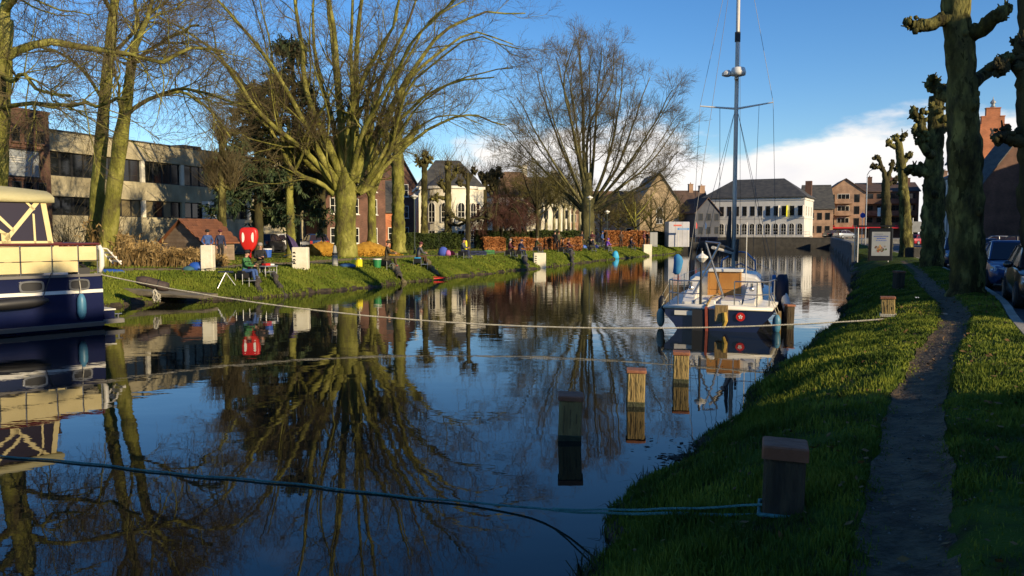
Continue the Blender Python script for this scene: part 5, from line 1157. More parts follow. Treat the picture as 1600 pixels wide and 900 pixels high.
    x0, x1, zb, zc = 1.12, 5.2, 2.2, 3.52; ybot, ytop = 1.20, 1.02
    for sg in (1, -1):
        def pt(x, z, off=0.0): f = (z - zb) / (zc - zb); return Vector((x + .12 * f * (1 if x < 2 else 0), sg * (ybot + (ytop - ybot) * f + off), z))
        v = MB(); v.loft([[pt(x, z, -.01) for z in np.linspace(zb, zc, 4)] for x in np.linspace(x0 + .02, x1, 8)], close=False, caps=False); v.build('clear_panel', vinyl, root)
        fr = MB()
        def bar(a, b, w=.07):
            a = Vector(a); b = Vector(b); dd = (b - a); k = Vector((-(dd.z), 0, dd.x)).normalized() * w / 2
            q = [pt(a.x + k.x, a.z + k.z, .012), pt(b.x + k.x, b.z + k.z, .012), pt(b.x - k.x, b.z - k.z, .012), pt(a.x - k.x, a.z - k.z, .012)]; fr.prism(q, (0, -sg * .02, 0))
        for a, b, w in (((1.18, 0, zb), (1.18, 0, zc), .13), ((1.15, 0, zb + .09), (5.2, 0, zb + .09), .2), ((1.15, 0, zc - .03), (5.2, 0, zc - .03), .08), ((1.28, 0, 3.45), (2.22, 0, 2.42), .10), ((2.0, 0, 2.65), (2.75, 0, 3.48), .10), ((2.22, 0, 2.3), (2.22, 0, 2.6), .2), ((1.62, 0, 3.46), (1.42, 0, 3.2), .06), ((2.2, 0, 2.55), (2.75, 0, 2.95), .08), ((2.75, 0, 2.95), (3.5, 0, 2.9), .08), ((3.55, 0, zb), (3.55, 0, zc), .12), ((4.4, 0, zb), (4.4, 0, zc), .1), ((1.55, 0, 2.3), (1.46, 0, 3.1), .05)): bar(a, b, w)
        fr.build('canvas_frame', canvas, root)
    bk = MB(); bk.loft([[Vector((x0 + .05 + .12 * (z - zb) / (zc - zb), y * (ybot + (ytop - ybot) * (z - zb) / (zc - zb)), z)) for z in np.linspace(zb, zc, 4)] for y in (-1, 1)], close=False, caps=False); bk.build('rear_curtain', canvas, root)
    tp = MB()
    rg = []
    for x in np.linspace(1.04, 5.3, 9):
        w = ytop + .10; rg.append([Vector((x, y * w, zc + .02 + .30 * (1 - abs(y) ** 2.2) + .03 * math.sin(x * 3.2) - (.10 if x < 1.2 else 0) * (1 - abs(y)))) for y in np.linspace(-1, 1, 9)] + [Vector((x, w, zc - .12)), Vector((x, -w, zc - .12))])
    tp.loft(rg); tp.build('canopy_top', canvas_t, root, True)
    # fenders
    def fender(name, label, pts, r, m):
        t = thing(name, label, 'fender', root.matrix_basis @ Vector(pts[0]), 0); R0 = root.matrix_basis
        b = MB(); q = [R0 @ Vector(x) - t.location for x in pts]; n = 9; P_ = [q[0].lerp(q[1], k / (n - 1)) for k in range(n)]; b.tube(P_, [r * v for v in (.35, .75, .95, 1, 1, 1, .95, .75, .35)], 12); b.build('body', m, t, True)
        return t
    def mk(root_): root_.rotation_euler = (0, 0, rz)
    bpy.context.view_layer.update()
    f1 = fender('fender', 'long blue fender hanging on the yacht side near the stern', [side(.62, .98, .14), side(.62, .30, .16)], .115, blue_f)
    ln = MB(); ln.tube([Vector((0, 0, 0)), root.matrix_basis @ rail(.60, 1.55) - f1.location], .012, 6); ln.build('line', rope_w, f1)
    f2 = fender('fender', 'fat black fender lying level along the yacht side', [side(1.45, .86, .16), side(2.9, .80, .17)], .15, black_r)
    ln = MB(); ln.tube([root.matrix_basis @ side(1.6, .86, .16) - f2.location, root.matrix_basis @ rail(1.3, 1.55, .02) - f2.location], .012, 6); ln.build('line', dark_m, f2)
    return root
yacht = motor_yacht(); bpy.context.view_layer.update()

def sailboat():
    p = G(1119, 517, 0); d = Vector((.345, .94, 0)).normalized(); rz = math.atan2(d.y, d.x); L_ = 8.2
    root = thing('sailing_boat', 'navy sailing boat with white deck and wooden hatch board moored by the right bank', 'boat', (p.x, p.y, -.10), rz)
    sheer = lambda u: .72 + .32 * u * u
    n = 20; R_ = hull_loft(L_, 2.95, sheer, -.35, stern=.93, n=n, flare=.72)
    m = MB(); m.loft(R_, close=False, caps=False); m.add(R_[0], [tuple(range(len(R_[0])))]); h = m.build('hull', navy, root, True); mod = h.modifiers.new('edges', 'EDGE_SPLIT'); mod.split_angle = math.radians(35)
    hb = lambda x: float(np.interp(x / L_, np.linspace(0, 1, n + 1), [r[0].y for r in R_])); sz = lambda x: sheer(x / L_)
    dk = MB(); xs = np.linspace(-.04, 8.1, 22); dk.loft([[Vector((x, (hb(max(x, 0)) + .04) * y, sz(max(x, 0)) + .012 + .07 * (1 - y * y))) for y in (-1, -.75, -.45, 0, .45, .75, 1)] + [Vector((x, (hb(max(x, 0)) + .04), sz(max(x, 0)) - .05)), Vector((x, -(hb(max(x, 0)) + .04), sz(max(x, 0)) - .05))] for x in xs]); dk.build('deck', gel, root, True)
    # cockpit coamings: low on the quarters, high at the cabin
    for sg in (1, -1):
        c = MB(); c.loft([[Vector((x, sg * y0, z)) for y0, z in ((.62, .74), (.98, .74), (.94, h_), (.66, h_))] for x, h_ in ((.25, .84), (.8, .96), (1.6, 1.16), (2.3, 1.30))]); c.build('coaming', gel, root)
        st = MB(); st.cham(.2, 2.2, sg * .33 - .28, sg * .33 + .28, .74, .90, .03); st.build('cockpit_seat', gel, root)
    cb = MB(); rg = []
    for x, w, hh in ((2.15, 1.06, 1.42), (2.3, 1.08, 1.52), (3.5, 1.02, 1.56), (4.8, .85, 1.48), (5.9, .60, 1.32), (6.4, .40, 1.10)):
        rg.append([Vector((x, y * w, z)) for y, z in ((-1, .78), (-.93, hh - .12), (-.8, hh - .02), (0, hh + .06), (.8, hh - .02), (.93, hh - .12), (1, .78))])
    cb.loft(rg); cb.build('cabin', gel, root)
    for sg in (1, -1):
        for x in (2.9, 3.9):
            w_ = MB(); y = sg * (1.02 - .05 * (x - 2.9)); w_.prism([(x, y, 1.08), (x + .65, y - sg * .03, 1.08), (x + .6, y - sg * .06, 1.28), (x + .05, y - sg * .03, 1.28)], (0, sg * .03, 0)); w_.build('cabin_window', vinyl, root)
    # wooden wash boards and sliding hatch in the cabin bulkhead
    wb = MB(); wb.box(2.06, 2.13, -.42, .42, .78, 1.06); wb.build('washboard', plyw, root)
    wb = MB(); wb.box(2.055, 2.13, -.42, .42, 1.07, 1.62); wb.build('washboard', plyw, root)
    ht = MB(); ht.cham(2.0, 3.1, -.50, .46, 1.585, 1.66, .02); ht.build('sliding_hatch', gel, root)
    fr = MB(); fr.box(2.05, 2.14, -.47, -.424, .8, 1.6); fr.box(2.05, 2.14, .424, .47, .8, 1.6); fr.build('hatch_frame', plyw, root)
    # transom fittings
    tx = -.03
    nb = MB(); nb.box(tx - .02, tx + .01, .52, 1.10, .50, .62); nb.build('name_plate', gel, root)
    rd = MB(); rd.prism([(tx - .02, .19, -.3), (tx - .02, .23, .75), (tx - .02, .29, .75), (tx - .02, .255, -.3)], (-.10, 0, 0)); rd.build('rudder', mat('faded_red', (.24, .045, .025), .6, (.33, .075, .04), 5, 5), root)
    ti = MB(); ti.tube([(tx - .06, .25, .78), (.35, .18, .96), (1.0, .05, 1.02)], [.03, .03, .022], 8); ti.build('tiller', oldwood, root)
    rs = MB(); rs.lathe([(.115, 0), (.115, .012), (.0, .014)], 20, M=Matrix.Translation((tx - .004, -.62, .50)) @ Matrix.Rotation(-PI / 2, 4, 'Y')); ro = rs.build('round_badge', red_p, root)
    mk = MB()
    for a in range(5): q = 2 * PI * a / 5; mk.box(-.006, .006, -.016, .016, .014, .054, Matrix.Translation((tx - .02, -.62, .50)) @ Matrix.Rotation(q, 4, 'X'))
    mk.build('badge_mark', gel, ro)
    ob = MB(); ob.box(tx - .16, tx - .01, -.30, .02, .38, .80); ob.build('motor_bracket', oldwood, root); rg_ = MB(); rg_.tube([(tx - .18, -.22, .62), (tx - .2, -.25, .4), (tx - .19, -.2, .22)], [.05, .07, .04], 8); rg_.build('rag', mat('ochre_rag', (.42, .28, .05), .9), root)
    vr = MB(); vr.box(tx - .09, tx - .01, .30, .62, -.2, .66); vr.build('transom_ladder', dark_m, root)
    # pushpit
    for sg in (1, -1):
        ps = MB(); y1 = 1.30
        ps.tube([(.05, sg * .45, 1.42), (.0, sg * 1.0, 1.42), (.35, sg * y1, 1.42), (1.5, sg * (y1 + .10), 1.40)], .018, 8); ps.tube([(.02, sg * .45, 1.08), (.0, sg * 1.0, 1.08), (.35, sg * y1, 1.08), (1.5, sg * (y1 + .1), 1.06)], .014, 8)
        for x, y in ((.03, .45), (.02, 1.02), (.4, 1.31), (1.5, 1.40)): ps.tube([(x, sg * y, .76), (x, sg * y, 1.42)], .016, 8)
        ps.build('pushpit', steel, root)
        for x in (2.6, 4.0, 5.4): s = MB(); s.tube([(x, sg * (hb(x) - .05), sz(x)), (x, sg * (hb(x) - .05), sz(x) + .62)], .014, 6); s.build('stanchion', steel, root)
        ll = MB(); ll.tube([(1.5, sg * 1.40, 1.40), (2.6, sg * (hb(2.6) - .05), sz(2.6) + .61), (4.0, sg * (hb(4) - .05), sz(4) + .61), (5.4, sg * (hb(5.4) - .05), sz(5.4) + .61), (7.2, sg * (hb(7.2) - .03), sz(7.2) + .68)], .006, 5); ll.build('lifeline', steel, root)
        w = MB(); w.ball((1.1, sg * .82, 1.16), .075, 9, 6, (1, 1, .9)); w.tube([(1.1, sg * .82, 1.1), (1.1, sg * .82, 1.32)], .035, 8); w.build('winch', steel, root)
    pu = MB(); pb = mat('blue_tube', (.10, .20, .36), .35, metal=.3)
    pu.tube([(6.9, .62, sz(7)), (7.0, .55, 1.75), (7.9, .20, 2.0), (8.25, 0, 2.02), (7.9, -.20, 2.0), (7.0, -.55, 1.75), (6.9, -.62, sz(7))], .03, 8); pu.tube([(7.8, .2, sz(7.8)), (7.9, .2, 2.0)], .025, 8); pu.tube([(7.8, -.2, sz(7.8)), (7.9, -.2, 2.0)], .025, 8); pu.tube([(7.0, .56, 1.4), (8.1, 0, 1.6), (7.0, -.56, 1.4)], .022, 8); pu.build('pulpit', pb, root)
    # mast, spreaders, rigging
    mx, mz = 5.0, 1.52; top = 12.6
    ms = MB(); ms.tube([(mx, 0, mz), (mx, 0, 4), (mx, 0, 8), (mx, 0, top)], [.068, .068, .064, .05], 12); mo = ms.build('mast', mat('mast_alloy', (.46, .43, .38), .4, (.58, .55, .49), 1.5, 4, metal=.2), root, True)
    for sg in (1, -1): s = MB(); s.tube([(mx, sg * .06, 6.66), (mx - .1, sg * 1.12, 6.78)], [.035, .02], 8); s.build('spreader', gel, mo)
    rd_ = MB(); rd_.lathe([(.10, 0), (.22, .03), (.24, .12), (.20, .26), (.06, .30)], 16, (mx - .26, -.06, 7.62)); rd_.box(mx - .2, mx - .05, -.06, .06, 7.54, 7.62); rd_.build('radar_dome', gel, mo, True)
    rl = MB(); rl.lathe([(.07, 0), (.17, .04), (.17, .12), (.07, .2)], 12, (mx - .2, .28, 7.64)); rl.build('radar_reflector', gel, mo)
    bd = MB(); bd.tube([(mx, 0, 8.75), (mx, 0, 9.05)], .088, 12); bd.build('dark_band', dark_m, mo)
    wi = MB(); T = Vector((mx, 0, top - .1))
    for sg in (1, -1):
        wi.tube([T, (mx - .1, sg * 1.12, 6.79), (mx - .15, sg * (hb(mx) - .04), sz(mx))], .0065, 4); wi.tube([(mx, sg * .05, 6.55), (mx - .6, sg * (hb(mx - .6) - .04), sz(mx))], .0065, 4); wi.tube([(mx, sg * .05, 6.55), (mx + .6, sg * (hb(mx + .6) - .05), sz(mx))], .0065, 4)
    wi.tube([T, (8.05, 0, sz(8))], .0065, 4); wi.tube([T, (.05, .9, .8)], .0065, 4); wi.tube([(mx - .1, .5, 6.7), (mx - .05, .42, 1.6)], .008, 4); wi.tube([(mx - .1, -.7, 6.72), (mx - .1, -.6, 1.6)], .006, 4); wi.build('rigging', mat('rig_wire', (.16, .16, .16), .4, metal=.5), mo)
    cv = MB(); cv.tube([(mx - .02, .10, 1.9), (mx - .06, .16, 2.6), (mx - .05, .12, 3.4)], [.05, .08, .04], 8); cv.tube([(mx - .1, -.1, 1.8), (mx - .1, -.14, 2.5)], [.05, .04], 8); cv.build('halyard_bundle', dark_m, mo)
    wp = MB(); wp.tube([(1.7, -.62, 1.2), (1.72, -.62, 3.0)], .012, 6); wp.build('whip_aerial', gel, root)
    # boom crutch: two crossed bars with a lamp, and a pole with rolled blue cloth
    cr = MB(); cr.tube([(.9, .78, .9), (.9, .02, 2.42)], .03, 8); cr.tube([(.9, -.10, .9), (.9, .42, 2.46)], .03, 8); cr.tube([(.9, .02, 2.42), (.88, .42, 2.46)], .025, 8); cr.build('boom_crutch', steel, root)
    bm_ = MB(); bm_.tube([(mx - .1, 0, 2.05), (.9, .22, 2.30)], .045, 8); bm_.build('boom', MATS['mast_alloy'], root)
    sb = MB(); sb.tube([(mx - .5, 0, 2.14), (3.2, .08, 2.25), (1.6, .17, 2.36)], [.055, .07, .04], 8); sb.build('sail_bundle', dark_m, root, True)
    pl = MB(); pl.tube([(.02, .42, .75), (.02, .42, 2.3)], .03, 8); po = pl.build('stern_post', dark_m, root); lm = MB(); lm.lathe([(.05, 0), (.16, .12), (.15, .16), (.03, .24), (.02, .3)], 12, (.02, .40, 1.92)); lm.build('lamp', gel, po)
    p2 = MB(); p2.tube([(.03, 1.02, .75), (.03, 1.03, 2.0)], .018, 6); bo = p2.build('buoy_pole', rail_w, root); bl = MB(); bl.loft([[Vector((.03 + .07 * math.sin(a) * s, 1.05 + .125 * math.cos(a) * s * (1 + .18 * math.sin(5 * a + z * 9)) + .008 * math.sin(z * 9), z)) for a in np.linspace(0, 2 * PI, 9)[:-1]] for z, s in ((1.58, .35), (1.63, .8), (1.76, .9), (1.94, 1.0), (2.06, .85), (2.13, .3))]); bl.build('furled_cloth', blue_c, bo, True)
    bpy.context.view_layer.update(); Mx = root.matrix_basis
    def fend(label, a, b, r, m, tie):
        a, b, tie = Mx @ Vector(a), Mx @ Vector(b), Mx @ Vector(tie); t = thing('fender', label, 'fender', a); k = 9; q = MB(); q.tube([(b - a) * (i / (k - 1)) for i in range(k)], [r * v for v in (.35, .75, .95, 1, 1, 1, .95, .75, .35)], 12); q.build('body', m, t, True); l = MB(); l.tube([(0, 0, 0), tie - a], .01, 5); l.build('line', rope_w, t)
    fend('pale green fender on the left side of the sailing boat', (.30, 1.54, .62), (.30, 1.52, .12), .11, mat('green_fender', (.14, .22, .20), .5, (.22, .32, .29), 2, 4), (.4, 1.31, 1.08))
    fend('dark fender above the pale green one on the sailing boat', (.7, 1.56, .95), (.7, 1.56, .42), .11, black_r, (.6, 1.32, 1.4))
    fend('blue fender on the right side of the sailing boat', (.35, -1.52, .55), (.35, -1.50, .05), .11, blue_f, (.4, -1.31, 1.08))
    fend('slanted white fender beside the dark tarpaulin on the sailing boat', (2.3, -1.62, 1.02), (2.1, -1.78, .36), .12, gel, (2.5, -1.42, 1.35))
    t = thing('fender_plank', 'weathered wooden plank hung as a fender on the sailing boat', 'plank', Mx @ Vector((.9, -1.56, .06)), rz); q = MB(); q.box(-.25, .25, -.04, .04, 0, .52); q.build('board', oldwood, t); q = MB(); q.tube([(-.2, 0, .52), (-.3, .2, 1.0)], .01, 5); q.build('line', rope_w, t)
    t = thing('tarpaulin', 'navy bundled tarpaulin hanging over the right side of the sailing boat', 'tarpaulin', Mx @ Vector((2.7, -1.44, 0)), rz); q = MB(); rnd = random.Random(2)
    q.loft([[Vector((.6 * s * math.cos(a) + rnd.uniform(-.04, .04), -.13 + .16 * s2 * math.sin(a) + rnd.uniform(-.03, .03), z)) for a in np.linspace(0, 2 * PI, 13)[:-1]] for z, s, s2 in ((.08, .55, .7), (.5, .8, .9), (.95, .95, 1.1), (1.3, .8, 1.2), (1.5, .35, .6))]); q.build('cloth', mat('navy_cloth', (.008, .010, .028), .75), t, True)
    t = thing('blue_line', 'coil of bright blue line hung on the foredeck rail of the sailing boat', 'rope', Mx @ Vector((4.2, -1.28, 1.3)), rz); q = MB()
    for k in range(5): q.tube([((.12 + .02 * k) * math.cos(a), .02 * k - .05, -.18 + .28 * math.sin(a)) for a in np.linspace(0, 2 * PI, 12)], .015, 5)
    q.build('coil', blue_c, t)
    return root
sailb = sailboat(); bpy.context.view_layer.update()

# ---- mooring posts
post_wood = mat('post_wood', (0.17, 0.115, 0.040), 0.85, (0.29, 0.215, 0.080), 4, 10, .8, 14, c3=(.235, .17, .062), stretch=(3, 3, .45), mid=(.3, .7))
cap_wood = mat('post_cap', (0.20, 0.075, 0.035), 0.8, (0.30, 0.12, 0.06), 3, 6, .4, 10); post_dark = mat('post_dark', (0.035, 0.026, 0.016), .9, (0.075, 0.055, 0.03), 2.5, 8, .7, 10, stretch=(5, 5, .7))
def post(label, x, y, zb, zt, w, rz, wood=post_wood, cap=.05, grp_=None, name='mooring_post'):
    t = thing(name, label, 'post', (x, y, zb), rz, grp_); h = zt - zb; t.rotation_euler = (.025 * math.sin(x * 7 + y), .03 * math.sin(y * 5 + x * 3), rz)
    m = MB(); m.cham(-w / 2, w / 2, -w / 2, w / 2, -.9, h - cap - .004, .018); m.build('shaft', wood, t)
    c = MB(); c.cham(-w / 2 - .015, w / 2 + .015, -w / 2 - .015, w / 2 + .015, h - cap, h, .012); c.build('cap', cap_wood, t)
    if zb == 0: al = MB(); al.cham(-w / 2 - .004, w / 2 + .004, -w / 2 - .004, w / 2 + .004, -.3, .085, .018); al.build('algae_band', mat('algae', (.016, .020, .008), .6, (.035, .040, .014), 9, 5, .4, 30), t)
    for k in range(3):                                         # drying cracks
        s = MB(); s.box(-w / 2 + w * (.22 + .27 * k), -w / 2 + w * (.22 + .27 * k) + .006, -w / 2 - .004, -w / 2 + .002, .1 + .06 * k, h - .12 - .05 * k); s.build('crack', post_dark, t)
    return t
gp = 'square timber mooring posts'
a = G(891, 689, 0); post('shaded dark mooring post in the water, nearest of the three', a.x, a.y + .14, 0, .57, .29, -.07, post_wood, .06, gp)
a = G(995, 636, 0); post('sunlit mooring post in the water, middle one of three', a.x, a.y + .14, 0, .55, .27, -.14, post_wood, .04, gp)
a = G(1066, 599, 0); post('sunlit mooring post in the water, the one closest to the sailing boat', a.x, a.y + .14, 0, .54, .27, -.20, post_wood, .05, gp)
a = G(1234, 815, .70); BN = post('thick dark bollard with a red-brown cap on the near grass slope', a.x, a.y + .15, .68, 1.19, .265, -.31, post_dark, .09, gp)  # darker wood of its own, with the slope's shade put into the colour too
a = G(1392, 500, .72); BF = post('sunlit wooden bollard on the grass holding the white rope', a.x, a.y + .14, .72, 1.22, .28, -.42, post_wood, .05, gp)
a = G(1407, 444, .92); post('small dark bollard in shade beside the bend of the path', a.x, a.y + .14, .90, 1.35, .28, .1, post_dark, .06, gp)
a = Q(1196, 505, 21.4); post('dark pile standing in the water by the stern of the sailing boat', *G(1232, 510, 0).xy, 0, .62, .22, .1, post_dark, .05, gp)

def rope(label, a, b, sag, r, m, n=60, loop=None):
    a = Vector(a); b = Vector(b); t = thing('mooring_rope', label, 'rope', a)
    pts = [a.lerp(b, k / n) - a + Vector((.012 * math.sin(k * 1.3), .012 * math.cos(k * 1.7), -4 * sag * (k / n) * (1 - k / n))) for k in range(n + 1)]
    for p_ in pts: p_.z = max(p_.z, .012 - a.z)            # a slack rope floats
    q = MB()
    for ph in (0, 2 * PI / 3, 4 * PI / 3):                                # three twisted strands
        tw = []
        N_ = n * 12
        for k in range(N_ + 1):
            f = k / N_ * n; i = min(n - 1, int(f)); p = pts[i].lerp(pts[i + 1], f - i); an = k * .9 + ph; tw.append(p + Vector((0, math.cos(an), math.sin(an))) * r * .52)
        q.tube(tw, r * .58, 5)
    q.build('strand', m, t)
    if loop: loop(t, a)
    return t
def ring_at(c, w, z, rz, r, m, turns=2):
    def f(t, a):
        q = MB()
        for k in range(turns):
            pts = [Matrix.Rotation(rz, 3, 'Z') @ Vector((x, y, 0)) for x, y in ((-w, -w), (w, -w), (w, w), (-w, w), (-w, -w))]
            q.tube([Vector((c[0], c[1], z + .035 * k)) + p - a for p in pts], r, 6)
        q.build('hitch', m, t)
    return f
ya = yacht.matrix_basis @ Vector((.15, 1.25, 1.50)); bf = BF.location + Vector((-.15, -.15, .02))
rope('pale rope spanning the canal from the yacht stern to the sunlit bollard', bf, ya, .70, .017, rope_w, 70, ring_at(BF.location, .155, BF.location.z + .08, -.42, .017, rope_w))
bn = BN.location + Vector((.0, -.15, .05))
# the teal rope drops to the water and floats off to the left
wp = [bn, Vector((bn.x * .5 + .175, bn.y * .5 + 3.575, .40)), Vector((.35, 7.15, .075)), Vector((-.9, 7.68, .014)), Vector((-2.0, 8.02, .014)), Vector((-4.6, 8.78, .012)), Vector((-8.0, 9.9, .012)), Vector((-12, 12.2, .02)), yacht.matrix_basis @ Vector((9.5, .35, .55))]
tp_, _r = resample(wp, [1] * len(wp), 160)
t = thing('mooring_rope', 'teal rope dropping from the dark bollard and floating across the near water', 'rope', bn); q = MB()
for ph in (0, 2 * PI / 3, 4 * PI / 3):
    tw = []
    for k in range(159 * 9 + 1):
        f = k / 9; i_ = min(158, int(f)); p_ = Vector(tp_[i_]).lerp(Vector(tp_[i_ + 1]), f - i_); p_.y += .02 * math.sin(f * .37) + .01 * math.sin(f * 1.1); an = k * .9 + ph
        tw.append(p_ - bn + Vector((0, math.cos(an), math.sin(an))) * .0058)
    q.tube(tw, .0064, 5)
q.build('strand', rope_t, t); ring_at(BN.location, .15, BN.location.z + .05, -.31, .013, rope_t, 1)(t, bn)
rope('short second leg of teal rope doubled back to the dark bollard', Vector(wp[2]) + Vector((.02, .0, .012)), BN.location + Vector((-.125, -.02, .09)), .02, .009, rope_t, 12)
# frayed knot where the pale rope passes over the far bank
k = Q(242, 452, 27.2); t = thing('frayed_rope_end', 'frayed white rope end hanging from the pale rope near the far bank', 'rope', k); q = MB(); rnd = random.Random(9)
for i in range(26):
    p = Vector((0, 0, 0)); pts = [p]
    for j in range(4): p = p + Vector((rnd.uniform(-.07, .09), rnd.uniform(-.05, .05), -rnd.uniform(.05, .15))); pts.append(p)
    q.tube(pts, [.016, .016, .014, .012, .01], 5)
q.build('strands', rope_w, t)
# ---- small dark launch with flags at the far quay
a = Q(1078, 382, 124); t = thing('launch', 'dark moored launch with two flag poles at the far quay', 'boat', (a.x, 124, 0), .12)
R_ = hull_loft(7.0, 2.2, lambda u: 1.2 + .5 * u * u, -.3, n=12); q = MB(); q.loft(R_, close=False, caps=False); q.add(R_[0], [tuple(range(len(R_[0])))]); q.build('hull', black_r, t, True)
q = MB(); q.cham(1.0, 4.2, -.8, .8, 1.1, 2.0, .1); q.build('cabin', mat('launch_cabin', (.05, .02, .02), .5), t); q = MB(); q.box(1.4, 3.8, -.84, -.803, 1.4, 1.8); q.build('cabin_window', vinyl, t)
q = MB(); q.loft([[Vector((x, y * R_[min(12, int(x / 7 * 12))][0].y * .96, 1.15 + .4 * (x / 7) ** 2)) for y in (-1, 1)] for x in np.linspace(.05, 6.6, 10)], close=False, caps=False); q.build('deck', gel, t)
for x, c in ((.9, (.55, .03, .03)), (2.4, (.7, .68, .66))):
    q = MB(); q.tube([(x, 0, 1.2), (x, 0, 4.4)], .03, 6); po = q.build('flag_pole', white_p, t); f = MB(); f.prism([(x + .03, 0, 4.3), (x + .28, .05, 3.9), (x + .22, .02, 3.2), (x + .03, 0, 3.3)], (0, .015, 0)); f.build('flag', mat('flag_%d' % int(x * 10), c, .8), po)
# ================================================================== people and tackle on the left bank
def cloth(name, c): return mat('cloth_' + name, c, .9, tuple(min(1, v * 1.5 + .01) for v in c), 6, 4, .2, 30, spec=.15)
skin_m = mat('skin', (.45, .24, .16), .6); shoe_m = mat('shoes', (.02, .018, .016), .7)
CL = dict(navy=cloth('navy', (.018, .024, .055)), blue=cloth('blue', (.035, .07, .19)), green=cloth('green', (.04, .13, .045)), black=cloth('black', (.014, .014, .016)), camo=cloth('camo', (.055, .045, .025)), olive=cloth('olive', (.055, .055, .025)), purple=cloth('purple', (.14, .055, .36)), maroon=cloth('maroon', (.075, .022, .028)), grey=cloth('grey', (.07, .075, .085)), brown=cloth('brown', (.06, .035, .022)), cyan=cloth('cyan', (.02, .20, .40)), hair=cloth('hair', (.20, .18, .16)), khaki=cloth('khaki', (.13, .10, .05)))
def person(label, loc, rz, jacket, trousers, hat=None, pose='stand', hair='brown', group=None, scale=1.0, lean=0.0, name='person', arm='down'):
    """local front is -y; the body is one skinned surface coloured by region"""
    V = []; E = []; R_ = []; reg = []
    def v(p, r, g, par=None):
        V.append(Vector(p)); R_.append(r); reg.append(g)
        if par is not None: E.append((par, len(V) - 1))
        return len(V) - 1
    if pose == 'stand': pz = .94; tilt = lean
    else: pz = .52; tilt = .16 + lean
    def up(h, y=0.0): return (0, y - math.sin(tilt) * h, pz + math.cos(tilt) * h)
    pel = v(up(0), (.155, .125), 1); wa = v(up(.20), (.145, .115), 0, pel); ch = v(up(.40), (.175, .125), 0, wa); nb_ = v(up(.53), (.085, .085), 0, ch); nk = v(up(.58), (.058, .06), 2, nb_)
    hd = v((0, up(.66)[1] - .02, up(.66)[2]), (.080, .095), 2, nk); ht = v((0, up(.76)[1] - .015, up(.76)[2]), (.070, .085), 2, hd)
    ns = v((0, up(.67)[1] - .125, up(.67)[2] - .012), (.014, .016), 2, hd)
    for s in (-1, 1):
        x0, y0, z0 = up(.47); sh = v((s * .18, y0, z0), (.078, .075), 0, ch)
        if arm == 'down' and pose == 'stand': el = (s * .26, y0 + .04, z0 - .28); wr = (s * .25, y0 - .08, z0 - .52)
        elif arm == 'pocket': el = (s * .29, y0 + .08, z0 - .26); wr = (s * .19, y0 - .10, z0 - .42)
        else: el = (s * .25, y0 - .10, z0 - .26); wr = (s * .10, y0 - .34, z0 - .26 + (.03 if s > 0 else -.02))
        e = v(el, (.056, .055), 0, sh); w = v(wr, (.040, .040), 0, e); dv = (Vector(wr) - Vector(el)).normalized()
        pm = v(Vector(wr) + dv * .08, (.038, .022), 2, w)
        sd = dv.cross(Vector((0, 1, 0)) if abs(dv.y) < .8 else Vector((0, 0, 1))).normalized()
        for k in range(4):
            f1 = v(Vector(wr) + dv * (.115 + .012 * (k in (1, 2))) + sd * (.024 * (k - 1.5)), (.010, .010), 2, pm); v(Vector(V[f1]) + dv * .03 + Vector((0, -.018, -.012)), (.008, .008), 2, f1)
        th = v(Vector(wr) + dv * .06 + sd * .05 * s, (.011, .011), 2, pm); v(Vector(V[th]) + dv * .035, (.009, .009), 2, th)
        hp = v((s * .095, V[pel].y, pz - .05), (.095, .10), 1, pel)
        if pose == 'stand': kn = (s * .105, V[pel].y - .02, .50); an = (s * .11, V[pel].y + .02, .10)
        else: kn = (s * .15, V[pel].y - .43, .53); an = (s * .15, V[pel].y - .50, .10)
        k_ = v(kn, (.068, .07), 1, hp); c_ = v((Vector(kn) + Vector(an)) / 2 + Vector((0, .02, 0)), (.062, .066), 1, k_); a_ = v(an, (.045, .05), 1, c_); ft = v((an[0], an[1] - .03, .05), (.046, .046), 3, a_); v((an[0] + s * .02, an[1] - .18, .04), (.042, .032), 3, ft)
    me = bpy.data.meshes.new('body'); me.from_pydata([tuple(p) for p in V], E, [])
    ob = bpy.data.objects.new('body', me); COL.objects.link(ob)
    md = ob.modifiers.new('skin', 'SKIN'); md.use_smooth_shade = True
    for i, sv in enumerate(me.skin_vertices[0].data): sv.radius = R_[i]; sv.use_root = (i == 0)
    ob.modifiers.new('sub', 'SUBSURF').levels = 1; ob.modifiers['sub'].render_levels = 1
    dg = bpy.context.evaluated_depsgraph_get(); dg.update(); m2 = bpy.data.meshes.new_from_object(ob.evaluated_get(dg))
    bpy.data.objects.remove(ob); bpy.data.meshes.remove(me)
    m2.materials.clear()
    for mm in (CL[jacket], CL[trousers], skin_m, shoe_m): m2.materials.append(mm)
    # colour each face by the nearest bone point
    A0 = np.array([tuple(p) for p in V]); a = []; g = []
    for i, j in E:
        for t in (.25, .5, .75, 1.0): a.append(A0[i] * (1 - t) + A0[j] * t); g.append(reg[j] if t > .3 else reg[i])
    a = np.array(a); g = np.array(g); nf = len(m2.polygons); C = np.empty(nf * 3); m2.polygons.foreach_get('center', C); C = C.reshape(-1, 3)
    idx = np.argmin(((C[:, None, :] - a[None]) ** 2).sum(2), 1); m2.polygons.foreach_set('material_index', g[idx].astype(np.int32)); m2.name = 'body'
    root = thing(name, label, 'person', loc, rz, group); root.scale = (scale,) * 3
    link('body', m2, None, root)
    hz = up(.76)[2]; hy = up(.76)[1] - .015; q = MB()
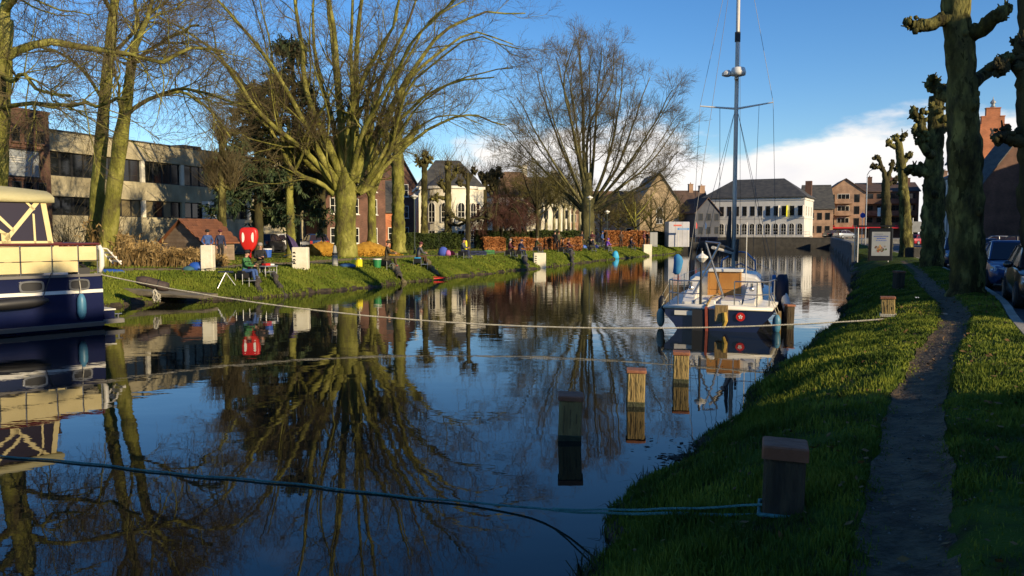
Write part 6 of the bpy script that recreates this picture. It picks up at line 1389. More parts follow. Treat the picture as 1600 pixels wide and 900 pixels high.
    if hat:
        q.lathe([(.112, -.045), (.118, .0), (.108, .05), (.07, .095), (.0, .105)], 12, (0, hy + .01, hz)); q.prism([(-.09, hy - .09, hz - .02), (.09, hy - .09, hz - .02), (.06, hy - .19, hz - .035), (-.06, hy - .19, hz - .035)], (0, 0, .012)); q.build('hat', CL[hat], root, True)
    else:
        q.lathe([(.096, -.06), (.108, .0), (.10, .05), (.06, .092), (.0, .10)], 12, (0, hy + .022, hz)); q.build('hair', CL[hair], root, True)
    e = MB()
    for s in (-1, 1): e.ball((s * .032, up(.68)[1] - .108, up(.68)[2] + .01), .011, 6, 4)
    e.build('eyes', dark_m, root); er = MB()
    for s in (-1, 1): er.ball((s * .088, up(.66)[1], up(.66)[2]), .028, 6, 4, (.4, .8, 1.1))
    er.build('ears', skin_m, root)
    return root
def toward(px_dir):                                   # rotation so that local -y looks along a ground direction
    return math.atan2(px_dir[1], px_dir[0]) + PI / 2
def lg(px, D): return Vector(((px - 800) / FPX * D, D, 1.0))
def bank_z(x, y):
    s, t = LB.st(x, y); return float(np.interp(t, LT, LZ))
def lb(px, t):                                        # point at offset t behind the left waterline, seen at column px
    best = None
    for s in np.arange(LB.s_at_y(22), LB.len, .25):
        x, y = LB.xy(s, t)
        if y > 5:
            d = abs(800 + FPX * x / y - px)
            if best is None or d < best[0]: best = (d, x, y, s)
    return Vector((best[1], best[2], float(np.interp(t, LT, LZ)))), best[3]
def face_water(s, a=0.0): i = int(s / LB.step); return toward((-LB.N[i, 0], -LB.N[i, 1])) + a
metal_k = mat('dark_metal', (.03, .03, .032), .4, metal=.6); alu = mat('aluminium', (.45, .45, .46), .35, metal=.8)
net_m = mat('keep_net', (.035, .032, .030), .95, (.075, .065, .055), 8, 4, .6, 60); net_k = mat('keep_net_khaki', (.10, .085, .04), .95, (.16, .13, .065), 8, 4, .6, 60)
def seat_box(label, p, rz, body=metal_k, pad='green'):
    t = thing('seat_box', label, 'seat box', p, rz)
    q = MB(); q.cham(-.26, .26, -.20, .20, .16, .40, .03); q.build('drawer', body, t); q = MB(); q.cham(-.25, .25, -.19, .19, .404, .47, .03); q.build('cushion', CL[pad], t)
    for x in (-.28, .28):
        for y in (-.22, .22): l = MB(); l.tube([(x, y, -.25), (x, y, .34)], .016, 6); l.build('leg', alu, t)
    fp = MB(); fp.box(-.26, .26, -.62, -.24, .06, .085); fp.build('foot_plate', alu, t)
    for x in (-.24, .24): l = MB(); l.tube([(x, -.58, -.45), (x, -.58, .2)], .014, 6); l.build('leg', alu, t)
    return t
def pole(label, a, b, r=.014, m=metal_k, bend=.05, name='fishing_rod'):
    a = Vector(a); b = Vector(b); t = thing(name, label, 'fishing rod', a); n = 10; q = MB()
    q.tube([(b - a) * (k / n) + Vector((0, 0, -bend * (k / n) ** 2 * (b - a).length * .1)) for k in range(n + 1)], [r * (1 - .8 * k / n) for k in range(n + 1)], 6); q.build('blank', m, t); h = MB(); h.tube([(b - a) * -.01, (b - a) * .06], r * 1.5, 8); h.build('handle', black_r, t)
    return t
def keep_net(label, p, q, r, m, rim=None):
    p = Vector(p); q = Vector(q); t = thing('keep_net', label, 'net', p); d = q - p; k = MB(); n = 9
    k.tube([d * (i / n) + Vector((.05 * math.sin(i * 1.9), .05 * math.cos(i * 2.3), .03 * math.sin(i * 1.3))) for i in range(n + 1)], [r * (.9 + .18 * math.sin(i * 2.1)) for i in range(n + 1)], 10, False); k.build('mesh_tube', m, t)
    o = MB(); o.tube([(r * 1.05 * math.cos(a), 0, r * 1.05 * math.sin(a)) for a in np.linspace(0, 2 * PI, 13)], .014, 5); o.build('hoop', rim or alu, t); return t
def bucket(label, p, c, h=.30, r=.15, lid=None, name='bucket'):
    t = thing(name, label, 'bucket', p); q = MB(); q.lathe([(r * .84, 0), (r, h * .9), (r * 1.06, h * .9), (r * 1.06, h), (r * .95, h), (r * .9, h * .8)], 14); q.build('body', c, t)
    if lid: l = MB(); l.lathe([(r * 1.08, h + .002), (r * 1.08, h + .04), (r * .9, h + .055)], 14); l.build('lid', lid, t)
    hd = MB(); hd.tube([(r * math.cos(a), .0, h * .9 + r * .9 * math.sin(a)) for a in np.linspace(0, PI, 9)], .007, 5); hd.build('handle', metal_k, t); return t
def bag(label, p, c, sx, sy, sz_, seed=1, rz=0, name='bag', cat='bag'):
    rnd = random.Random(seed); t = thing(name, label, cat, p, rz); q = MB(); n = 14
    q.loft([[Vector((sx * s * math.cos(a) * (1 + rnd.uniform(-.12, .12)), sy * s * math.sin(a) * (1 + rnd.uniform(-.12, .12)), sz_ * z)) for a in np.linspace(0, 2 * PI, n + 1)[:-1]] for z, s in ((0, .9), (.2, 1.02), (.55, .95), (.85, .7), (1.0, .3))]); q.build('cloth', c, t, True)
    st = MB(); st.tube([(-sx * .5, 0, sz_ * .9), (-sx * .2, 0, sz_ * 1.15), (sx * .2, 0, sz_ * 1.15), (sx * .5, 0, sz_ * .9)], .014, 5); st.build('strap', CL['black'], t); return t
yel = mat('yellow_plastic', (.75, .62, .01), .5); grn = mat('green_plastic', (.02, .20, .06), .5); wht = mat('white_plastic', (.75, .73, .68), .5); blu = mat('blue_plastic', (.02, .09, .40), .5); tur = mat('turquoise', (.05, .42, .40), .6); redm = mat('red_plastic', (.60, .02, .015), .45)

# two walkers behind the left white pillar
person('standing man in blue jacket and dark cap behind the leftmost white pillar', lg(325, 43.5), .5, 'blue', 'navy', 'black', 'stand', arm='pocket')
person('standing man in navy coat and dark trousers beside the blue-jacketed man', lg(345, 43.8), .75, 'navy', 'black', 'maroon', 'stand', arm='down')
# anglers at the lifebuoy
p, s = lb(385, 1.1); seat_box('tackle seat box under the left angler by the lifebuoy case', p, face_water(s), metal_k, 'black')
person('seated angler in green and dark jacket left of the red lifebuoy case', p + Vector((0, 0, -.04)), face_water(s, .5), 'green', 'blue', 'black', 'sit', arm='fwd'); P1 = p; S1 = s
p, s = lb(408, 2.0); seat_box('tackle seat box under the right angler by the lifebuoy case', p, face_water(s), metal_k, 'olive')
person('seated angler in dark and green jacket right of the red lifebuoy case', p + Vector((0, 0, -.04)), face_water(s, -.6), 'black', 'olive', None, 'sit', hair='hair', arm='fwd')
p2, s2 = lb(428, .9)
keep_net('grey keep net sliding down the bank right of the lifebuoy anglers', p2 + Vector((0, 0, .35)), lb(446, -.25)[0] + Vector((0, 0, .02)), .12, net_m)
keep_net('black keep net below the angler left of the lifebuoy', lb(398, .7)[0] + Vector((0, 0, .3)), lb(404, -.3)[0] + Vector((0, 0, .0)), .13, net_m)
bucket('blue bait bucket with white rim hung beside the red lifebuoy case', lb(418, 2.6)[0] + Vector((0, 0, .55)), blu, .34, .19, wht)
tt = thing('side_tray', 'aluminium tackle tray on legs right of the lifebuoy anglers', 'tray', lb(422, 1.5)[0], face_water(s)); q = MB(); q.cham(-.35, .35, -.22, .22, .42, .47, .01); q.build('tray', alu, tt)
for x in (-.3, .3):
    for y in (-.18, .18): l = MB(); l.tube([(x, y, -.35), (x, y, .42)], .013, 6); l.build('leg', alu, tt)
q = MB(); q.box(-.25, .0, -.15, .1, .474, .56); q.build('bait_box', redm, tt); q = MB(); q.box(.05, .25, -.1, .12, .474, .54); q.build('bait_box', wht, tt)
tt = thing('rod_rest', 'spread tripod rod rest left of the lifebuoy anglers', 'rod rest', lb(349, .8)[0] + Vector((0, 0, .55)), 0)
for a in (0.3, 2.2, 4.2): l = MB(); l.tube([(0, 0, 0), (.42 * math.cos(a), .42 * math.sin(a), -.62)], .016, 6); l.build('leg', alu, tt)
q = MB(); q.box(-.3, .3, -.03, .03, .0, .06); q.build('head', CL['navy'], tt)
pole('long dark fishing pole laid on the grass left of the lifebuoy anglers', lb(306, 3.4)[0] + Vector((0, 0, .08)), lb(352, 1.2)[0] + Vector((0, 0, .50)), .02)
pole('second dark pole crossing the grass near the tripod rod rest', lb(318, 3.6)[0] + Vector((0, 0, .06)), lb(362, 1.6)[0] + Vector((0, 0, .45)), .02)
pole('thin fishing pole running right over the grass from the second white pillar', lb(455, 2.4)[0] + Vector((0, 0, .35)), lb(558, 2.0)[0] + Vector((0, 0, .05)), .016)
pole('fishing pole held out over the water by the lifebuoy anglers', P1 + Vector((0, 0, .85)), P1 + Vector((3.0, -5.2, .95)), .015)
bag('blue holdall on the grass left of the leftmost white pillar', lb(309, 3.9)[0], blu, .38, .26, .36, 2); bag('teal tackle bag beside the blue holdall', lb(294, 3.7)[0], mat('teal_cloth', (.03, .10, .13), .8), .24, .18, .2, 3)
bag('crumpled blue tarpaulin by the reeds near the yacht stern', lb(172, 3.9)[0], blu, .6, .3, .16, 4, name='tarpaulin', cat='tarpaulin')

# red lifebuoy case on its post
def lifebuoy():
    p, s = lb(391, 3.0); t = thing('lifebuoy_case', 'bright red lifebuoy case on a post, two white oval holes like eyes', 'lifebuoy case', p, .05)
    q = MB(); out = []
    for a in np.linspace(0, 2 * PI, 33)[:-1]:
        x = .40 * math.copysign(abs(math.cos(a)) ** .5, math.cos(a)); z = .44 * math.copysign(abs(math.sin(a)) ** .5, math.sin(a))
        if z < 0: z *= 1.45; x *= 1 - .55 * (-z / .64) ** 1.6
        out.append((x, z))
    def ring(k, y): return [Vector((x * k, y, 1.42 + z * k)) for x, z in out]
    q.loft([ring(.93, .12), ring(1, .08), ring(1, -.08), ring(.94, -.13), ring(.82, -.15)]); q.build('case', red_p, t, True)
    q = MB(); q.prism([(-.10, -.06, .82), (.10, -.06, .82), (.045, -.05, .0), (-.045, -.05, .0)], (0, .10, 0)); q.build('post', red_p, t)
    for sg in (-1, 1):
        q = MB(); q.prism([(sg * .20 + .055 * math.cos(a) + sg * .02 * math.sin(a) ** 2, -.152, 1.42 + .22 * math.sin(a)) for a in np.linspace(0, 2 * PI, 17)[:-1]], (0, -.012, 0)); q.build('oval_hole', wht, t)
lifebuoy()
# white concrete pillars
def pillar(label, px, t_, w, d, h, sign=False, zoff=0.0, water=False):
    p, s = lb(px, t_)
    if water: p.z = 0
    t = thing('white_pillar', label, 'pillar', p + Vector((0, 0, zoff)), .06, 'white concrete mooring blocks'); q = MB(); q.cham(-w / 2, w / 2, -d / 2, d / 2, -.5, h, .03); q.build('block', mat('white_block', (.74, .70, .56), .75, (.62, .57, .43), 2.0, 8, .2, 12), t)
    if sign:
        for k in range(4): m_ = MB(); m_.prism([(-w * .42, -d / 2 - .008, h * (.72 - .16 * k)), (-w * .22, -d / 2 - .008, h * (.72 - .16 * k)), (-w * .30, -d / 2 - .008, h * (.80 - .16 * k)), (-w * .42, -d / 2 - .008, h * (.78 - .16 * k))], (0, .006, 0)); m_.build('painted_mark', metal_k, t)
    return t
pillar('tall narrow white pillar in front of the two standing men', 326, 3.5, .50, .45, 1.08)
pillar('wide white block with a column of dark marks, right of the lifebuoy', 469, 2.3, .72, .5, 1.02, True)
pillar('white block with dark marks at the water edge beside the seated pair', 842, .35, .92, .7, 1.02, True, -.18)
pillar('small far white block at the water edge left of the exhibition box', 1011, .35, .95, .7, 1.25, False, -.2)
pillar('tiniest white post on the far lawn by the exhibition box', 1028, 3.5, .42, .35, 1.1)
# dark umbrella lying behind the second pillar
t = thing('umbrella', 'dark purple fishing umbrella lying open behind the wide white block', 'umbrella', lb(458, 3.4)[0], .4); q = MB(); n = 10
Mx = Matrix.Translation((0, 0, .62)) @ Matrix.Rotation(1.25, 4, 'Y')
rim = [Mx @ Vector((1.0 * math.cos(2 * PI * k / n), .75 * math.sin(2 * PI * k / n), 0)) for k in range(n)]; mid = [Mx @ Vector((.62 * math.cos(2 * PI * k / n), .46 * math.sin(2 * PI * k / n), .26)) for k in range(n)]
q.add(rim + mid + [Mx @ Vector((0, 0, .38))], [(k, (k + 1) % n, n + (k + 1) % n, n + k) for k in range(n)] + [(n + k, n + (k + 1) % n, 2 * n) for k in range(n)]); q.build('canopy', cloth('aubergine', (.045, .03, .075)), t)
q = MB(); q.tube([Mx @ Vector((0, 0, .42)), Mx @ Vector((0, 0, -.5))], .014, 6); q.build('shaft', alu, t)
# camouflage angler and the one with turquoise seat
p, s = lb(604, 1.5); seat_box('seat box under the camouflaged angler', p, face_water(s), metal_k, 'camo'); person('angler in camouflage suit and cap sitting beside the green bucket', p, face_water(s, .7), 'camo', 'camo', 'camo', 'sit', arm='fwd', scale=1.08)
keep_net('khaki keep net running from the camouflaged angler down to the water', lb(612, 1.1)[0] + Vector((0, 0, .25)), lb(634, -.2)[0] + Vector((0, 0, .02)), .15, net_k)
keep_net('brown dip net beside the camouflaged angler', lb(618, .9)[0] + Vector((0, 0, .2)), lb(626, .2)[0] + Vector((0, 0, .1)), .16, net_m, redm)
p, s = lb(654, 1.5); seat_box('seat box with turquoise cushion under the dark-jacketed angler', p, face_water(s, .4), metal_k, 'cyan'); person('angler in dark blue jacket seated on the turquoise box, facing right', p, face_water(s, .9), 'grey', 'brown', 'maroon', 'sit', arm='fwd', lean=.1)
keep_net('khaki keep net with a red mouth in the water right of the turquoise seat', lb(668, 1.2)[0] + Vector((0, 0, .3)), lb(682, .1)[0] + Vector((0, 0, .05)), .17, net_k)
q = MB(); p = lb(684, -.15)[0]; t = thing('landing_net', 'red triangular landing net frame at the water edge', 'net', Vector((p.x, p.y, .06)), .2)
q.tube([(-.35, 0, .1), (.55, -.1, .06), (-.25, -.45, .02), (-.35, 0, .1)], .025, 6); q.build('frame', redm, t)
pole('long pole held right by the angler on the turquoise box', lb(656, 1.4)[0] + Vector((0, 0, .8)), lb(735, 2.2)[0] + Vector((0, 0, .15)), .013)
bucket('green bait bucket with a white lid beside the camouflaged angler', lb(588, 1.6)[0], grn, .42, .22, wht)
for i, x in enumerate((554, 562)):
    t = thing('jerrycan', ['left one of two yellow jerrycans by the blue bag', 'right one of two yellow jerrycans by the blue bag'][i], 'canister', lb(x, 1.9)[0], .2, 'yellow jerrycans'); q = MB(); q.cham(-.14, .14, -.09, .09, 0, .40, .04); q.build('body', yel, t); q = MB(); q.lathe([(.04, 0), (.04, .06)], 10, (.05, 0, .40)); q.build('cap', wht, t); q = MB(); q.tube([(-.10, 0, .39), (-.08, 0, .46), (0, 0, .46), (.02, 0, .39)], .014, 6); q.build('handle', yel, t)
bag('blue flat bag left of the yellow jerrycans', lb(543, 2.0)[0], mat('blue_bag', (.03, .10, .24), .8), .42, .26, .2, 5)
t = thing('marker_post', 'short grey conical post at the foot of the largest tree', 'post', lb(525, 2.6)[0], 0); q = MB(); q.lathe([(.17, -.3), (.15, .3), (.10, .75), (.08, .95), (.03, 1.02)], 12); q.build('shaft', mat('zinc', (.22, .22, .20), .6, (.32, .31, .28), 3, 4), t); q = MB(); q.lathe([(.15, .55), (.15, .62)], 12); q.build('collar', metal_k, t)
# heaps of yellow-brown leaves round the largest tree
leaf_m = mat('leaf_heap', (.34, .17, .012), .9, (.52, .28, .03), 3, 7, .8, 25)
for i, (px, D, sx, lab) in enumerate(((505, 57, 2.4, 'yellow-brown leaf heap left of the largest trunk'), (575, 56, 2.2, 'yellow-brown leaf heap right of the largest trunk'))):
    rng = np.random.default_rng(i + 3); c = lg(px, D); t = thing('leaf_heap', lab, 'leaf heap', c); q = MB(); rnd = random.Random(i); n = 18
    q.loft([[Vector((sx * s * math.cos(a) * (1 + rnd.uniform(-.1, .1)), 1.1 * s * math.sin(a), .95 * z + rnd.uniform(-.03, .03))) for a in np.linspace(0, 2 * PI, n + 1)[:-1]] for z, s in ((-.1, 1.1), (.12, .98), (.45, .72), (.8, .42), (1.0, .12))]); q.build('heap', leaf_m, t, True)
    N_ = 3500; th_ = rng.uniform(0, 2 * PI, N_); s_ = np.sqrt(rng.uniform(0, 1.25, N_)); C = np.c_[sx * s_ * np.cos(th_), 1.1 * s_ * np.sin(th_), np.clip(.98 - .88 * s_, 0.02, 1) + .03]; V, F = leaf_cloud(C, .09, rng, 0, .5); o = link('leaves', mesh_np('leaves', V, F), leaf_m, t); o['kind'] = 'stuff'
# bags and bottle further along
bag('blue rucksack on the lawn beside a red bag', lb(692, 5.2)[0], mat('royal_cloth', (.05, .09, .42), .8), .36, .28, .62, 6); bag('red bag on the lawn right of the blue rucksack', lb(705, 5.0)[0], redm, .34, .24, .34, 7); bag('pink and purple small bag between the blue and red ones', lb(699, 4.8)[0], mat('pink_cloth', (.42, .12, .30), .8), .2, .16, .4, 8)
t = thing('safety_marker', 'slim yellow marker sleeve on a stick below the young pollard', 'marker', lb(728, 3.4)[0], 0); q = MB(); q.tube([(0, 0, -.2), (0, 0, .5)], .03, 8); q.build('stick', metal_k, t); q = MB(); q.lathe([(.09, .45), (.10, .6), (.09, .95), (.05, 1.08)], 10); q.build('sleeve', yel, t)
for i, (px, tt_, lab) in enumerate(((742, 3.2, 'dark tackle case on the lawn right of the yellow marker'), (752, 3.0, 'second dark tackle case right of the yellow marker'), (764, 3.4, 'green folding chair left of the seated pair'))):
    t = thing('tackle_case', lab, 'case', lb(px, tt_)[0], .3); q = MB(); q.cham(-.4, .4, -.22, .22, .02, .34, .04); q.build('body', CL['navy'] if i < 2 else CL['green'], t); q = MB(); q.tube([(-.15, 0, .33), (-.12, 0, .42), (.12, 0, .42), (.15, 0, .33)], .014, 5); q.build('handle', black_r, t)
    for x in (-.35, .35): l = MB(); l.tube([(x, 0, -.1), (x, 0, .05)], .02, 6); l.build('foot', alu, t)
for i, (p0, t0, p1, t1) in enumerate(((716, 3.2, 790, 2.4), (720, 2.8, 800, 2.2), (846, 3.0, 905, 3.2), (905, 3.4, 950, 3.0))):
    pole(['dark pole roller across the lawn below the yellow marker', 'second dark pole parallel to the roller pole on the lawn', 'pole resting behind the white block with marks', 'pale pole lying before the standing group'][i], lb(p0, t0)[0] + Vector((0, 0, .25)), lb(p1, t1)[0] + Vector((0, 0, .3)), .022, metal_k if i < 3 else alu)
# the seated pair and the others further off
def seated(px, t_, a, jk, tr, hat, lab, **k):
    p, s = lb(px, t_); seat_box('tackle box under the ' + lab[0], p, face_water(s, a * .3), metal_k, 'black'); return person(lab[1], p + Vector((0, 0, -.03)), face_water(s, a), jk, tr, hat, 'sit', arm='fwd', **k)
seated(796, 1.9, .2, 'maroon', 'black', None, ('white-haired angler of the seated pair', 'white-haired angler in maroon jacket, left of the seated pair'), hair='hair')
seated(812, 1.7, 1.0, 'navy', 'navy', 'navy', ('blue-jacketed angler of the seated pair', 'angler in blue jacket leaning forward, right of the seated pair'), lean=.15)
seated(877, 1.8, .3, 'brown', 'black', 'black', ('brown-jacketed angler beyond the marked block', 'brown-jacketed angler seated beyond the marked white block'))
seated(887, 1.5, .8, 'maroon', 'black', None, ('dark red-jacketed angler beyond the marked block', 'dark red-jacketed angler seated next to the brown one'))
seated(947, 1.5, .9, 'purple', 'grey', 'purple', ('purple-jacketed angler', 'angler in a bright purple jacket by the turquoise net'), lean=.1)
seated(1052, 1.8, .2, 'blue', 'grey', None, ('far angler in front of the portal frame', 'far angler in blue seated before the portal frame'))
seated(922, 1.7, .5, 'black', 'olive', 'olive', ('angler below the fan tree', 'dark angler seated below the fan tree by the lilac bag'))
seated(985, 1.6, .3, 'navy', 'black', 'black', ('navy angler between the purple angler and the far white block', 'navy angler seated between the purple angler and the far white block'))
seated(838, 2.8, .8, 'olive', 'brown', 'olive', ('olive angler behind the marked block', 'olive angler seated just behind the marked white block'))
seated(722, 2.4, .2, 'grey', 'navy', 'navy', ('grey angler by the yellow marker', 'grey-jacketed angler seated by the yellow marker sleeve'))
for px, D, a, jk, tr, hat, lab in ((867, 72, 2.6, 'black', 'black', 'black', 'man in black standing left of the standing pair behind the seated anglers'), (873, 72.5, 3.4, 'olive', 'black', None, 'man in olive jacket standing right of the man in black'), (909, 80, .5, 'black', 'olive', None, 'man in dark jacket standing left of the fan tree trunk'), (925, 80, -.4, 'maroon', 'navy', None, 'person in maroon standing at the fan tree trunk'), (941, 86, 1.2, 'blue', 'navy', 'blue', 'tall person in blue standing behind the bicycles by the lamp'), (970, 84, .2, 'brown', 'black', None, 'lone person in brown standing before the tall orange hedge'), (1006, 92, 1.0, 'maroon', 'black', 'maroon', 'person in red standing at the right end of the orange hedge'), (1011, 93, 2.2, 'black', 'black', None, 'person in black standing beside the one in red')):
    person(lab, lg(px, D), a, jk, tr, hat, 'stand', arm='fwd' if jk == 'brown' else 'pocket')
p, s = lb(961, .3); bag('turquoise blue net bag at the water edge right of the purple angler', Vector((p.x, p.y, -.05)), mat('bright_blue', (.03, .36, .62), .6), .36, .3, .85, 11, name='net_bag', cat='bag')
for i, (px, t_, c) in enumerate(((903, 3.2, blu), (911, 3.4, blu), (930, 3.0, mat('lilac_cloth', (.25, .25, .5), .8)))): bag(['blue bag on the lawn left of the standing group', 'second blue bag on the lawn below the standing group', 'lilac bag left of the purple angler'][i], lb(px, t_)[0], c, .4, .28, .42, 13 + i)
keep_net('dark keep net hanging into the water below the red-jacketed angler', lb(891, .9)[0] + Vector((0, 0, .5)), lb(896, -.3)[0] + Vector((0, 0, .02)), .17, net_m)
keep_net('black keep net in the water left of the marked white block', lb(818, .8)[0] + Vector((0, 0, .3)), lb(826, -.4)[0] + Vector((0, 0, .02)), .20, net_m)
for i, (p0, t0, p1, t1) in enumerate(((812, 1.6, 862, 3.0), (888, 1.5, 950, 3.4), (948, 1.5, 1004, 2.8), (1004, 2.4, 1034, 2.8))): pole(['fishing pole held by the right angler of the seated pair', 'fishing pole of the red-jacketed angler', 'fishing pole of the purple-jacketed angler', 'pole propped by the small far white block'][i], lb(p0, t0)[0] + Vector((0, 0, .75)), lb(p1, t1)[0] + Vector((0, 0, .4)), .024)
# bicycles parked near the fan tree
def bicycle(label, p, rz, c):
    t = thing('bicycle', label, 'bicycle', p, rz, 'bicycles near the fan tree')
    for x in (-.52, .52):
        w = MB(); w.tube([(x + .33 * math.cos(a), 0, .34 + .33 * math.sin(a)) for a in np.linspace(0, 2 * PI, 19)], .02, 6); wo = w.build('wheel', black_r, t); sp = MB()
        for k in range(8): sp.tube([(x, 0, .34), (x + .32 * math.cos(k * PI / 4), 0, .34 + .32 * math.sin(k * PI / 4))], .004, 3)
        sp.build('spokes', alu, wo)
    f = MB()
    for a, b in (((-.52, 0, .34), (-.12, 0, .30)), ((-.12, 0, .30), (-.24, 0, .80)), ((-.24, 0, .80), (-.52, 0, .34)), ((-.12, 0, .3), (.36, 0, .78)), ((-.22, 0, .74), (.36, 0, .84)), ((.52, 0, .34), (.34, 0, .95))): f.tube([a, b], .018, 6)
    f.build('frame', c, t); q = MB(); q.tube([(.36, -.28, .98), (.34, 0, 1.0), (.36, .28, .98)], .014, 6); q.build('handlebar', alu, t); q = MB(); q.ball((-.26, 0, .88), .12, 8, 5, (1.1, .7, .35)); q.build('saddle', black_r, t, True)
bicycle('dark bicycle parked left of the lamp post near the fan tree', lg(931, 83), .2, metal_k); bicycle('bluish bicycle parked right of the lamp post near the fan tree', lg(938, 84), .5, CL['navy'])
# lamp posts in the park
def lamp(label, px, D, h):
    t = thing('park_lamp', label, 'lamp post', lg(px, D), 0, 'park lamps'); q = MB(); q.lathe([(.10, -.2), (.09, .5), (.05, .6), (.04, h - .2)], 10); q.build('pole', mat('lamp_green', (.03, .045, .035), .5), t); q = MB(); q.lathe([(.06, 0), (.30, .14), (.31, .2), (.10, .28), (.03, .36)], 14, (0, 0, h - .15)); q.build('shade', wht, t, True); q = MB(); q.ball((0, 0, h - .08), .15, 10, 6); q.build('globe', mat('opal', (.7, .7, .66), .3), t, True)
lamp('park lamp standing in front of the fan tree trunk', 921, 78, 5.0); lamp('park lamp right of the fan tree near the bicycles', 948, 88, 3.9)
lamp('thin park lamp rising left of the white villa', 648, 62, 4.4)
# litter bins / machine at right end
t = thing('grey_cabinet', 'grey service cabinet at the right end of the orange hedge', 'cabinet', lg(1020, 100), .1); q = MB(); q.cham(-.5, .5, -.3, .3, -.1, 1.7, .05); q.build('body', mat('cabinet', (.22, .23, .24), .6), t); q = MB(); q.box(-.46, -.01, -.325, -.303, .1, 1.6); q.build('door', mat('cabinet_door', (.28, .29, .3), .6), t); q = MB(); q.box(.01, .46, -.325, -.303, .1, 1.6); q.build('door', MATS['cabinet_door'], t)
# landing stage with a dark roll of carpet on it
a = G(172, 446, .62); b = G(330, 466, .18); dr = (b - a); t = thing('landing_ramp', 'worn concrete ramp strip sloping along the far bank by the yacht', 'ramp', a, math.atan2(dr.y, dr.x)); Lr = dr.xy.length
q = MB(); q.prism([(0, -.5, -.3), (Lr, -.5, -.3), (Lr, -.5, b.z - a.z + .02), (0, -.5, .04)], (0, 1.0, 0)); q.build('slab', mat('ramp', (.10, .085, .06), .9, (.17, .145, .10), 2, 7, .4, 14), t)
a = G(213, 438, .98); b = G(264, 448, .74); t = thing('rolled_cover', 'dark brown rolled cover lying on the ramp at the far bank', 'roll', a, 0); q = MB(); d = b - a; q.tube([d * k / 6 + Vector((0, 0, .03 * math.sin(k))) for k in range(7)], [.12, .17, .18, .19, .18, .18, .14], 10); q.build('roll', mat('brown_vinyl', (.035, .024, .022), .7, (.06, .04, .035), 4, 4), t, True)
for k in (2, 4):
    q = MB(); q.tube([d * (k - .08) / 6, d * (k + .08) / 6], .20, 10); q.build('strap', black_r, t)
# floating leaf litter near the bank
def litter():
    rng = np.random.default_rng(4); m = mat('wet_leaf', (.012, .010, .007), .8, (.03, .022, .012), 5, 3)
    for i, (px, py, n, sp) in enumerate(((1072, 716, 150, .16), (1238, 570, 70, .35), (1270, 540, 90, .5), (1085, 700, 40, .4))):
        c = G(px, py, 0); C = np.c_[rng.normal(c.x, sp, n), rng.normal(c.y, sp * .5, n), rng.uniform(.004, .02, n)]; d = rng.normal(size=(n, 3)) * [1, 1, .06]; d /= np.linalg.norm(d, axis=1, keepdims=True); s = np.cross(d, [0, 0, 1.]); L_ = rng.uniform(.015, .055, (n, 1))
        V = np.stack([C - d * L_, C - s * L_ * .6, C + d * L_, C + s * L_ * .6], 1).reshape(-1, 3); o = link('floating_leaves', mesh_np('floating_leaves', V, np.arange(n * 4).reshape(n, 4)), m); tag(o, ['raft of dark wet leaves by the near bank', 'few dark leaves afloat beside the sailing boat', 'scattered leaves afloat at the right water edge', 'loose leaves near the dark leaf raft'][i], 'leaves', kind='stuff')
litter()
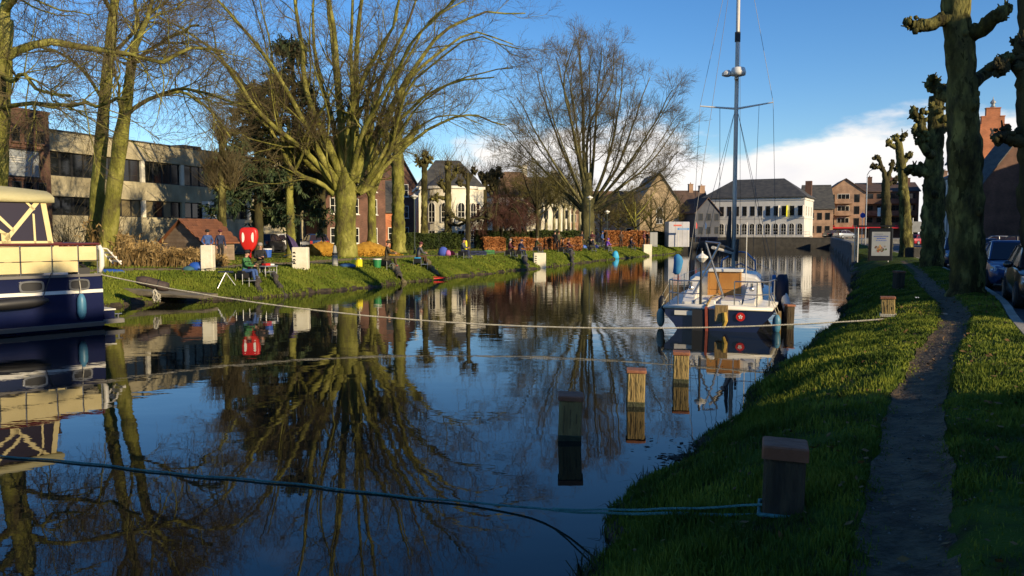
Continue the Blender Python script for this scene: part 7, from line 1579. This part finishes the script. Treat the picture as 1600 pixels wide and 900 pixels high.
# ================================================================== street side: cars, poster, signs
tyre_m = mat('tyre', (.012, .012, .012), .85); rim_m = mat('rim', (.35, .36, .37), .3, metal=.8); lampg = mat('headlamp', (.55, .57, .6), .12, metal=.4); tail_m = mat('tail_lamp', (.30, .01, .01), .25)
plate_m = mat('plate', (.70, .70, .66), .5); chrome = mat('chrome', (.5, .5, .5), .15, metal=1)
def car(label, p, rz, paint, estate=False, h=1.46, L_=4.2, group='parked cars', alt=None):
    """local +x is the front; the origin is on the ground at the middle"""
    t = thing('car', label, 'car', p, rz, group); w = .86; b = MB(); hl = L_ / 2
    st = [(-hl, .42, .88, .70), (-hl + .06, .26, .95, .78), (-hl + .45, .2, .98, .85), (-.9, .18, .98, w), (.2, .18, .95, w), (.95, .18, .92, w), (hl - .55, .2, .84, .83), (hl - .12, .24, .72, .76), (hl, .36, .60, .64)]
    rg = []
    for x, zb, zt, hw in st:
        rg.append([Vector((x, y * hw, z)) for y, z in ((-.90, zb), (-1, zb + .12), (-1.0, (zb + zt) / 2 + .05), (-.96, zt - .05), (-.86, zt), (0, zt + .025), (.86, zt), (.96, zt - .05), (1.0, (zb + zt) / 2 + .05), (1, zb + .12), (.90, zb))])
    b.loft(rg); body = b.build('body', paint, t, True); md = body.modifiers.new('edges', 'EDGE_SPLIT'); md.split_angle = math.radians(38)
    xr = -hl + .12 if estate else -hl + .45
    g = MB(); gr = []
    for x, z, hw in ((xr, .96, .74), (xr + .35, h - .07, .60), (-.3, h - .02, .62), (.15, h - .03, .62), (1.0, .93, .72)):
        gr.append((x, z, hw))
    prof = [(xr, .96, .76), (xr + .38, h - .05, .60), (-.25, h, .61), (.18, h - .02, .60), (1.05, .92, .74)]
    V = []
    for x, z, hw in prof: V += [Vector((x, -hw, z)), Vector((x, hw, z))]
    base = [Vector((xr, -.78, .95)), Vector((xr, .78, .95)), Vector((1.05, -.78, .92)), Vector((1.05, .78, .92))]
    # glass: screens and side windows as separate panes under a painted roof
    ws = MB(); ws.prism([V[6], V[7], V[9], V[8]], (.02, 0, .012)); ws.build('windscreen', vinyl, t)
    rs = MB(); rs.prism([V[0], V[1], V[3], V[2]], (-.02, 0, .012)); rs.build('rear_screen', vinyl, t)
    rf = MB(); rf.loft([[V[2] + Vector((0, -.03, .02)), V[2] + Vector((0, .06, .045)), V[3] + Vector((0, -.06, .045)), V[3] + Vector((0, .03, .02)), V[3] + Vector((0, .02, -.03)), V[2] + Vector((0, -.02, -.03))], [V[4] + Vector((0, -.03, .02)), V[4] + Vector((0, .06, .05)), V[5] + Vector((0, -.06, .05)), V[5] + Vector((0, .03, .02)), V[5] + Vector((0, .02, -.03)), V[4] + Vector((0, -.02, -.03))], [V[6] + Vector((0, -.03, .02)), V[6] + Vector((0, .06, .04)), V[7] + Vector((0, -.06, .04)), V[7] + Vector((0, .03, .02)), V[7] + Vector((0, .02, -.03)), V[6] + Vector((0, -.02, -.03))]]); rf.build('roof', paint, t, True)
    for sg, k in ((-1, 0), (1, 1)):
        for xa, xb in ((xr + .30, -.42), (-.34, .62)):
            def top(x): return Vector((x if x > -1 else max(x, xr + .38), sg * .61, h - .06)) if x < .2 else Vector((.22, sg * .61, h - .07))
            sw = MB(); sw.prism([Vector((xa - (.2 if xa < -1 else 0), sg * .79, .95)), Vector((xb + (.25 if xb > .3 else 0), sg * .79, .94)), top(xb), top(xa)], (0, sg * .012, 0)); sw.build('side_window', vinyl, t)
        for a, c in ((V[k], V[2 + k]), (Vector((-.38, sg * .79, .95)), Vector((-.38, sg * .61, h - .04))), (V[8 + k], V[6 + k])): pl = MB(); pl.tube([a + Vector((0, sg * .02, -.02)), c + Vector((0, sg * .01, 0))], .04, 6); pl.build('pillar', paint, t)
        m_ = MB(); m_.ball((.78, sg * .98, 1.0), .11, 8, 6, (.7, 1.0, .8)); m_.tube([(.78, sg * .82, .95), (.78, sg * .95, .98)], .025, 6); m_.build('mirror', paint, t, True)
        hlp = MB(); hlp.loft([[Vector((hl - .30, sg * .80, .66)), Vector((hl - .30, sg * .80, .76)), Vector((hl - .30, sg * .60, .79)), Vector((hl - .30, sg * .60, .66))], [Vector((hl - .06, sg * .71, .60)), Vector((hl - .11, sg * .70, .70)), Vector((hl - .06, sg * .44, .70)), Vector((hl - .01, sg * .46, .60))]]); hlp.build('headlight', lampg, t)
        tl = MB(); tl.box(-hl - .012, -hl + .1, sg * .66 - .1, sg * .66 + .1, .68, .92); tl.build('tail_light', tail_m, t)
        for x in (-hl + .78, hl - .80):
            wh = MB(); wh.lathe([(.20, -.1), (.30, -.1), (.315, -.06), (.315, .06), (.30, .1), (.20, .1)], 20, M=Matrix.Translation((x, sg * .78, .315)) @ Matrix.Rotation(PI / 2, 4, 'X')); wo = wh.build('wheel', tyre_m, t)
            r_ = MB(); r_.lathe([(.0, .06), (.07, .085), (.2, .075), (.205, .1)], 20, M=Matrix.Translation((x, sg * .80, .315)) @ Matrix.Rotation(-sg * PI / 2, 4, 'X')); r_.build('rim', rim_m, wo)
    gl = MB(); gl.box(hl - .05, hl + .012, -.42, .42, .50, .58); gl.build('grille', tyre_m, t); gl = MB(); gl.box(hl - .1, hl + .006, -.55, .55, .30, .42); gl.build('air_intake', tyre_m, t)
    n_ = MB(); n_.box(hl + .004, hl + .022, -.26, .26, .43, .54); n_.build('number_plate', plate_m, t); n_ = MB(); n_.box(-hl - .022, -hl - .004, -.26, .26, .50, .61); n_.build('number_plate', plate_m, t)
    return t
def paint(n, c, metal=.0): return mat('paint_' + n, c, .28, metal=metal, coat=.6)
def street(y, t_, flip=True, da=0.0):
    s = RB.s_at_y(y); x, yy = RB.xy(s, t_); return Vector((float(x), float(yy), .852)), RB.ang(s) + (PI if flip else 0) + da
gc = 'cars parked along the right street'
p = G(1553, 448, .852); s_, t_ = RB.st(p.x, p.y + 2.1); pp, a = street(27.6, 4.80); 
car('blue hatchback facing us between the pollard trunk and the dark car', pp, a, paint('blue', (.02, .055, .16), .3), group=gc)
pp, a = street(21.6, 4.85); car('dark car with bright reflections at the right edge of the picture', pp, a, paint('black', (.012, .013, .016)), group=gc)
pp, a = street(36.0, 4.85); car('navy car half hidden behind the nearest pollard trunk', pp, a, paint('navy', (.012, .022, .075), .3), group=gc)
pp, a = street(43.0, 4.85); car('dark blue car behind the second pollard', pp, a, paint('blue2', (.015, .03, .09), .3), group=gc)
c = lg(1551, 74); car('silver car parked before the dark gable wall', Vector((c.x, 74, .85)), 2.7, paint('silver', (.30, .31, .33), .5), True, group=gc)
c = lg(1579, 72); car('black car parked right of the silver one before the dark gable', Vector((c.x, 72, .85)), 2.7, paint('black', (.012, .013, .016)), group=gc)
for px, D, c_, lab in ((1303, 146, 'black', 'dark car on the far quay left of the parapet end'), (1320, 143, 'silver', 'light car on the far quay under the red awning'), (1438, 118, 'red', 'red car seen under the traffic sign')):
    q = Q(px, 366, D); car(lab, Vector((q.x, D, 1.62 if D > 136 else .85)), .4, paint(c_, dict(black=(.012, .013, .016), silver=(.30, .31, .33), red=(.35, .02, .03))[c_]), group='far parked cars')
# cars by the park road on the left bank
car('dark blue estate car parked behind the leaf heap on the park road', Vector((lg(492, 68).x, 68, 1.03)), 2.0, paint('park_blue', (.012, .04, .12), .2), True, group='cars on the park road')
car('dark small car parked behind the red lifebuoy case', Vector((lg(420, 66).x, 66, 1.03)), 1.5, paint('black', (.012, .013, .016)), group='cars on the park road')
car('white small car parked left of the mossy trunk', Vector((lg(441, 70).x, 70, 1.03)), 1.2, paint('white', (.62, .62, .60)), group='cars on the park road')

# poster panel
def poster():
    D = 47.5; c = Q(1375, 402, D); t = thing('poster_panel', 'backlit-style street poster panel with a salad picture beside the path', 'poster panel', (c.x, D, .95), -.25); w = 1.32; h = 1.95
    q = MB(); q.cham(-w / 2, w / 2, -.1, .1, .02, h, .04); q.build('cabinet', mat('panel_black', (.010, .011, .014), .35), t)
    f = MB(); f.box(-.50, .50, -.112, -.103, .30, 1.72); po = f.build('poster', mat('poster_paper', (.24, .26, .28), .4, (.30, .32, .34), 1, 3), t)
    for z, x0, x1, hh, cc in ((1.56, -.36, .1, .05, (.12, .14, .2)), (1.42, -.40, .40, .07, (.05, .08, .25)), (1.29, -.22, .26, .07, (.04, .09, .40)), (1.18, -.26, .30, .05, (.05, .10, .35))):
        k = 0; x = x0; rnd = random.Random(int(z * 100)); l = MB()
        while x < x1: wd = rnd.uniform(.03, .09); l.box(x, min(x + wd, x1), -.116, -.1125, z, z + hh * rnd.uniform(.8, 1)); x += wd + .02
        l.build('print', mat('ink%d' % int(z * 100), cc, .6), po)
    rnd = random.Random(6)
    for i in range(26):
        a = rnd.uniform(0, 2 * PI); r = rnd.uniform(0, 1); x = .32 * r * math.cos(a); z = .72 + .20 * r * math.sin(a); e = MB(); sx, sz = rnd.uniform(.04, .10), rnd.uniform(.03, .06); ro = rnd.uniform(0, PI)
        e.poly([(x + sx * math.cos(b) * math.cos(ro) - sz * math.sin(b) * math.sin(ro), -.1126 - .0004 * (i + 1), z + sx * math.cos(b) * math.sin(ro) + sz * math.sin(b) * math.cos(ro)) for b in np.linspace(0, 2 * PI, 11)[:-1]])
        e.build('print', mat('food%d' % (i % 5), [(.10, .05, .03), (.25, .06, .03), (.40, .22, .04), (.06, .09, .03), (.20, .14, .10)][i % 5], .6), po)
    tp = MB(); tp.box(-w / 2 - .7, w / 2 + .05, -.2, 1.1, h + .06, h + .15); tp.build('shelter_roof', mat('panel_black', (.01, .01, .01)), t)
    for x, y in ((-w / 2 - .6, 1.0), (-w / 2 - .6, -.1), (w / 2 - .03, 1.0)): l = MB(); l.tube([(x, y, -.1), (x, y, h + .06)], .035, 8); l.build('post', alu, t)
    l = MB(); l.box(-w / 2 - .56, -w / 2 - .54, -.06, .96, .2, h - .1); l.build('glass_side', mat('shelter_glass', (.5, .55, .55), .05, trans=.9), t)
poster()
# signs and signals
def sign_board():
    D = 56; c = Q(1434, 398, D); t = thing('traffic_sign', 'grey rectangular traffic sign on two posts seen from behind', 'sign', (c.x, D, .9), -.15)
    for x in (-.40, .42): q = MB(); q.tube([(x, 0, -.1), (x, 0, 2.75)], .035, 8); q.build('post', alu, t)
    q = MB(); q.cham(-.5, .9, -.05, -.02, 1.75, 2.5, .01); q.build('board', mat('sign_back', (.18, .19, .20), .5, (.24, .25, .26), 2, 4), t); q = MB(); q.lathe([(.24, 0), (.24, .02), (.22, .025)], 18, M=Matrix.Translation((.42, -.06, 1.35)) @ Matrix.Rotation(PI / 2, 4, 'X')); q.build('round_sign', mat('sign_back2', (.2, .21, .22), .5), t)
    for z in (1.9, 2.3): q = MB(); q.box(-.48, .88, -.02, .0, z, z + .05); q.build('bracket', alu, t)
sign_board()
def signal(label, px, D, h, blue=False):
    c = Q(px, 390, D); t = thing('traffic_pole', label, 'pole', (c.x, D, .9)); q = MB(); q.tube([(0, 0, -.1), (0, 0, h)], .05, 8); q.build('pole', alu, t)
    if blue: q = MB(); q.lathe([(.36, 0), (.36, .03)], 20, M=Matrix.Translation((0, -.08, h - .5)) @ Matrix.Rotation(PI / 2, 4, 'X')); q.build('round_sign', mat('sign_blue', (.02, .07, .40), .5), t)
    else:
        q = MB(); q.cham(-.14, .14, -.14, .14, h - .9, h - .05, .03); hd_ = q.build('signal_head', black_r, t)
        for k in range(3): l = MB(); l.lathe([(.09, 0), (.10, .05)], 12, M=Matrix.Translation((0, -.142, h - .25 - .24 * k)) @ Matrix.Rotation(PI / 2, 4, 'X')); l.build('lens', wht if k == 2 else metal_k, hd_)
        q = MB(); q.box(-.5, -.16, -.03, .03, h - 1.2, h - .2); q.build('back_plate', wht, t)
signal('traffic signal pole rising above the poster panel', 1376, 96, 4.9); signal('tall pole with a round blue sign left of the poster panel', 1346, 110, 4.6, True)
# street lamp mast
c = Q(1352, 380, 118); t = thing('street_lamp', 'slender grey lamp mast before the brown apartment wing', 'street lamp', (c.x, 118, .9)); q = MB(); q.tube([(0, 0, 0), (0, 0, 10.2), (.1, -.5, 10.7), (.2, -1.4, 10.9)], [.09, .06, .05, .04], 8); q.build('mast', alu, t); q = MB(); q.cham(.0, .4, -1.9, -1.3, 10.82, 10.96, .03); q.build('lamp_head', wht, t)
# puddles on the path
pud = mat('puddle', (.012, .012, .012), .04, spec=.6)
for i, (px, py, sx, sy) in enumerate(((1443, 463, .18, .36), (1474, 486, .16, .30))):
    c = G(px, py, .93); rnd = random.Random(i); n = 16; z = float(rz_xy(np.array([c.x]), np.array([c.y]))[0]) + .03
    q = MB(); q.poly([(c.x + sx * math.cos(a) * rnd.uniform(.65, 1.1), c.y + sy * math.sin(a) * rnd.uniform(.65, 1.1), z) for a in np.linspace(0, 2 * PI, n + 1)[:-1]]); o = q.build('puddle', pud); o['kind'] = 'structure'
# low concrete block and grey bin at the foot of the lit pollard
c = G(1428, 402); t = thing('planter_block', 'dark square block beside the lit pollard', 'block', (c.x, c.y, .98), .3); q = MB(); q.cham(-.4, .4, -.4, .4, -.1, .62, .03); q.build('block', quay_m, t); q = MB(); q.cham(-.34, .34, -.34, .34, .624, .68, .02); q.build('soil', soil_m, t)

# ================================================================== grass
def grass(name, label, S, T, h, w, m, bank=RB, zf=right_z, ew=EDGE_R, lean=.4, seed=2, rz_noise=True):
    rng = np.random.default_rng(seed); n = len(S)
    X, Y = bank.xy(S, T + edge_e(S, T, ew)); Z = zf(S, T, X, Y)
    a = rng.uniform(0, 2 * PI, n); d = np.c_[np.cos(a), np.sin(a)]; ln = rng.normal(scale=lean, size=n) * h
    la = rng.uniform(0, 2 * PI, n); lv = np.c_[np.cos(la) * ln, np.sin(la) * ln]
    p = np.c_[X, Y, Z - .01]; s = np.c_[d * w[:, None], np.zeros(n)]
    mid = p + np.c_[lv * .35, h * .6]; tip = p + np.c_[lv, h * np.clip(1 - .35 * (ln / h) ** 2, .4, 1)]
    V = np.stack([p - s, p + s, mid + s * .75, mid - s * .75, tip], 1).reshape(-1, 3)
    I = np.arange(n)[:, None] * 5
    F = np.concatenate([I + np.array([[0, 1, 2]]), I + np.array([[0, 2, 3]]), I + np.array([[3, 2, 4]])])
    o = link(name, mesh_np(name, V, F), m); tag(o, label, 'grass', kind='stuff'); return o
blade_m = mat('grass_blade', (0.040, 0.068, 0.006), 0.7, (0.190, 0.215, 0.022), 1.1, 6, spec=.2, c3=(0.095, 0.132, 0.011))
def near_grass():
    rng = np.random.default_rng(12); S = []; T = []; H = []; Wd = []
    # denser close by, thinner with distance
    for y0, y1, n, w in ((1.5, 6, 62000, .0042), (6, 11, 84000, .0055), (11, 17, 62000, .0078), (17, 26, 40000, .012), (26, 45, 26000, .021)):
        a, b = RB.s_at_y(y0), RB.s_at_y(y1); s = rng.uniform(a, b, n); t = rng.uniform(-.06, 3.66, n) ** 1.0
        X, Y = RB.xy(s, t); pd = path_d(X, Y)
        clump = .5 + .5 * np.sin(X * 3.1 + 1.7 * np.sin(Y * 2.3)) * np.sin(Y * 2.7 + 1.3 * np.sin(X * 1.9))
        k = (rng.random(n) < np.clip((pd - .13) / .16, .02, 1)) & (rng.random(n) < .45 + .55 * clump) & (rng.random(n) < np.where(np.sin(X * .9 + 2 * np.sin(Y * .5)) * np.sin(Y * .8 + 1.5 * np.sin(X * .7)) > .55, .35, 1))
        s, t, cl, pdk = s[k], t[k], clump[k], pd[k]; long_ = np.exp(-((t - .7) / .8) ** 2)
        S.append(s); T.append(t); H.append((.035 + .04 * cl + .07 * long_ * cl) * rng.uniform(.5, 1.35, len(s)) * np.clip(.7 + (pdk - .25) * .9, .7, 1)); Wd.append(np.full(len(s), w))
    grass('grass', 'short winter grass on the near right bank', np.concatenate(S), np.concatenate(T), np.concatenate(H), np.concatenate(Wd), blade_m)
near_grass()
def fallen(name, label, bank, zf, n, y0, y1, t0, t1, size, ew, seed, m, lift=.03):
    rng = np.random.default_rng(seed); s = rng.uniform(bank.s_at_y(y0), bank.s_at_y(y1), n); t = rng.uniform(t0, t1, n)
    k = rng.random(n) < .35 + .65 * (np.sin(s * 1.1 + t) * np.sin(t * 2.3 - s * .6) > .1); s, t = s[k], t[k]; n = len(s)
    X, Y = bank.xy(s, t + edge_e(s, t, ew)); C = np.c_[X, Y, zf(s, t, X, Y) + lift + rng.uniform(0, .02, n)]
    d = rng.normal(size=(n, 3)) * [1, 1, .35]; d /= np.linalg.norm(d, axis=1, keepdims=True); u = np.cross(d, [0, 0, 1.] + rng.normal(scale=.4, size=(n, 3))); u /= np.linalg.norm(u, axis=1, keepdims=True)
    L_ = size * rng.uniform(.5, 1.4, (n, 1)); V = np.stack([C - d * L_, C - u * L_ * .55, C + d * L_, C + u * L_ * .55], 1).reshape(-1, 3)
    o = link(name, mesh_np(name, V, np.arange(n * 4).reshape(n, 4)), m); tag(o, label, 'leaves', kind='stuff')
dead = mat('dead_leaf', (.060, .034, .014), .85, (.20, .115, .045), 9, 3, spec=.2)
fallen('fallen_leaves', 'dead brown leaves strewn over the near bank and path', RB, right_z, 2600, 2.5, 30, .3, 3.6, .030, EDGE_R, 41, dead)
fallen('fallen_leaves', 'dead leaves strewn over the park lawn on the far bank', LB, left_z, 7000, 26, 95, .3, 16, .055, .32, 43, dead, .06)
def stones():
    rng = np.random.default_rng(17); n = 2600; i = rng.integers(0, len(PATH), n); w = rng.normal(scale=.13, size=n); t = np.gradient(PATH, axis=0); t /= np.linalg.norm(t, axis=1, keepdims=True)
    X = PATH[i, 0] + t[i, 1] * w + rng.uniform(-.12, .12, n); Y = PATH[i, 1] - t[i, 0] * w + rng.uniform(-.12, .12, n); k = Y < 24; X, Y = X[k], Y[k]; n = len(X); Z = rz_xy(X, Y) + .024
    r = rng.uniform(.004, .014, (n, 1, 1)); base = np.array([[1, 0, 0], [0, 1, 0], [-1, 0, 0], [0, -1, 0], [0, 0, .8], [0, 0, -.6]]); V = (np.c_[X, Y, Z][:, None, :] + base[None] * r * rng.uniform(.6, 1.4, (n, 6, 1))).reshape(-1, 3)
    f = np.array([[0, 1, 4], [1, 2, 4], [2, 3, 4], [3, 0, 4], [1, 0, 5], [2, 1, 5], [3, 2, 5], [0, 3, 5]]); F = (np.arange(n)[:, None, None] * 6 + f[None]).reshape(-1, 3)
    o = link('path_stones', mesh_np('path_stones', V, F), mat('grit', (.07, .06, .05), .85, (.17, .15, .12), 14, 3)); tag(o, 'small stones trodden into the near path', 'gravel', kind='stuff')
stones()
def edge_weeds():                                     # dark straggling tufts that overhang the water
    rng = np.random.default_rng(21); n = 16000; s = rng.uniform(RB.s_at_y(2), RB.s_at_y(50), n); t = rng.normal(.02, .09, n)
    k = np.sin(s * 1.9) + .7 * np.sin(s * 5.3 + 1) + rng.normal(scale=.5, size=n) > 0; s, t = s[k], t[k]
    grass('edge_weeds', 'dark straggling weeds along the right water edge', s, t, rng.uniform(.06, .22, len(s)), np.full(len(s), .006), mat('dark_weed', (.016, .022, .006), .9, (.045, .045, .015), 2, 4), lean=.9, seed=5)
edge_weeds()
def far_grass():
    rng = np.random.default_rng(31); S = []; T = []; H = []; Wd = []
    for y0, y1, n, w in ((27, 50, 52000, .015), (50, 90, 32000, .028), (90, 130, 10000, .05)):
        a, b = LB.s_at_y(y0), LB.s_at_y(y1); s = rng.uniform(a, b, n); t = rng.exponential(2.6, n); k = (t < 16) & (np.abs(t - 5.6) > 1.2); s, t = s[k], t[k]
        S.append(s); T.append(t); H.append(rng.uniform(.04, .13, len(s))); Wd.append(np.full(len(s), w))
    grass('grass', 'short sunlit grass on the far park bank', np.concatenate(S), np.concatenate(T), np.concatenate(H), np.concatenate(Wd), mat('park_blade', (.080, .112, .010), .8, (.170, .195, .024), .6, 6, spec=.2, c3=(.115, .152, .016)), LB, left_z, .32, .6, 7)
far_grass()
